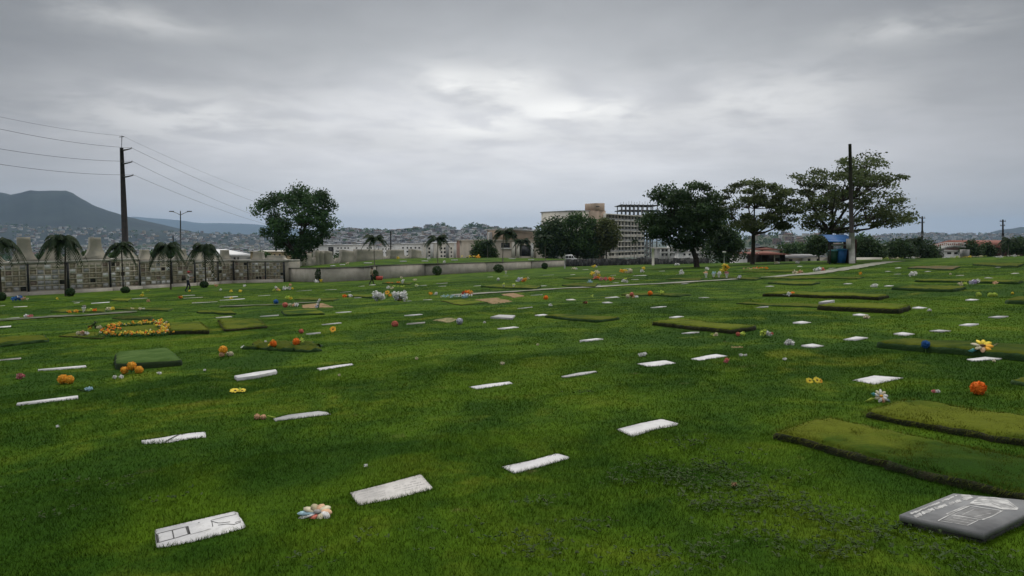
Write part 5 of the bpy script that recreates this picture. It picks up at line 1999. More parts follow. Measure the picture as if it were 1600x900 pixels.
for a in [(75, 624.5, 82, 'long thin white marker at the far left, below the pale blue bud'), (97.5, 575, 64, 'white marker behind the double yellow pompom at the left'), (16, 560.5, 32, 'thin pale marker at the left edge of the mid lawn', 1),
          (924, 530.5, 38, 'white marker in front of the dark edged low grave'), (1078, 519.5, 28, 'thin white marker under the front of the yellowish turf slab'), (1337, 528.5, 42, 'white marker left of the long dark fronted grave'),
          (1270, 540, 36, 'white marker between the white lily tuft and the blue ball'), (1413, 521.5, 34, 'white marker behind the blue ball flower'), (1469, 516.5, 22, 'small white marker right of the one behind the blue ball', 2), (1514, 506.5, 22, 'small white marker left of the long tilted grey one'),
          (1560, 494.5, 34, 'long tilted grey marker at the far right of the mid lawn', 2), (1253, 503.5, 30, 'bright white marker right of the yellowish turf slab'), (794, 512, 34, 'white strip marker below the big grey slab in the centre'), (646, 492, 28, 'white marker above the salmon ball flower'),
          (649, 505, 30, 'narrow cream marker right of the salmon ball flower', 1), (518, 505.5, 30, 'thin white marker above the upright sunflower'), (537, 487.5, 24, 'thin white marker left of the straw coloured patch'), (421, 493, 28, 'white marker between the low wide grave and the clay grave'),
          (489, 520.5, 16, 'short pale marker beside the dull red flower'), (350, 495, 24, 'yellowish marker at the head of the low wide turf grave', 1), (256, 482.5, 16, 'short white marker right of the cream bouquet at the left path'), (820, 480.5, 24, 'pale marker between the clay graves and the red flower ball'),
          (846, 492, 20, 'thin white marker at the left end of the dark edged low grave'), (957, 464.5, 24, 'pale marker left of the white and red posy', 2), (949, 472.5, 16, 'short pale marker nearer than the one left of the white and red posy', 2), (1029, 479.5, 26, 'white marker in front of the central orange ball flower'),
          (1057, 495, 14, 'short pale marker behind the yellowish turf slab'), (1190, 479.5, 20, 'white marker left of the pale bluish stone slab'), (1345, 491.5, 22, 'white marker behind the single white blossom on the right'), (1437, 480.5, 12, 'short white marker at the right end of the long thick grave'),
          (1519, 468, 18, 'white marker below the left lime ball'), (1389, 446.5, 14, 'short white marker at the left end of a dark fronted grave'), (12, 497.5, 30, 'white strip marker at the left edge beside the crumbling path'), (8, 510.5, 18, 'second short marker at the left edge below the crumbling path'),
          (361, 464, 20, 'wide grey white marker in the far left lawn', 2), (353, 468.5, 18, 'darker small marker just in front of the wide grey white one', 2), (320, 472, 34, 'pale green tinted marker left of the wide grey white one', 1), (302, 465, 26, 'cream marker with a red posy at its left end', 1),
          (295, 461.5, 18, 'small white marker in front of the man in the red cap'), (413, 461.5, 18, 'white marker between the yellow flowers and the white orchid', 2), (517, 452.5, 18, 'blue grey marker before the retaining wall', 2), (475, 454, 22, 'pale grey marker beside the far white bouquet', 2),
          (566, 464.5, 24, 'wide pale marker left of the big white bouquets', 2), (838, 460.5, 20, 'bluish marker with small blue flowers beyond the clay graves', 2), (892, 468, 14, 'thin pale marker right of the red flower ball', 1)]:
    mk(*a)
# wide grey slabs
marker_poly([(766, 495), (780, 491.5), (805, 492.5), (800, 496.5)], .05, 'largest grey stone slab in the centre of the lawn', M_MARB[2], 'grey stone slabs', name='stone_slab', cat='grave slab')
marker_poly([(1279, 472), (1290, 469.5), (1304, 468.5), (1296, 471.5)], .10, 'pale bluish stone slab left of the long thick grave', M_MARB[2], 'grey stone slabs', name='stone_slab', cat='grave slab')
# tiny ones far out: nothing tells them apart
TINY = [(3, 477.5, 8), (32, 479, 18), (122, 470.5, 16), (157, 473, 24), (120, 473, 8), (215, 466.5, 26), (372, 467.5, 20), (565, 447, 10), (582, 445, 10), (540, 456, 16), (626, 458, 16), (636, 470, 14), (668, 468, 14), (660, 446, 14), (691, 447, 12), (690, 442.5, 18), (745, 446.5, 12), (766, 432.5, 9),
        (790, 431, 8), (848, 446.5, 14), (857, 429.5, 18), (895, 429, 8), (992, 436.5, 12), (1034, 423.5, 10), (958, 430, 10), (948, 433.5, 8), (962, 441.5, 10), (930, 446, 18), (1000, 430.5, 26), (1100, 464.5, 10), (1203, 447, 14), (1232, 444, 10), (1104, 421.5, 8), (1060, 428.5, 8), (1560, 417.5, 12), (1597, 413.5, 10),
        (1586, 427, 12), (1404, 418.5, 12), (1402, 428, 8), (1388, 424, 10), (1300, 419, 12), (1214, 424.5, 12), (1325, 443, 10), (1500, 430, 10), (1070, 443, 10), (980, 420, 12), (915, 421, 10), (1180, 419, 10), (1250, 416, 10), (1450, 424, 10), (1545, 434, 12)]
for x, y, w in TINY:
    reg = 'left of the flower strip' if x < 690 else ('beyond the path' if y < 441 and x < 1180 else 'on the right rise')
    mk(x, y, w, f'tiny pale grave marker lying in the far lawn {reg}', int(rng.integers(0, 3)), group=f'tiny far markers {reg}')
for k, (x, y, w) in enumerate([(575, 411.5, 12), (630, 409, 10), (664, 408.5, 10), (535, 414.5, 8), (520, 416, 7), (710, 407, 10), (800, 404.5, 10), (830, 406, 9)]):
    P = terrace_pt(x, y)
    L = w * P[1] / F
    MB().box((P[0], P[1], P[2] - .02), (L, .5, .12), .3).top('grave_marker', M_MARB[0], P, 'tiny white grave marker on the raised terrace lawn', 'grave marker', 'markers on the terrace')

# polished dark slab in the lower right corner
M_GRAN = pmat('granite_sky_sheen', (.125, .128, .133), (.215, .217, .22), 6, .45, spec=.6, lo=.3, hi=.7)  # polished top: sky reflection painted in as lighter grey
M_GRANS = pmat('granite_side', (.022, .023, .025), (.035, .036, .038), 10, .5)
M_ETCH = pmat('etched_white', (.52, .52, .51), (.27, .27, .27), 16, .8, lo=.38, hi=.66)
M_ETCHG = pmat('etched_grey', (.20, .20, .20), (.12, .12, .12), 9, .7)
H = .062
P = np.array([gp(x, y, H) for x, y in [(1405, 804.5), (1490, 771), (1640, 785), (1537, 833.5)]])
cc = P.mean(0)
nn_ = np.cross(P[1] - P[0], P[3] - P[0])
nn_ = nn_ / np.linalg.norm(nn_) * (1 if nn_[2] > 0 else -1)
P = np.array([plane_hit(x, y, cc, nn_) for x, y in [(1405, 804.5), (1490, 771), (1640, 785), (1537, 833.5)]])
P = ccw(P) if True else P
t = thing('granite_slab', (cc[0], cc[1], cc[2] - H), 'dark polished granite grave slab with white etched panels in the lower right corner', 'grave slab')
MB().hexa(P - nn_ * .035, P).part('slab', [M_GRAN], t)
mb = MB()
ins = cc + (P - cc) * .965
mb.hexa(ins - nn_ * .13, ins - nn_ * .036)
mb.part('plinth', M_GRANS, t)
FOOT.append(P[:, :2].copy())
c, n = cc, nn_
def etch(pl, mat, lift, name):
    mb = MB()
    for poly in pl:
        q_ = [plane_hit(x, y, c, n) + n * lift for x, y in poly]
        mb.add(q_, [tuple(range(len(q_)))])
    mb.part(name, mat, t)
def zc(x, y):      # zoomed picture -> photo pixels
    return (1390 + x / 7.619, 750 + y / 7.619)
et = []
for (x0, y0, x1, y1, th) in [(250, 402, 800, 186, 17), (300, 437, 560, 330, 30), (560, 335, 930, 215, 28)]:
    k = 0
    u = 0.0
    while u < 1:
        w = .02 + .035 * rng.random()
        if rng.random() < .9:
            def pp(uu, o):
                return zc(x0 + (x1 - x0) * uu + o * .75, y0 + (y1 - y0) * uu + o * .55)
            lo_, hi_ = -th * (.5 + .5 * rng.random()), th * (.5 + .6 * rng.random())
            et.append([pp(u, lo_), pp(u + w, lo_ * (.7 + .5 * rng.random())), pp(u + w, hi_ * (.7 + .5 * rng.random())), pp(u, hi_)])
        u += w + .006
etch(et, M_ETCH, .0012, 'etched_lettering')
etch([[zc(850, 175), zc(960, 180), zc(1000, 215), zc(930, 232), zc(860, 205)]], M_ETCH, .0013, 'etched_ornament')
etch([[zc(940, 285), zc(1060, 205), zc(1240, 207), zc(1400, 235), zc(1470, 290), zc(1535, 335), zc(1520, 357), zc(1350, 352), zc(1250, 330), zc(1120, 305)]], M_ETCH, .0012, 'etched_arch')
lines = [([zc(1010, 262), zc(1150, 250), zc(1400, 300), zc(1490, 340)], .004), ([zc(1060, 225), zc(1260, 222), zc(1420, 265), zc(1500, 330)], .003), ([zc(960, 290), zc(1200, 270), zc(1330, 330)], .003)]
strips(t, c, n, lines, M_ETCHG, 'etched_arch_line', .0022)
etch([[zc(780, 410), zc(950, 330), zc(1330, 372), zc(1110, 470)]], M_ETCHG, .0012, 'etched_picture')
etch([[zc(640, 478), zc(730, 432), zc(1040, 478), zc(930, 540)]], M_ETCHG, .0012, 'etched_small_picture')
strips(t, c, n, [([zc(690, 415), zc(930, 305), zc(1340, 370), zc(1220, 435), zc(1100, 478), zc(690, 415)], .009), ([zc(700, 408), zc(940, 308)], .022), ([zc(580, 487), zc(700, 425)], .006), ([zc(580, 490), zc(760, 512), zc(925, 545), zc(1050, 485)], .006),
                 ([zc(760, 455), zc(1000, 490)], .005), ([zc(720, 475), zc(950, 515)], .004), ([zc(860, 420), zc(1010, 350)], .003), ([zc(1010, 440), zc(1200, 400)], .004)], M_ETCH, 'etched_frame', .002)
# ------------------------------------------------------------------ flowers
CM = {}
CCOL = dict(orange=(.95, .24, .025), amber=(.92, .46, .05), yellow=(.88, .68, .07), lime=(.55, .68, .12), white=(.80, .80, .79), cream=(.70, .64, .46), peach=(.75, .48, .30), pink=(.72, .22, .25), salmon=(.68, .20, .15), red=(.45, .05, .03), blue=(.03, .14, .42),
            sky=(.42, .62, .72), teal=(.18, .55, .58), purple=(.48, .40, .62), brown=(.10, .05, .02), green=(.04, .12, .03), leaf=(.10, .22, .05), dark=(.02, .025, .015), lav=(.62, .62, .74), straw=(.45, .40, .25), grey=(.35, .34, .32), dullpink=(.50, .22, .22))


def cm(n):
    if n not in CM:
        c = CCOL[n]
        CM[n] = pmat('petal_' + n, c, tuple(x * .72 for x in c), 30, .75, transl=.15)
    return CM[n]


def add_quads(mb, c, size, nrm, aspect, mi=0):
    v, l, s = quads(np.asarray(c, float), np.asarray(size, float), np.asarray(nrm, float), aspect)
    mb.add(v, [tuple(range(4 * i, 4 * i + 4)) for i in range(len(c))], mi)


def bloom(kind, c, r, col, par, far):
    """one blossom as a child mesh"""
    mb = MB()
    c = np.asarray(c, float)
    n = {True: .45, False: 1.0}[far]
    if kind == 'b':
        prof = [(r * .86 * math.sin(a), -r * .86 * math.cos(a)) for a in np.linspace(.1, 3.04, 6)]
        mb.lathe(c, prof, 8)
        k = int(300 * n)
        d = rng.normal(size=(k, 3))
        d /= np.linalg.norm(d, axis=1)[:, None]
        add_quads(mb, c + d * (r * (.80 + .16 * rng.random(k)))[:, None], r * (.28 + .14 * rng.random(k)), d + rng.normal(size=(k, 3)) * .8, .6)
        return mb.part('blossom', [cm(col)], par, True)
    if kind in 'df':
        nrm = np.array([rng.normal() * .25, -.75, .65]) if kind == 'd' else np.array([rng.normal() * .15, -.25, 1.0])
        nrm /= np.linalg.norm(nrm)
        a = np.cross(nrm, [1.0, .1, 0])
        a /= np.linalg.norm(a)
        b = np.cross(nrm, a)
        np_ = 9 if not far else 7
        for k in range(np_):
            an = k * 6.283 / np_ + rng.normal() * .08
            d = a * math.cos(an) + b * math.sin(an)
            s = np.cross(nrm, d)
            rr = r * (.85 + .3 * rng.random())
            lift = nrm * r * (.10 + .15 * rng.random())
            p0, p1, p2 = c + d * rr * .18, c + d * rr * .65 + lift, c + d * rr + lift * .5
            w = rr * .30
            mb.add([p0 - s * w * .4, p0 + s * w * .4, p1 + s * w, p2 + s * w * .45, p2 - s * w * .45, p1 - s * w], [(0, 1, 2, 5), (5, 2, 3, 4)])
        mb.part('blossom', [cm(col)], par)
        m2 = MB()
        ring = []
        for k in range(8):
            an = k * 6.283 / 8
            ring.append(c + (a * math.cos(an) + b * math.sin(an)) * r * .26 + nrm * r * .14)
        m2.add(ring + [c + nrm * r * .26], [(k, (k + 1) % 8, 8) for k in range(8)])
        return m2.part('flower_centre', [cm('brown' if col in ('yellow', 'amber') else 'amber')], par)
    if kind == 's':
        k = int(40 * n) + 22
        d = rng.normal(size=(k, 3))
        d /= np.linalg.norm(d, axis=1)[:, None]
        add_quads(mb, c + d * r * (.3 + .7 * rng.random(k))[:, None] * [1.1, 1.1, .85], r * (.5 + .35 * rng.random(k)), rng.normal(size=(k, 3)) * .8 + [0, -.5, .6], .8)
        return mb.part('blossom_spray', [cm(col)], par)
    if kind == 'w':          # wide low strip of blossoms
        k = int(60 * n) + 14
        p = np.stack([(rng.random(k) - .5) * 2 * r, rng.normal(size=k) * r * .18, rng.random(k) * r * .22], 1)
        add_quads(mb, c + p, r * (.10 + .12 * rng.random(k)), rng.normal(size=(k, 3)) + [0, -.4, .8], .75)
        return mb.part('blossom_strip', [cm(col)], par)
    if kind == 'g':
        k = int(16 * n) + 5
        d = rng.normal(size=(k, 3)) * [1, 1, .7] + [0, 0, .3]
        d /= np.linalg.norm(d, axis=1)[:, None]
        for i in range(k):
            s = np.cross(d[i], [0, 0, 1.0])
            s /= np.linalg.norm(s) + 1e-6
            p1, p2 = c + d[i] * r * .55, c + d[i] * r * (.8 + .4 * rng.random())
            mb.add([c, p1 + s * r * .14, p2, p1 - s * r * .14], [(0, 1, 2, 3)])
        return mb.part('leaves', [cm(col)], par)
    if kind == 'v':
        mb.lathe(c, [(r * .42, -r), (r * .46, -r * .9), (r * .30, -r * .55), (r * .5, 0), (r * .72, r * .75), (r * .78, r)], 10)
        return mb.part('vase', [M_WHITE if col == 'white' else cm(col)], par, True)
    if kind == 'k':          # thin stick lying or standing: r = length, direction sideways
        mb.tube([c, c + np.array([r, -.35 * r, -.12 * r])], max(.006, r * .03), 5)
        return mb.part('stem', [cm(col)], par)


def gpm(px, py):
    """like gp, but standing on a raised grave where there is one"""
    p0 = gp(px, py)
    for Q, h, turf in MOUNDS:
        if np.hypot(*(Q.mean(0) - p0[:2])) > 5:
            continue
        for k in np.linspace(.92, .05, 7):
            p = gp(px, py, h * k)
            if in_quad(Q, p[:1], p[1:2])[0]:
                return p
    return p0


def flowers(px, py, label, blooms, cat='flowers', name='flower_bunch', group=None, base=None, stem=True):
    b = gpm(px, py) if base is None else base
    s = b[1] / F
    t = thing(name, b, label, cat, group)
    far = b[1] > 22
    lowest = 9
    for (dx, dy, r, kind, col) in blooms:
        c = b + np.array([dx * s, rng.normal() * r * s * .2, max(dy * s, .02)])
        bloom(kind, c, r * s, col, t, far)
    tops = [q_ for q_ in blooms if q_[3] in 'bds' and q_[1] > q_[2] * 1.3]
    if stem and tops:
        mb = MB()
        for (dx, dy, r, kind, col) in tops:
            mb.tube([b + [dx * s * .3, 0, -.02], b + [dx * s, .01, dy * s]], .006 if not far else .012, 4)
        mb.part('stem', [cm('leaf')], t)
    return t


B = 'b'
flowers(1527, 616, 'big orange pompom flower on the right of the lawn', [(0, 10, 11.8, 'b', 'orange')], 'flower', 'pompom_flower')
flowers(103, 600, 'double amber pompoms side by side at the far left', [(-6, 7.5, 7.8, 'b', 'amber'), (6, 7, 7, 'b', 'amber')], name='pompom_bunch')
flowers(205, 584, 'three amber pompoms with dark leaves in front of the felt covered grave', [(-11, 5.5, 6, 'b', 'amber'), (0, 12, 7, 'b', 'amber'), (12, 6, 6.6, 'b', 'amber'), (0, 4, 8, 'g', 'green')], name='pompom_bunch')
flowers(352, 557, 'posy of one amber pompom with peach and white blooms right of the felt covered grave', [(-4, 10, 7, 'b', 'amber'), (-5, 3.5, 4.6, 'b', 'peach'), (5, 5, 3, 's', 'cream'), (9, 4, 4.4, 'b', 'cream'), (3, 2, 5, 'g', 'dark')], name='pompom_bunch')
flowers(427, 542, 'orange bloom with yellow tips on the left of the shaggy dark grave', [(0, 5, 5.5, 'b', 'orange'), (-5, 3, 3, 's', 'yellow'), (0, 10, 2.5, 's', 'amber')], name='pompom_bunch')
flowers(464, 538, 'orange bloom with lime leaves on the right of the shaggy dark grave', [(0, 4.5, 6, 'b', 'orange'), (8, 7, 5.5, 'g', 'lime'), (-8, 2, 3, 'g', 'leaf')], name='pompom_bunch')
flowers(520.5, 520, 'single upright sunflower left of the lawn centre', [(0, 5.5, 5.2, 'd', 'amber')], 'flower', 'sunflower')
flowers(471, 521, 'single dull red bloom near the sunflower', [(0, 3.5, 4, 'b', 'salmon')], 'flower', 'pompom_flower')
flowers(372, 613, 'flat yellow flower fallen on the grass below the thick marker', [(-4, 2.5, 8, 'f', 'yellow'), (6, 2.5, 6, 'f', 'yellow'), (2, 5, 4, 'g', 'lime')], name='fallen_flower')
flowers(31, 592, 'small rose pink bloom at the far left', [(0, 4, 6, 's', 'dullpink'), (1, 5, 4, 'b', 'pink')], 'flower', 'pompom_flower')
flowers(137, 611, 'pale blue bud with a dark stem lying on the grass at the left', [(0, 3, 4.5, 's', 'sky'), (5, 4, 3, 's', 'sky'), (-16, 1.5, 15, 'k', 'dark')], 'flower', 'fallen_flower')
flowers(617, 510, 'salmon ball bloom at the end of a narrow cream marker', [(0, 3.5, 5.5, 'b', 'salmon')], 'flower', 'pompom_flower')
flowers(718, 507, 'white ball of blossoms beside the straw coloured patch', [(0, 5, 5.5, 'b', 'lav')], 'flower', 'pompom_flower')
flowers(407, 655, 'two fallen peach blooms by the chipped marker', [(-5, 4, 5, 'b', 'peach'), (5, 3.5, 4.6, 'b', 'peach'), (12, 6, 14, 'k', 'lime')], name='fallen_flower')
flowers(1272, 598, 'pair of low yellow flowers on the right mid lawn', [(-7, 3, 5.5, 'd', 'yellow'), (4, 4, 6, 'd', 'yellow'), (9, 2.5, 4.5, 'd', 'amber')], name='flower_bunch')
flowers(1446.5, 551, 'deep blue ball flower with a fallen stick on the long dark fronted grave', [(0, 13, 6.6, 'b', 'blue'), (5, 1, 12, 'k', 'straw')], 'flower', 'pompom_flower')
flowers(1233, 539, 'tuft of white lilies right of the middle of the lawn', [(-4, 3, 4, 's', 'white'), (0, 7, 3.6, 's', 'white'), (4, 3, 4, 's', 'white'), (-1, 3, 3.5, 'b', 'white')], name='lily_tuft')
flowers(1197, 527, 'pale green and white lily bunch in front of the yellowish turf slab', [(-5, 7, 5, 's', 'lime'), (3, 6, 5, 's', 'white'), (-2, 11, 3, 's', 'lime'), (8, 6, 3, 's', 'salmon'), (0, 4, 7, 'g', 'leaf')], name='lily_tuft')
flowers(1158, 525, 'small red and lime posy left of the pale green lilies', [(-5, 3, 3.4, 'b', 'salmon'), (3, 3.5, 4, 's', 'lime')], name='flower_bunch')
flowers(1118, 525, 'thin whitish spray before the yellowish turf slab', [(0, 2, 4, 's', 'cream'), (-5, 1, 4, 'g', 'lime')], name='flower_bunch')
flowers(1135, 568, 'fallen pink petal at the end of a white marker', [(0, 4, 4, 's', 'pink'), (1, 7, 3.4, 's', 'salmon')], 'petal', 'fallen_flower')
flowers(1151, 545, 'peach coloured strip of petals lying on the right mid lawn', [(0, 1, 9, 'w', 'peach')], 'petals', 'fallen_flower')
flowers(1162, 557, 'few white petals scattered right of the pink petal', [(-4, 1, 3, 's', 'white'), (3, 1, 2.4, 's', 'white')], 'petals', 'fallen_flower')
flowers(1003, 557, 'white blossom cluster behind the white marker right of centre', [(-2, 3, 4, 's', 'white'), (3, 4, 4, 's', 'white')], name='flower_bunch')
flowers(1462, 614, 'pink and white bud lying between the wide marker and the orange pompom', [(-3, 3, 3.2, 's', 'pink'), (2, 2.5, 3.4, 's', 'white')], 'flower', 'fallen_flower')
flowers(1147, 762, 'small pink flower growing among the foreground weeds', [(0, 6, 4.5, 's', 'peach'), (2, 4, 3, 's', 'salmon'), (0, 3, 9, 'g', 'leaf')], 'flower', 'wild_flower')
for x, y, r, l in [(571.5, 731, 3, 'lone white petal above the lettered marker'), (90, 669, 2.6, 'lone white petal at the left below the long thin marker'), (248, 585, 3.4, 'white petal right of the three amber pompoms'), (381, 544, 3.6, 'white petal left of the shaggy dark grave'),
                   (785, 570, 3.4, 'cream petals left of the grassy hollow in the centre'), (651, 562, 3, 'cream petals in the middle of the lawn'), (320, 580, 2, 'white petal above the thick marker'), (530, 588, 2, 'yellow white petal below the narrow marker'), (1452, 486, 3, 'white petal on the right behind the tilted marker'),
                   (1553, 566, 2.6, 'pale petal under the marker of the yellow pinwheel'), (1226, 563, 3, 'white petal below the lily tuft'), (908, 535, 2, 'pale petal by the marker before the dark edged grave'), (840, 540, 2, 'cream petal beside the central hollow'), (415, 535, 2, 'tiny petal between the posy and the shaggy grave'), (757, 505, 2.2, 'white petal between the white ball and the grey slab'), (860, 478, 3.4, 'white blossom nearer than the red flower ball')]:
    flowers(x, y, l, [(0, 1.4, r, 's', 'white' if 'cream' not in l and 'yellow' not in l else 'cream')], 'petal', 'petal', 'scattered petals')
flowers(184, 592, 'two white blooms lying left of the three amber pompoms', [(-5, 3, 3.2, 's', 'white'), (5, 3, 3.6, 's', 'white')], 'petals', 'fallen_flower')
flowers(431, 474.5, 'blue ball flower on the path left of centre', [(0, 3, 4.2, 'b', 'blue')], 'flower', 'pompom_flower')
flowers(452, 480, 'red, white and peach posy on the turf grave left of centre', [(-7, 3.5, 4.5, 'b', 'salmon'), (1, 4, 3, 's', 'cream'), (7, 3.5, 3.2, 's', 'peach'), (11, 4, 3.6, 's', 'white')], name='flower_bunch')
flowers(497, 482, 'white orchid standing on the bare clay grave', [(-2, 3, 3, 's', 'lav'), (0, 7, 2.6, 's', 'white'), (1, 11, 2.4, 's', 'white'), (3, 14, 2.2, 's', 'white')], 'flower', 'orchid')
flowers(592, 470, 'left one of the two big white bouquets in the far middle lawn', [(-4, 11, 6.2, 's', 'white'), (3, 9, 6.6, 's', 'white'), (-4, 5, 5.4, 's', 'lav'), (5, 4, 4.4, 's', 'white'), (-3, 9, 5, 'b', 'white'), (3, 7, 5, 'b', 'white'), (0, 2, 7, 'g', 'green')], 'bouquet', 'bouquet')
flowers(625, 470, 'right one of the two big white bouquets, wider, with pink below', [(-6, 11, 6, 's', 'white'), (5, 11, 6.4, 's', 'white'), (-6, 5, 5.6, 's', 'lav'), (7, 5, 6, 's', 'white'), (-5, 8, 5.4, 'b', 'white'), (5, 8, 5.6, 'b', 'white'), (0, 2.4, 4, 's', 'peach'), (0, 2, 9, 'g', 'green')], 'bouquet', 'bouquet')
flowers(606.5, 466, 'sunflower posy between the two big white bouquets', [(-1, 9, 4.4, 'd', 'amber'), (3, 5, 3, 's', 'amber'), (0, 4, 5, 'g', 'leaf')], 'flower', 'sunflower')
flowers(609, 452, 'white blossom spray behind the sunflower posy', [(-2, 3, 3.2, 's', 'white'), (3, 2, 3, 's', 'cream')], name='flower_bunch')
flowers(853, 468, 'red orange flower ball right of the clay graves', [(0, 2.8, 4, 'b', 'orange')], 'flower', 'pompom_flower')
flowers(986, 466, 'white and red posy left of the central orange ball', [(-5, 3, 3.6, 'b', 'cream'), (1, 6.5, 3.4, 'b', 'salmon'), (4, 3, 3, 's', 'peach'), (8, 2.4, 3, 's', 'white')], name='flower_bunch')
flowers(1015.5, 461.5, 'central orange ball flower', [(0, 3.4, 4.2, 'b', 'orange')], 'flower', 'pompom_flower')
flowers(1033, 460.5, 'yellow green tuft right of the central orange ball', [(0, 3, 6, 'g', 'lime'), (2, 4, 3, 's', 'lime')], 'plant', 'leafy_tuft')
flowers(924, 466.5, 'low lime green tuft left of the pale markers', [(0, 3, 6, 'g', 'lime')], 'plant', 'leafy_tuft')
flowers(914, 475, 'small brown red posy below the lime green tuft', [(0, 2, 3.4, 's', 'brown'), (2, 2.4, 2, 's', 'salmon')], name='flower_bunch')
flowers(1235, 463.5, 'white and orange bouquet at the long turf grave on the right', [(-8, 2.4, 5, 'w', 'white'), (-3, 4, 4.4, 's', 'white'), (4, 4, 4.2, 'b', 'orange'), (9, 3, 3, 's', 'sky')], 'bouquet', 'bouquet')
flowers(1353, 498, 'single cream blossom behind the row of right mid markers', [(0, 2.6, 4.6, 's', 'cream'), (0, 2.6, 3, 'b', 'cream')], 'flower', 'pompom_flower')
flowers(1365.5, 449, 'single white blossom left of a dark fronted grave', [(-2, 2.4, 3.4, 's', 'white'), (3, 3, 3.2, 's', 'white')], 'flower', 'flower_bunch')
flowers(1529, 463, 'left lime ball flower on the right rise', [(0, 2.6, 4.2, 'b', 'lime')], 'flower', 'pompom_flower')
flowers(1550, 463.5, 'double lime ball flower right of the single one', [(-3, 2.6, 4, 'b', 'lime'), (4, 2.6, 4, 'b', 'lime')], name='pompom_bunch')
flowers(1521, 444, 'purple white bouquet on the right rise', [(-4, 3, 4.6, 's', 'lav'), (3, 4.4, 4.6, 's', 'purple'), (7, 5, 3.6, 's', 'white')], 'bouquet', 'bouquet')
flowers(1505, 446, 'cream posy left of the purple white bouquet', [(-4, 2.6, 3.6, 's', 'cream'), (3, 2.8, 3.4, 's', 'lime')], name='flower_bunch')
flowers(1427, 432, 'pale star shaped white bouquet on the right rise', [(-2, 3.6, 4.6, 's', 'white'), (2, 5, 4, 's', 'white')], 'bouquet', 'bouquet')
flowers(1555, 444, 'pinkish white blossom right of the purple bouquet', [(0, 2, 3.6, 's', 'peach')], 'flower', 'flower_bunch')
flowers(1582, 460, 'small yellow blossom near the right edge', [(0, 2, 2, 'b', 'yellow')], 'flower', 'pompom_flower')
flowers(1485, 430, 'small pale blossom right of the star shaped bouquet', [(0, 2, 2, 's', 'cream')], 'flower', 'flower_bunch')
flowers(1345, 430, 'yellow blossom on the flat turf grave by the path', [(-1, 3, 2.6, 's', 'amber'), (1, 1.4, 3, 'g', 'leaf')], 'flower', 'flower_bunch')
for x, y, col, l in [(1103, 434, 'peach', 'leftmost white vase of the row, with peach blossoms'), (1115, 434.5, 'sky', 'pale blue flowered white vase, second in the row'), (1123.5, 434.5, 'white', 'white flowered vase, third in the row'), (1135.5, 434.5, 'dullpink', 'rightmost white vase of the row, with pink flowers')]:
    flowers(x, y, l, [(0, 3.6, 3.6, 'v', 'white'), (0, 8.2, 3.4, 's', col), (0, 6.4, 2.6, 's', col)], 'vase', 'flower_vase', 'row of white flower vases')
flowers(1133.5, 427, 'tall yellow flower bush behind the row of white vases', [(-2, 5, 5.5, 's', 'yellow'), (2, 9, 5.5, 's', 'amber'), (-1, 12, 4, 's', 'yellow'), (0, 6, 8, 'g', 'leaf')], 'flowers', 'flower_bush')
flowers(1105, 421.5, 'white bloom right of the leaning tree trunk', [(0, 2, 3, 's', 'white')], 'flower', 'flower_bunch')
flowers(930, 433.5, 'tall cream and yellow bouquet behind the pink and orange ones', [(-5, 6, 4, 's', 'yellow'), (3, 8, 4.4, 's', 'cream'), (-1, 3, 4, 's', 'cream'), (5, 4, 3, 's', 'yellow')], 'bouquet', 'bouquet')
flowers(930, 437, 'red flower cushion at the left of the pink flowers', [(0, 3, 3.4, 's', 'salmon'), (4, 3.4, 3, 's', 'orange')], name='flower_bunch')
flowers(942, 439.5, 'pink purple flower cushion between the red and orange ones', [(-3, 3.4, 4, 's', 'dullpink'), (3, 4, 3.6, 's', 'pink')], name='flower_bunch')
flowers(954, 440, 'orange red flower cushion at the right of the pink flowers', [(0, 4, 4, 's', 'orange'), (3, 5, 3, 's', 'peach')], name='flower_bunch')
flowers(922, 442, 'pale blue heap of blossoms on the dark rounded grave', [(0, 2, 4, 's', 'sky')], name='flower_bunch')
flowers(976, 441.5, 'white posy with a yellow top near the path', [(-2, 3, 3.4, 's', 'white'), (2, 2.4, 3.4, 's', 'white'), (1, 6, 2.4, 's', 'lime')], name='flower_bunch')
flowers(977, 427, 'yellow brown bouquet cluster in the far lawn', [(-6, 4, 3.6, 's', 'amber'), (-1, 4.6, 3.6, 's', 'yellow'), (2, 2.6, 3.6, 's', 'cream')], 'bouquet', 'bouquet')
flowers(984.5, 427.5, 'round cream wreath right of the yellow brown cluster', [(0, 4, 4.2, 'b', 'cream')], 'wreath', 'wreath')
flowers(1004, 426, 'white posy with a yellow tip before the scaffold tower', [(-1, 3, 3.4, 's', 'white'), (1.5, 7, 3, 's', 'yellow')], name='flower_bunch')
flowers(1064, 429, 'white lily pair left of the row of vases', [(-1, 3, 3, 's', 'white'), (1, 6, 2.6, 's', 'white'), (3, 2, 2.4, 's', 'white')], name='lily_tuft')
flowers(1010, 437, 'small dark green potted plant before the scaffold tower', [(0, 3, 5, 'g', 'green')], 'plant', 'leafy_tuft')
flowers(813, 441, 'blue grey, white and orange bouquet beyond the clay graves', [(-3, 4, 4.2, 's', 'lav'), (2, 5, 3.4, 's', 'white'), (5, 3, 3.4, 's', 'orange'), (8, 5, 3, 's', 'amber'), (12, 6.5, 2.4, 's', 'cream')], 'bouquet', 'bouquet')
flowers(778.5, 438.5, 'single white ball flower below the widest clipped bush', [(0, 2.2, 2.6, 'b', 'white')], 'flower', 'pompom_flower')
flowers(790.5, 428, 'little white vase at the foot of the retaining wall', [(0, 2, 2.2, 'v', 'white'), (0, 4, 1.8, 's', 'cream')], 'vase', 'flower_vase')
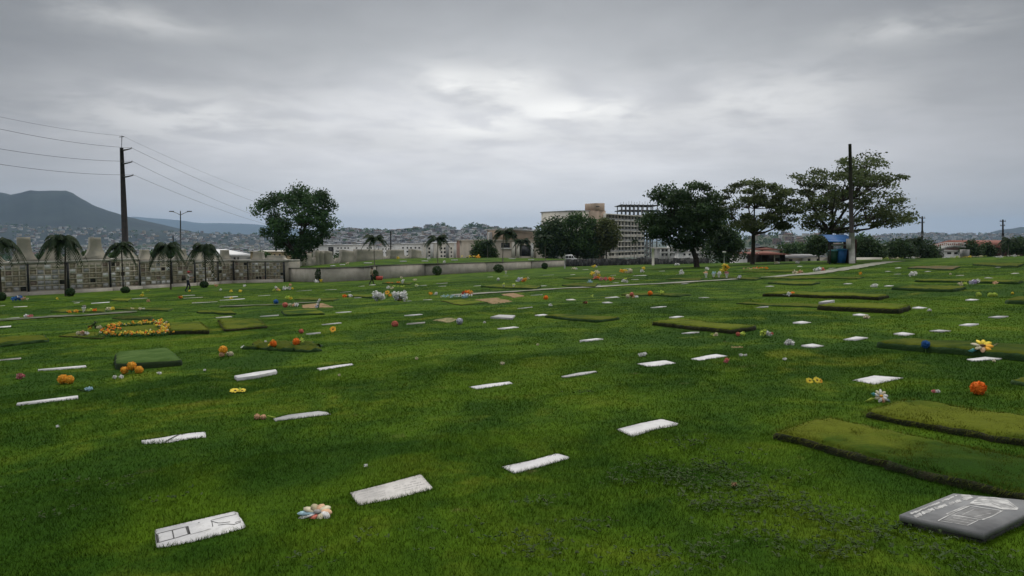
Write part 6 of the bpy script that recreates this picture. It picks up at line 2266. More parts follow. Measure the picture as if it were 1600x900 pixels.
flowers(787, 449.5, 'left vase with lime flowers before the far turf grave', [(0, 2.6, 2.6, 'v', 'white'), (0, 5.4, 2.6, 's', 'lime')], 'vase', 'flower_vase', 'pair of lime flowered vases')
flowers(802.5, 449.5, 'right vase with lime flowers before the far turf grave', [(0, 2.6, 2.6, 'v', 'white'), (0, 5.4, 2.6, 's', 'lime')], 'vase', 'flower_vase', 'pair of lime flowered vases')
flowers(730, 461, 'red, orange and yellow bouquet behind the pale blue flower strip', [(-6, 3, 3.4, 's', 'red'), (-1, 5, 4, 's', 'orange'), (4, 4.4, 4, 's', 'amber'), (7, 2.6, 3, 's', 'peach')], 'bouquet', 'bouquet')
flowers(712, 466, 'long pale blue and white flower strip in front of the red and yellow bouquet', [(-8, 2, 17, 'w', 'sky'), (12, 2.6, 15, 'w', 'white'), (14, 2.4, 6, 's', 'sky'), (-16, 1.4, 8, 'w', 'cream')], 'flowers', 'flower_strip')
flowers(676, 461, 'yellow and white posy left of the pale blue strip', [(-3, 2.4, 3.4, 's', 'amber'), (5, 2.4, 3, 's', 'white')], name='flower_bunch')
flowers(648.5, 440, 'upper cream blossom of a pair right of the man with the red bag', [(0, 3, 3, 's', 'cream')], 'flower', 'flower_bunch')
flowers(651, 449, 'lower cream blossom of a pair right of the man with the red bag', [(0, 3, 3, 's', 'lime'), (0, 2.6, 2.4, 's', 'white')], 'flower', 'flower_bunch')
flowers(629, 444.5, 'white flower stem in a thin vase before the retaining wall', [(1, 7, 2, 's', 'white'), (0, 3, 3, 'v', 'white')], 'vase', 'flower_vase')
flowers(627, 436.5, 'white ball blossom before the retaining wall', [(0, 2.6, 2.6, 's', 'cream')], 'flower', 'flower_bunch')
flowers(623, 449, 'lime coloured flower strip before the big white bouquets', [(0, 1, 10, 'w', 'lime')], 'flowers', 'flower_strip')
flowers(545, 464.5, 'small orange and white posy left of the big white bouquets', [(-7, 2, 4, 's', 'orange'), (3, 2.4, 3.6, 's', 'white')], name='flower_bunch')
flowers(612, 443.5, 'orange patch of flowers right of the man with the red bag', [(-3, 1.6, 6, 'w', 'orange'), (10, 2, 3, 's', 'orange')], name='flower_bunch')
flowers(498, 441.5, 'white and yellow posy under the tall wall bush', [(-3, 2.6, 3.6, 's', 'white'), (4, 3.4, 2.8, 's', 'yellow')], name='flower_bunch')
flowers(448, 453, 'far white bouquet with a peach top left of the wall bush', [(-3, 3, 4, 's', 'white'), (4, 3, 3.4, 's', 'white'), (5.5, 8, 2.6, 's', 'peach'), (9, 2, 2, 's', 'yellow')], 'bouquet', 'bouquet')
flowers(433, 455, 'white stem with pink and yellow blossoms left of the far white bouquet', [(-2, 6, 2.4, 's', 'white'), (1, 3, 2.6, 's', 'peach'), (-5, 1.4, 3, 's', 'lime'), (4, 1.4, 2, 's', 'yellow')], name='flower_bunch')
flowers(450, 468, 'lime green posy beyond the path left of centre', [(0, 2.4, 4, 's', 'lime'), (4, 2, 3, 's', 'yellow')], name='flower_bunch')
flowers(361, 456.5, 'left yellow blossom of a pair in the far left lawn', [(0, 1.8, 2.6, 's', 'yellow')], 'flower', 'flower_bunch')
flowers(375.5, 456.5, 'right yellow blossom of a pair in the far left lawn', [(0, 1.8, 2.6, 's', 'yellow')], 'flower', 'flower_bunch')
flowers(345, 454, 'white blossom left of the pair of yellow ones', [(0, 1.8, 2.2, 's', 'white')], 'flower', 'flower_bunch')
flowers(337.5, 448, 'pale pink blossom by the rightmost niche palm', [(0, 2, 3, 's', 'peach')], 'flower', 'flower_bunch')
flowers(382, 448, 'white blossom in front of the corner niche wall', [(0, 1.6, 2.4, 's', 'white')], 'flower', 'flower_bunch')
flowers(361, 467.5, 'yellow blossom on the darker small marker', [(0, 1.8, 2.4, 's', 'yellow')], 'flower', 'flower_bunch')
flowers(108, 489, 'leftmost of the small amber half wreaths along the left path', [(0, 2.2, 3.4, 's', 'amber')], 'wreath', 'half_wreath')
flowers(119, 488.5, 'second small amber half wreath along the left path', [(0, 2.2, 3.4, 's', 'amber')], 'wreath', 'half_wreath')
flowers(141, 486, 'lime blossom right of the slim white vase', [(0, 2, 3.6, 's', 'lime')], 'flower', 'flower_bunch')
flowers(148.5, 486.5, 'orange blossom right of the lime one on the left', [(0, 2, 3.6, 's', 'orange')], 'flower', 'flower_bunch')
flowers(131.5, 488, 'slim white vase standing between the amber wreaths and the lime blossom', [(0, 4, 4, 'v', 'white'), (0, 9.5, 2.8, 's', 'grey')], 'vase', 'flower_vase')
flowers(173, 485, 'cream yellow bouquet near the left path', [(-2, 2.6, 3.6, 's', 'cream'), (2, 3, 3.4, 's', 'yellow')], 'bouquet', 'bouquet')
flowers(206.5, 484.5, 'left pale blossom behind the dark oval hump', [(0, 2, 2.6, 's', 'cream')], 'flower', 'flower_bunch')
flowers(221, 484.5, 'right pale blossom behind the dark oval hump', [(-2, 2.4, 2.4, 's', 'cream'), (3, 2, 2, 's', 'white')], 'flower', 'flower_bunch')
flowers(231, 472, 'peach blossom on a turf grave near the niche wall', [(0, 1.6, 3, 's', 'peach')], 'flower', 'flower_bunch')
flowers(283, 467, 'red and yellow posy at the cream marker in the far left lawn', [(-2, 2, 3, 's', 'red'), (1, 3, 2, 's', 'amber')], name='flower_bunch')
flowers(222, 463, 'yellow framed posy beyond the left graves', [(0, 2, 3, 's', 'yellow'), (1.4, 5.6, 2, 's', 'lime')], name='flower_bunch')
flowers(231, 455.5, 'lime white ball flower near the niche wall', [(0, 1.6, 1.8, 's', 'lime')], 'flower', 'flower_bunch')
flowers(199, 456.5, 'white ball flower near the power pole palm', [(0, 1.6, 1.8, 's', 'white')], 'flower', 'flower_bunch')
flowers(90, 468, 'tiny yellow blossom below the niche wall at the left', [(0, 1.6, 2, 's', 'yellow')], 'flower', 'flower_bunch')
flowers(43, 497, 'white and pink bouquet beside the crumbling path', [(-3, 3, 4, 's', 'white'), (3, 2.6, 4, 's', 'pink')], 'bouquet', 'bouquet')
flowers(29, 470, 'large blue and white bouquet with pink at the foot of the niche wall', [(-4, 4, 5.5, 's', 'blue'), (3, 4.4, 5, 's', 'blue'), (1, 6, 3, 's', 'white'), (8, 4, 3.6, 's', 'peach'), (-9, 2, 2, 's', 'yellow'), (14, 3, 2, 's', 'cream')], 'bouquet', 'bouquet')
flowers(296, 456.5, 'yellow ball flower at the feet of the man in the red cap', [(0, 2, 2, 'b', 'yellow')], 'flower', 'pompom_flower')
flowers(129, 524.5, 'white and pink posy with dark leaves left of the yellow border', [(-6, 4, 3.6, 's', 'cream'), (1, 5, 3.6, 's', 'peach'), (7, 4, 3.6, 's', 'white'), (0, 2.6, 4, 's', 'cream'), (0, 3, 8, 'g', 'dark')], name='flower_bunch')
flowers(148, 514, 'dark conical shrub with a few white petals left of the yellow border', [(0, 5, 7, 'g', 'dark'), (0, 9, 6, 'g', 'dark'), (0, 4, 6, 'g', 'green'), (-8, 3, 4, 's', 'brown'), (7, 2.6, 4, 's', 'cream'), (-7, 1.4, 3, 's', 'yellow')], 'shrub', 'small_shrub')
flowers(1245, 428, 'cream wrapped bundle of flowers by the bend of the path', [(-3, 2.6, 4, 's', 'cream'), (4, 3.4, 4, 's', 'peach'), (8, 2, 3, 's', 'straw')], 'bouquet', 'bouquet')
flowers(1280, 424, 'white, pink and blue bouquet beside the rising path', [(-6, 2.4, 4, 's', 'white'), (0, 3.4, 4, 's', 'white'), (6, 3, 4, 's', 'salmon'), (-2, 5, 2, 's', 'sky')], 'bouquet', 'bouquet')
flowers(1180, 422, 'long orange peach flower strip before the red pavilion', [(-8, 1.6, 12, 'w', 'peach'), (8, 2, 12, 'w', 'orange'), (18, 3, 2.4, 's', 'amber')], 'flowers', 'flower_strip')
flowers(1155, 437, 'faint grey blue flower stand between the vases and the path', [(0, 5, 3, 's', 'lav'), (0, 2, 3, 'g', 'green')], 'flower', 'flower_bunch')
for x, y, col, l in [(1386, 404.5, 'lime', 'yellow lime flower row at the crest right of the shelter'), (1402, 404.5, 'cream', 'cream flower row at the crest left of the nearer utility pole'), (1427, 403.5, 'white', 'long white flower row at the crest by the lone palm'), (1495, 402.5, 'lime', 'lime flower row at the crest under the footbridge'),
                     (1515, 402, 'yellow', 'yellow flower row at the crest right of the footbridge'), (1533, 401.5, 'cream', 'cream bouquet row at the crest before the long red roof'), (1563, 402, 'white', 'white flower row at the crest near the farther utility pole'), (1585, 400.5, 'white', 'white bouquet at the crest by the right edge')]:
    flowers(x, y + 1, l, [(-3, 1, 7, 'w', col), (3, 1.6, 6, 'w', 'cream' if col != 'cream' else 'lime'), (0, 2, 2.4, 's', col)], 'flowers', 'flower_strip')
for x, y, col, l in [(1245, 411.5, 'white', 'white flower heap at the lawn edge under the pavilion'), (1213, 412, 'cream', 'cream flower heap at the lawn edge right of the middle tree'), (1057, 414.5, 'white', 'white flower heap at the lawn edge left of the leaning tree'), (897, 421, 'cream', 'tiny cream posy before the rubble wall'), (928, 418, 'yellow', 'tiny yellow posy before the rubble wall')]:
    flowers(x, y, l, [(0, 1.6, 3.2, 's', col), (3, 1.2, 2.4, 's', 'white')], name='flower_bunch')
for x, y, col, l in [(732, 402.5, 'yellow', 'long yellow flower row on the terrace crest'), (670, 405.5, 'white', 'white flower posy on the terrace left of the second palm'), (694, 411, 'white', 'white vase of flowers on the terrace right of the second palm'), (543, 413, 'cream', 'cream posy on the terrace left of the first palm'), (622, 404.5, 'yellow', 'yellow posy behind the terrace by the crest blocks')]:
    p = terrace_pt(x, y)
    flowers(x, y, l, ([(0, 1, 12, 'w', col), (14, 2, 4, 's', 'amber')] if 'row' in l else [(0, 2, 2.6, 's', col)]), name='flower_strip' if 'row' in l else 'flower_bunch', base=p)

# ring of yellow flowers round the bordered grave
def border():
    corners = [(168, 526.5), (262, 523.5), (250, 506), (180, 511.5)]
    P = [gp(*c) for c in corners]
    t = thing('flower_border', P[0], 'rectangular border of yellow and orange flowers round a grave at the left', 'flower border')
    mats = ['yellow', 'amber', 'orange', 'cream']
    mbs = {k: MB() for k in mats}
    lv = MB()
    s = P[0][1] / F
    for k in range(4):
        a, b = P[k], P[(k + 1) % 4]
        n = [84, 66, 60, 66][k]
        for i in range(n):
            u = rng.random()
            q_ = a * (1 - u) + b * u + np.array([rng.normal() * .06, rng.normal() * .12, 0])
            q_ = on(q_)
            col = rng.choice(mats, p=[.5, .3, .12, .08]) if not (k == 3 and u > .3) else rng.choice(mats, p=[.2, .25, .5, .05])
            r = s * (2.0 + 1.4 * rng.random())
            c = q_ + [0, 0, .05 + .10 * rng.random()]
            d = rng.normal(size=(9, 3))
            d /= np.linalg.norm(d, axis=1)[:, None]
            add_quads(mbs[col], c + d * r * .5, np.full(9, r * .9), d + [0, -.3, .5], .8)
            d = rng.normal(size=(5, 3)) * [1, 1, .5]
            add_quads(lv, q_ + [0, 0, .04] + d * .05, np.full(5, .09), d + [0, 0, .5], .5)
    for k in mats:
        o = mbs[k].part('blossoms', [cm(k)], t)
        o['kind'] = 'stuff'
    o = lv.part('leaves', [cm('green')], t)
    o['kind'] = 'stuff'


border()


# pinwheel flowers made of foam petals on sticks
def pinwheel(px, py, r_px, nrm, petals, centre, label, stick, leaves=(), dy=0):
    b = gpm(px, py)
    s = b[1] / F
    t = thing('pinwheel_flower', b, label, 'pinwheel')
    c = b + np.array([0, 0, dy * s])
    nrm = np.asarray(nrm, float)
    nrm /= np.linalg.norm(nrm)
    a = np.cross([0, 0, 1.0], nrm) if abs(nrm[2]) < .95 else np.array([1.0, 0, 0])
    a /= np.linalg.norm(a)
    bb = np.cross(nrm, a)
    r = r_px * s
    for (ang, col, ln_, tip) in petals:
        an = R(ang)
        d = a * math.cos(an) + bb * math.sin(an)
        e = np.cross(nrm, d)
        mb = MB()
        outl = [(.10, .06), (.35, .20), (.62, .25), (.86, .17), (.96, .07), (1.0, .0)]
        up_ = [c + d * r * ln_ * u + e * r * w + nrm * r * (.05 + .10 * math.sin(u * 3)) for u, w in outl]
        dn = [c + d * r * ln_ * u - e * r * w * .9 + nrm * r * (.05 + .02 * math.sin(u * 3)) for u, w in outl]
        poly = up_ + dn[-2::-1]
        mid = len(outl) - 1
        mb.prism(poly, -nrm * r * .05, 0)
        mb.part('petal', [cm(col)], t)
    mb = MB()
    ring = [c + (a * math.cos(k * .524) * .26 + bb * math.sin(k * .524) * .16) * r + nrm * r * .12 for k in range(12)]
    mb.prism(ring, nrm * r * .05)
    mb.part('flower_centre', [cm(centre)], t)
    for (x0, y0, x1, y1, wd, col) in stick:
        mb = MB().tube([c + np.array([x0 * s, -.02 - .4 * abs(x0) * s * 0, y0 * s]), c + np.array([x1 * s, -.03, y1 * s])], wd, 6)
        mb.part('stick', [cm(col)], t)
    for (x0, y0, x1, y1, w, col) in leaves:
        p0, p1 = c + np.array([x0 * s, 0, y0 * s]), c + np.array([x1 * s, -.02, y1 * s])
        sd_ = np.array([0, -.4, 1.0]) * w * s
        m_ = (p0 + p1) / 2
        MB().prism([p0, m_ - sd_, p1, m_ + sd_], [0, .008, 0]).part('leaf', [cm(col)], t)


pinwheel(497, 806, 27, (-.12, -.36, .93), [(10, 'peach', .9, 0), (48, 'cream', .8, 0), (95, 'peach', .75, 0), (138, 'straw', .95, 0), (168, 'cream', 1.15, 0), (192, 'sky', 1.3, 0), (214, 'white', 1.15, 0), (262, 'salmon', .8, 0), (310, 'cream', .8, 0), (345, 'white', 1.0, 0)], 'grey',
         'multicoloured pastel pinwheel flower lying on the foreground grass', [(8, -1, 17, -6, .008, 'lime'), (17, -6, 23, -8, .003, 'straw')], [], 4)
pinwheel(1376, 628, 12, (.05, -.85, .5), [(a, c_, l, 0) for a, c_, l in [(0, 'white', 1, ), (40, 'cream', 1), (80, 'white', 1), (120, 'cream', .95), (160, 'white', 1), (200, 'cream', 1), (240, 'white', 1), (280, 'peach', 1), (320, 'white', 1)]], 'amber',
         'white pinwheel flower with teal and yellow leaves at the head of a right grave', [(1, -6, 2, -10, .012, 'salmon')], [(-7, 2, -17, 5, 3, 'teal'), (-6, -3, -27, -8, 3.4, 'lime'), (8, -4, 15, -9, 2.6, 'sky'), (3, -6, 9, -9, 1.4, 'lime')], 9)
pinwheel(1535, 549, 15, (-.2, -.55, .8), [(0, 'amber', 1, 0), (35, 'yellow', 1.1, 0), (75, 'yellow', 1, 0), (115, 'yellow', 1, 0), (165, 'cream', 1.1, 0), (215, 'cream', .9, 0), (260, 'peach', 1, 0), (310, 'amber', 1, 0)], 'brown',
         'yellow pinwheel flower with a teal leaf near the right edge', [(6, -3, 22, 5, .006, 'straw'), (-14, -4, 0, -2, .006, 'straw'), (2, -8, 10, -12, .006, 'straw')], [(-8, -6, -24, -7, 3.6, 'teal'), (-6, -8, 6, -11, 1.6, 'leaf')], 8)


# ------------------------------------------------------------------ people
M_SKIN = pmat('skin', (.24, .13, .085), (.19, .10, .065), 8, .7)


def person(base, H, yaw, joints, edges, radii, mats, classify, label):
    """one continuous skinned body"""
    k = H / 1.75
    names = list(joints)
    V = [np.array(joints[n_]) * k for n_ in names]
    me = bpy.data.meshes.new('body_cage')
    me.from_pydata([tuple(v) for v in V], [(names.index(a), names.index(b)) for a, b in edges], [])
    o = bpy.data.objects.new('body_cage', me)
    COL.objects.link(o)
    mod = o.modifiers.new('skin', 'SKIN')
    for i, n_ in enumerate(names):
        sv = me.skin_vertices[0].data[i]
        r = radii[n_]
        sv.radius = (r[0] * k, r[1] * k) if isinstance(r, tuple) else (r * k, r * k)
        sv.use_root = (n_ == 'pelvis')
    sub = o.modifiers.new('sub', 'SUBSURF')
    sub.levels = sub.render_levels = 2
    bpy.context.view_layer.update()
    dg = bpy.context.evaluated_depsgraph_get()
    body = bpy.data.meshes.new_from_object(o.evaluated_get(dg))
    bpy.data.objects.remove(o)
    body.materials.clear()
    for m in mats:
        body.materials.append(m)
    J = {n_: v for n_, v in zip(names, V)}
    for p in body.polygons:
        p.use_smooth = True
        c = np.array(p.center)
        best, bd = None, 9
        for a, b in edges:
            A, B_ = J[a], J[b]
            t_ = np.clip((c - A) @ (B_ - A) / ((B_ - A) @ (B_ - A) + 1e-9), 0, 1)
            d_ = np.linalg.norm(c - (A + (B_ - A) * t_))
            if d_ < bd:
                bd, best = d_, (a, b)
        p.material_index = classify(best, c / k)
    t = thing('person', base, label, 'person')
    t.rotation_euler = (0, 0, yaw)
    b = link('body', body, t)
    ORG[b.name] = np.array(base)
    return t, k


EDG = [('pelvis', 'spine'), ('spine', 'chest'), ('chest', 'neck'), ('neck', 'head'), ('head', 'crown'), ('head', 'nose'), ('chest', 'shl'), ('shl', 'ell'), ('ell', 'wrl'), ('wrl', 'hal'), ('chest', 'shr'), ('shr', 'elr'), ('elr', 'wrr'), ('wrr', 'har'),
       ('pelvis', 'hil'), ('hil', 'knl'), ('knl', 'anl'), ('anl', 'tol'), ('pelvis', 'hir'), ('hir', 'knr'), ('knr', 'anr'), ('anr', 'tor')]
RAD = dict(pelvis=(.15, .12), spine=(.14, .11), chest=(.17, .12), neck=.06, head=(.088, .105), crown=(.06, .07), nose=.02, shl=.07, ell=.048, wrl=.036, hal=.034, shr=.07, elr=.048, wrr=.036, har=.034, hil=.098, knl=.066, anl=.045, tol=.04, hir=.098, knr=.066, anr=.045, tor=.04)


def cls(best, c):
    s = set(best)
    if s & {'head', 'crown', 'nose'} or s == {'neck', 'head'}:
        return 0
    if s & {'hal', 'har'} or s & {'wrl', 'wrr'}:
        return 0
    if s & {'tol', 'tor'}:
        return 3
    if s & {'hil', 'hir', 'knl', 'knr', 'anl', 'anr'} or c[2] < .95:
        return 2
    return 1


def hair_cap(t, k, head, cols, peak=None):
    mb = MB()
    prof = [(.112 * math.cos(a), .112 * math.sin(a)) for a in np.linspace(-.15, 1.5, 6)]
    mb.lathe(np.array(head) * k + [0, 0, .045 * k], [(r * k, z * k) for r, z in prof], 12)
    if peak:
        p = np.array(head) * k + [0, 0, .05 * k]
        mb.hexa([p + np.array(q_) * k for q_ in [(-.07, .09, 0), (.07, .09, 0), (.05, .19, -.02), (-.05, .19, -.02)]], [p + np.array(q_) * k for q_ in [(-.07, .09, .015), (.07, .09, .015), (.05, .19, -.005), (-.05, .19, -.005)]])
    me = mb.mesh('cap', cols, np.zeros(3), True)
    o = link('cap' if peak else 'hair', me, t)


# man in the red cap: side on, walking to the right, arm held out
b1 = gp(294, 456.3)
H1 = (456.3 - 423.6) * b1[1] / F
J1 = dict(pelvis=(0, 0, .93), spine=(0, .01, 1.12), chest=(0, .03, 1.36), neck=(0, .05, 1.52), head=(0, .07, 1.62), crown=(0, .06, 1.71), nose=(0, .17, 1.60), shl=(-.19, .03, 1.43), ell=(-.24, .02, 1.14), wrl=(-.20, .20, 1.02), hal=(-.19, .27, 1.00),
          shr=(.19, .04, 1.43), elr=(.24, .20, 1.24), wrr=(.18, .44, 1.22), har=(.17, .52, 1.22), hil=(-.10, 0, .88), knl=(-.11, .14, .50), anl=(-.11, .10, .09), tol=(-.12, .24, .035), hir=(.10, 0, .88), knr=(.11, -.03, .49), anr=(.11, -.22, .10), tor=(.12, -.09, .035))
t, k = person(b1, H1, R(-70), J1, EDG, RAD, [M_SKIN, pmat('pale_shirt', (.42, .41, .40), (.33, .32, .31), 6, .9), pmat('navy_trousers', (.022, .026, .045), (.015, .018, .03), 6, .9), M_PIL], cls, 'man in a red cap, pale shirt and navy trousers walking before the niche wall')
hair_cap(t, k, J1['head'], pmat('red_cap', (.42, .05, .05), (.33, .04, .04), 6, .8), True)
bx = b1 + np.array([-.22, -.22, .98 * k])
mb = MB()
mb.hexa([bx + np.array(q_) for q_ in [(-.15, -.07, 0), (.15, -.07, .02), (.15, .07, .02), (-.15, .07, 0)]], [bx + np.array(q_) for q_ in [(-.11, -.06, .38), (.12, -.06, .36), (.12, .06, .36), (-.11, .06, .38)]])
t_ = thing('shoulder_bag', bx, 'dark shoulder bag hanging at the back of the man in the red cap', 'bag')
mb.part('bag_body', pmat('dark_canvas', (.035, .03, .025), (.05, .04, .03), 8, .9), t_)
MB().tube([bx + [-.1, 0, .36], bx + [.02, .02, .52 * k], bx + [.12, .02, .36]], .014, 5).part('strap', M_PIL, t_)
# man with the red bag, seen from behind, mid stride
b2 = gp(580.5, 445.3)
H2 = (445.3 - 417.6) * b2[1] / F
J2 = dict(pelvis=(0, 0, .92), spine=(0, .02, 1.12), chest=(0, .04, 1.36), neck=(0, .05, 1.52), head=(0, .07, 1.62), crown=(0, .06, 1.71), nose=(0, .17, 1.60), shl=(-.19, .03, 1.43), ell=(-.25, -.04, 1.15), wrl=(-.24, .10, .94), hal=(-.24, .13, .87),
          shr=(.19, .04, 1.43), elr=(.28, .02, 1.16), wrr=(.30, .06, .92), har=(.31, .08, .85), hil=(-.10, 0, .88), knl=(-.11, .16, .50), anl=(-.12, .26, .10), tol=(-.12, .39, .04), hir=(.10, 0, .88), knr=(.11, -.04, .49), anr=(.11, -.28, .11), tor=(.12, -.15, .04))
t, k = person(b2, H2, R(-62), J2, EDG, RAD, [M_SKIN, pmat('khaki_shirt', (.36, .31, .22), (.28, .24, .17), 6, .9), pmat('black_trousers', (.022, .024, .022), (.03, .03, .03), 6, .9), M_PIL], cls, 'man in a khaki shirt and black trousers striding past the retaining wall')
hair_cap(t, k, J2['head'], pmat('black_hair', (.012, .011, .01), None, 6, .6))
c = at(593, 437.8, b2[1] - .25)
s = b2[1] / F
t_ = thing('carry_bag', c, 'red bag carried by the man in the khaki shirt', 'bag')
mb = MB()
mb.hexa([c + np.array(q_) * s for q_ in [(-4.5, -2, 0), (4.5, -2, 0), (4.5, 2, 0), (-4.5, 2, 0)]], [c + np.array(q_) * s for q_ in [(-5.2, -2.2, 6), (4.8, -2.2, 6.5), (4.8, 2.2, 6.5), (-5.2, 2.2, 6)]])
mb.part('bag_body', pmat('red_bag', (.50, .09, .07), (.42, .07, .055), 5, .6), t_)
MB().tube([c + np.array([-4, 0, 6]) * s, c + np.array([-5, 0, 9]) * s, c + np.array([0, 0, 6.4]) * s], .012, 5).part('handle', M_PIL, t_)

# ------------------------------------------------------------------ blue shelter with bins
kb2 = gp(1310, 412.3)
s = kb2[1] / F
def ks(px, py, dy=0.0):
    p = at(px, py, kb2[1] + dy)
    return p
t = thing('bin_shelter', kb2, 'small shelter with a curved blue roof beside the whitewashed pole', 'shelter')
M_BLUE = pmat('blue_sheet', (.035, .15, .40), (.03, .12, .33), 2, .5)
mb = MB()
prof = []
for i in range(9):
    u = i / 8
    prof.append((-.55 + 2.1 * u, .62 * math.sin(u * math.pi * .62)))
z0 = ks(1300, 377.5)[2]
x0, x1 = ks(1291, 380)[0], ks(1329, 380)[0]
for (a, b) in zip(prof[:-1], prof[1:]):
    p = [np.array([x0, kb2[1] + a[0], z0 + a[1]]), np.array([x1, kb2[1] + a[0], z0 + a[1]]), np.array([x1, kb2[1] + b[0], z0 + b[1]]), np.array([x0, kb2[1] + b[0], z0 + b[1]])]
    mb.hexa([q_ - [0, 0, .04] for q_ in p], p)
mb.part('roof', M_BLUE, t)
for x in (1296.5, 1324.5):
    for dy in (0, 1.3):
        p = ks(x, 412, dy)
        g0 = on(p)
        MB().box((p[0], p[1], g0[2] - .05), (.09, .09, z0 + (.0 if dy == 0 else .5) - g0[2] + .05)).part('post', M_DARKSTEEL, t)
g0 = on(ks(1322, 412, 1.25))
a, b = ks(1317, 412, 1.25), ks(1329.5, 412, 1.25)
MB().hexa([np.array([a[0], a[1], g0[2] - .05]), np.array([b[0], b[1] - 1.0, g0[2] - .05]), np.array([b[0], b[1] - .95, g0[2] - .05]), np.array([a[0], a[1] + .05, g0[2] - .05])],
          [np.array([a[0], a[1], z0 + .2]), np.array([b[0], b[1] - 1.0, z0 + .2]), np.array([b[0], b[1] - .95, z0 + .2]), np.array([a[0], a[1] + .05, z0 + .2])]).part('side_panel', pmat('dark_red_panel', (.05, .018, .015), (.035, .015, .012), 3, .8), t)
a, b = ks(1297, 383), ks(1324, 383)
MB().box(((a[0] + b[0]) / 2, kb2[1] + .02, ks(1300, 384)[2]), (b[0] - a[0], .05, .16)).part('beam', pmat('pale_beam', (.35, .36, .34), None, 3, .8), t)
for px, w, top, col, lid, lab in [(1301.5, .60, 390, (.012, .06, .03), (.16, .42, .46), 'dark green wheeled bin with a pale blue lid under the blue shelter'), (1313.5, .74, 388.5, (.02, .12, .32), (.03, .22, .46), 'blue wheeled bin under the blue shelter')]:
    p = on(ks(px, 412, .35))
    tb = thing('wheelie_bin', p, lab, 'bin', 'bins under the blue shelter')
    hh = ks(px, top, .35)[2] - p[2]
    m1 = pmat('bin_' + ('blue' if 'blue wheeled' in lab else 'green'), col, None, 3, .5)
    m2 = pmat('lid_' + ('blue' if 'blue wheeled' in lab else 'pale'), lid, None, 3, .45)
    w2 = w / 2
    def rect(k_, z):
        return [p + np.array([-w2 * k_, -w2 * k_, z]), p + np.array([w2 * k_, -w2 * k_, z]), p + np.array([w2 * k_, w2 * k_, z]), p + np.array([-w2 * k_, w2 * k_, z])]
    MB().hexa(rect(.80, .06), rect(1.0, hh - .14)).part('bin_body', m1, tb)
    mb = MB().hexa(rect(1.08, hh - .135), rect(1.08, hh - .08))
    mb.hexa(rect(1.0, hh - .079), rect(.7, hh))
    mb.part('lid', m2, tb)
    for sx in (-1, 1):
        c = p + np.array([sx * w2 * .8, w2 * .7, .09])
        MB().tube([c - [.03, 0, 0], c + [.03, 0, 0]], .09, 10).part('wheel', M_PIL, tb)

# ------------------------------------------------------------------ white van behind the rubble wall
vb = at(892, 412.5, 140)
t = thing('parked_van', vb, 'white van parked behind the low rubble wall near the terrace end', 'van')
L = 22 * 140 / F
prof = [(-L / 2, .35), (-L / 2, 1.15), (-L / 2 + .15, 1.75), (L * .08, 1.85), (L * .24, 1.2), (L / 2 - .1, 1.05), (L / 2, .75), (L / 2, .35)]
MB().prism([vb + [x, -.8, z] for x, z in prof], [0, 1.6, 0]).part('body', pmat('van_white', (.66, .67, .68), (.6, .61, .62), 2, .35), t)
for x0, x1 in ((-L * .40, -L * .2), (-L * .17, .02), (L * .04, L * .19)):
    xt = x1 - .25 if x0 > 0 else x1
    MB().prism([vb + [x0, -.83, 1.18], vb + [x1, -.83, 1.18], vb + [max(xt, x0 + .1), -.83, 1.65], vb + [x0, -.83, 1.65]], [0, .02, 0]).part('window', M_DARKWIN, t)
for sx in (-.3, .3):
    for dy in (-.82, .68):
        c = vb + [sx * L, dy, .35]
        w_ = MB().tube([c, c + [0, .16, 0]], .34, 12).part('wheel', M_PIL, t)
# ------------------------------------------------------------------ grass, weeds: what nobody could count
def ground_total(x, y):
    z = gz(x, y)
    keep = np.ones(len(x), bool)
    upon = np.zeros(len(x), bool)
    for Q, h, turf in MOUNDS:
        m = in_quad(Q, x, y)
        if turf:
            z = np.where(m, z + h * .93, z)
            upon |= m
        else:
            keep &= ~m
    for Q in FOOT:
        c = Q.mean(0)
        d = Q - c
        keep &= ~in_quad(ccw(c + d * (1 - .008 / np.linalg.norm(d, axis=1)[:, None])), x, y)
    for P in PATHS:
        for i in range(0, len(P), 2):
            keep &= (x - P[i, 0]) ** 2 + (y - P[i, 1]) ** 2 > (P[i, 2] * .46) ** 2
    return z, keep, upon


def band(r0, r1, dens, w, h0, h1, az=46):
    A = .5 * (r1 ** 2 - r0 ** 2) * 2 * R(az)
    n = int(A * dens)
    r = np.sqrt(r0 ** 2 + (r1 ** 2 - r0 ** 2) * rng.random(n))
    a = (rng.random(n) * 2 - 1) * R(az)
    x, y = r * np.sin(a), r * np.cos(a)
    ok = y < edge_y(np.clip(x / np.maximum(y, .01), -6, 6)) - .5
    x, y = x[ok], y[ok]
    z, keep, upon = ground_total(x, y)
    x, y, z, upon = x[keep], y[keep], z[keep], upon[keep]
    n = len(x)
    # mowing and growth: height and lean vary in broad patches
    hm = .85 + .35 * wob(x, y, 1.6, 12) + .25 * wob(x, y, .45, 25)
    h = (h0 + (h1 - h0) * rng.random(n)) * np.clip(hm, .45, 1.5) * np.where(upon, .62, 1.0)
    th = rng.random(n) * 6.283
    d = np.stack([np.cos(th), np.sin(th)], 1) * (w * (.7 + .6 * rng.random(n)))[:, None] * .5
    ln = rng.normal(size=(n, 2)) * .55 + np.stack([.35 * wob(x, y, 2.2, 30), .35 * wob(x, y, 2.9, 5)], 1)
    b0 = np.stack([x - d[:, 0], y - d[:, 1], z - .006], 1)
    b1 = np.stack([x + d[:, 0], y + d[:, 1], z - .006], 1)
    tp = np.stack([x + ln[:, 0] * h, y + ln[:, 1] * h, z + h], 1)
    V = np.stack([b0, b1, tp], 1).reshape(-1, 3)
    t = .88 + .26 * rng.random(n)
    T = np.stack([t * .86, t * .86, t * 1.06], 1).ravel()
    return V, T, upon


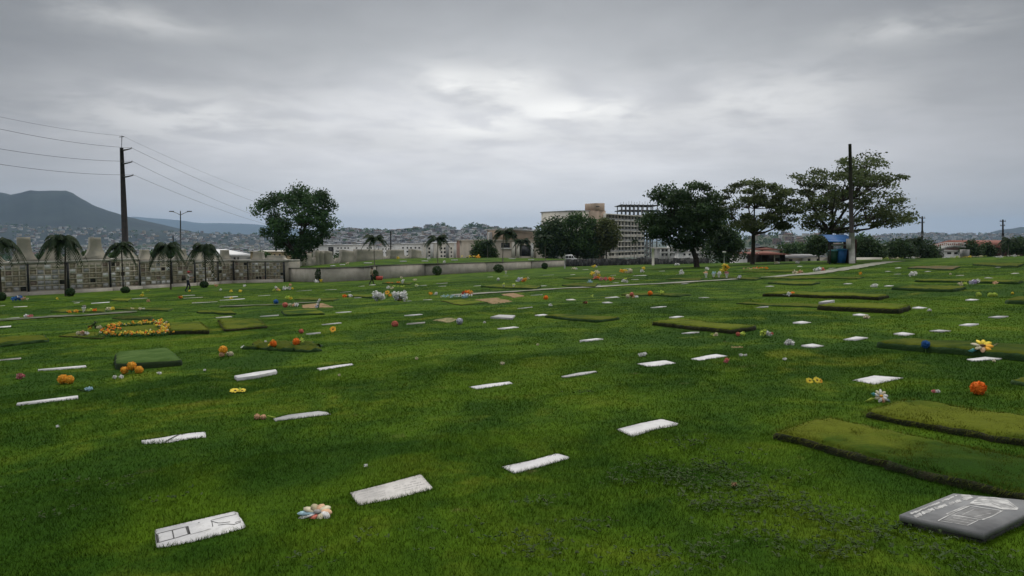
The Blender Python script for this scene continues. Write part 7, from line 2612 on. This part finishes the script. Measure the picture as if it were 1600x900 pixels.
def grass():
    Vs, Ts, blade_slots = [], [], []
    for args in [(1.6, 6.5, 8000, .0040, .014, .034, 72), (6.5, 12, 2600, .0075, .014, .033, 60), (12, 24, 560, .016, .012, .028, 52), (24, 60, 70, .045, .010, .024)]:
        V, T, upon = band(*args)
        blade_slots.append(upon)
        Vs.append(V)
        Ts.append(T)
    V, T = np.vstack(Vs), np.concatenate(Ts)
    # blades hanging over the cut sides of the nearer grave beds
    eV, eT = [], []
    for Q, hh, turf in MOUNDS:
        if not turf or np.hypot(*Q.mean(0)) > 34:
            continue
        dist = np.hypot(*Q.mean(0))
        cen = Q.mean(0)
        for i in range(4):
            a, b = Q[i], Q[(i + 1) % 4]
            ln = np.linalg.norm(b - a)
            m = int(ln * (420 if dist < 10 else 110))
            u = rng.random(m)
            p = a[None] * (1 - u)[:, None] + b[None] * u[:, None]
            nrm = np.array([b[1] - a[1], a[0] - b[0]]) / (ln + 1e-9)
            if (p.mean(0) - cen) @ nrm < 0:
                nrm = -nrm
            p = p + nrm[None] * (rng.random(m)[:, None] * .035 - .008)
            lv = rng.random(m) ** .6
            z = gz(p[:, 0], p[:, 1]) + hh * lv
            L = (.022 + .035 * rng.random(m)) * (1 if dist < 10 else 1.3)
            w = .0022 if dist < 10 else .006
            t_ = rng.normal(size=(m, 2)) * .5 + nrm[None] * .8
            s_ = np.array([nrm[1], -nrm[0]])[None] * w
            dz_ = L * (.35 - .9 * (lv > .55) * rng.random(m))
            b0 = np.column_stack([p - s_, z])
            b1 = np.column_stack([p + s_, z])
            tp = np.column_stack([p + t_ * L[:, None], z + dz_])
            eV.append(np.stack([b0, b1, tp], 1).reshape(-1, 3))
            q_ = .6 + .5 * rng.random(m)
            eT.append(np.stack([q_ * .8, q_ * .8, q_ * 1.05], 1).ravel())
    # longer blades standing round the rims of the nearer markers
    nrim = 0
    for Q in FOOT:
        dist = np.hypot(*Q.mean(0))
        if dist > 16:
            continue
        cen = Q.mean(0)
        for i in range(len(Q)):
            a, b = Q[i], Q[(i + 1) % len(Q)]
            ln = np.linalg.norm(b - a)
            m = int(ln * (480 if dist < 8 else 200))
            u = rng.random(m)
            p = a[None] * (1 - u)[:, None] + b[None] * u[:, None]
            nrm = np.array([b[1] - a[1], a[0] - b[0]]) / (ln + 1e-9)
            if (p.mean(0) - cen) @ nrm < 0:
                nrm = -nrm
            p = p + nrm[None] * (rng.random(m)[:, None] ** 1.5 * .03 - .003)
            z = gz(p[:, 0], p[:, 1]) - .004
            L = .013 + .022 * rng.random(m) ** 1.6
            w = .0022 if dist < 8 else .004
            t_ = rng.normal(size=(m, 2)) * .45 - nrm[None] * .25
            s_ = np.array([nrm[1], -nrm[0]])[None] * w
            b0 = np.column_stack([p - s_, z])
            b1 = np.column_stack([p + s_, z])
            tp = np.column_stack([p + t_ * L[:, None], z + L])
            eV.append(np.stack([b0, b1, tp], 1).reshape(-1, 3))
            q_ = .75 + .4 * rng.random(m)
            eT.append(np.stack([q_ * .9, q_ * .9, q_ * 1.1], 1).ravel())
            nrim += m
    eV, eT = np.vstack(eV), np.concatenate(eT)
    blade_slots.append(np.arange(len(eV) // 3) < len(eV) // 3 - nrim)
    V, T = np.vstack([V, eV]), np.concatenate([T, eT])
    n = len(V) // 3
    me = raw_mesh('grass', V, np.arange(n * 3), np.arange(n) * 3, [M_BLADE, M_GRAVE_BLADE], np.concatenate(blade_slots).astype(int), T)
    o = link('grass', me)
    tag(o, 'short mown grass blades covering the cemetery lawn', 'grass', None, 'stuff')


grass()


def weeds():
    m = pmat('weed_leaf', (.042, .074, .025), (.070, .096, .042), 6, .85, tint=True, transl=.12, spec=.04)
    spots = [(1040, 745, .28, 90), (1065, 752, .3, 110), (1100, 766, .25, 70), (1110, 732, .22, 70), (1130, 745, .25, 90), (1020, 735, .2, 30), (1150, 765, .2, 50), (1175, 765, .22, 50), (1190, 785, .2, 60), (1130, 795, .28, 90), (1110, 800, .2, 40), (1230, 790, .28, 100), (1260, 805, .24, 60),
             (1350, 825, .28, 100), (1380, 832, .2, 40), (1280, 865, .2, 50), (1310, 868, .22, 50), (1180, 835, .25, 60), (1200, 850, .2, 40), (915, 825, .14, 40), (850, 790, .16, 36), (965, 755, .16, 30), (815, 845, .22, 50), (840, 870, .2, 40), (1050, 880, .3, 70), (1100, 868, .2, 40), (1420, 850, .3, 60), (1470, 880, .3, 60),
             (1060, 700, .2, 30), (1090, 693, .2, 30), (1150, 715, .2, 24), (1240, 745, .2, 30), (905, 616, .2, 20), (90, 760, .3, 24), (180, 760, .3, 24), (80, 810, .2, 20), (275, 780, .2, 20), (600, 850, .3, 20), (700, 840, .25, 24), (480, 885, .2, 24), (940, 885, .3, 40), (1540, 880, .3, 50)]
    V, T = [], []
    for px, py, rad, n in spots:
        c = gp(px, py)
        for k in range(int(n * .6)):
            p = c[:2] + rng.normal(size=2) * rad * np.array([.50, .42])
            z = float(gz(p[0], p[1])) + .018 + .02 * rng.random()
            for q_ in range(3):
                a = rng.random() * 6.283
                L = .014 + .022 * rng.random()
                d = np.array([math.cos(a), math.sin(a), .25 + .35 * rng.random()])
                s = np.array([-math.sin(a), math.cos(a), 0]) * L * .24
                o = np.array([p[0], p[1], z])
                m1 = o + d * L * .55 + [0, 0, .004]
                e = o + d * L * np.array([1, 1, .7])
                V += [o, m1 + s, e, m1 - s]
                T += [.6 + .6 * rng.random()] * 4
    V = np.array(V)
    n = len(V) // 4
    o = link('weeds', raw_mesh('weeds', V, np.arange(n * 4), np.arange(n) * 4, [m], None, T))
    tag(o, 'grey green broadleaf weeds creeping through the foreground turf', 'weeds', None, 'stuff')


weeds()
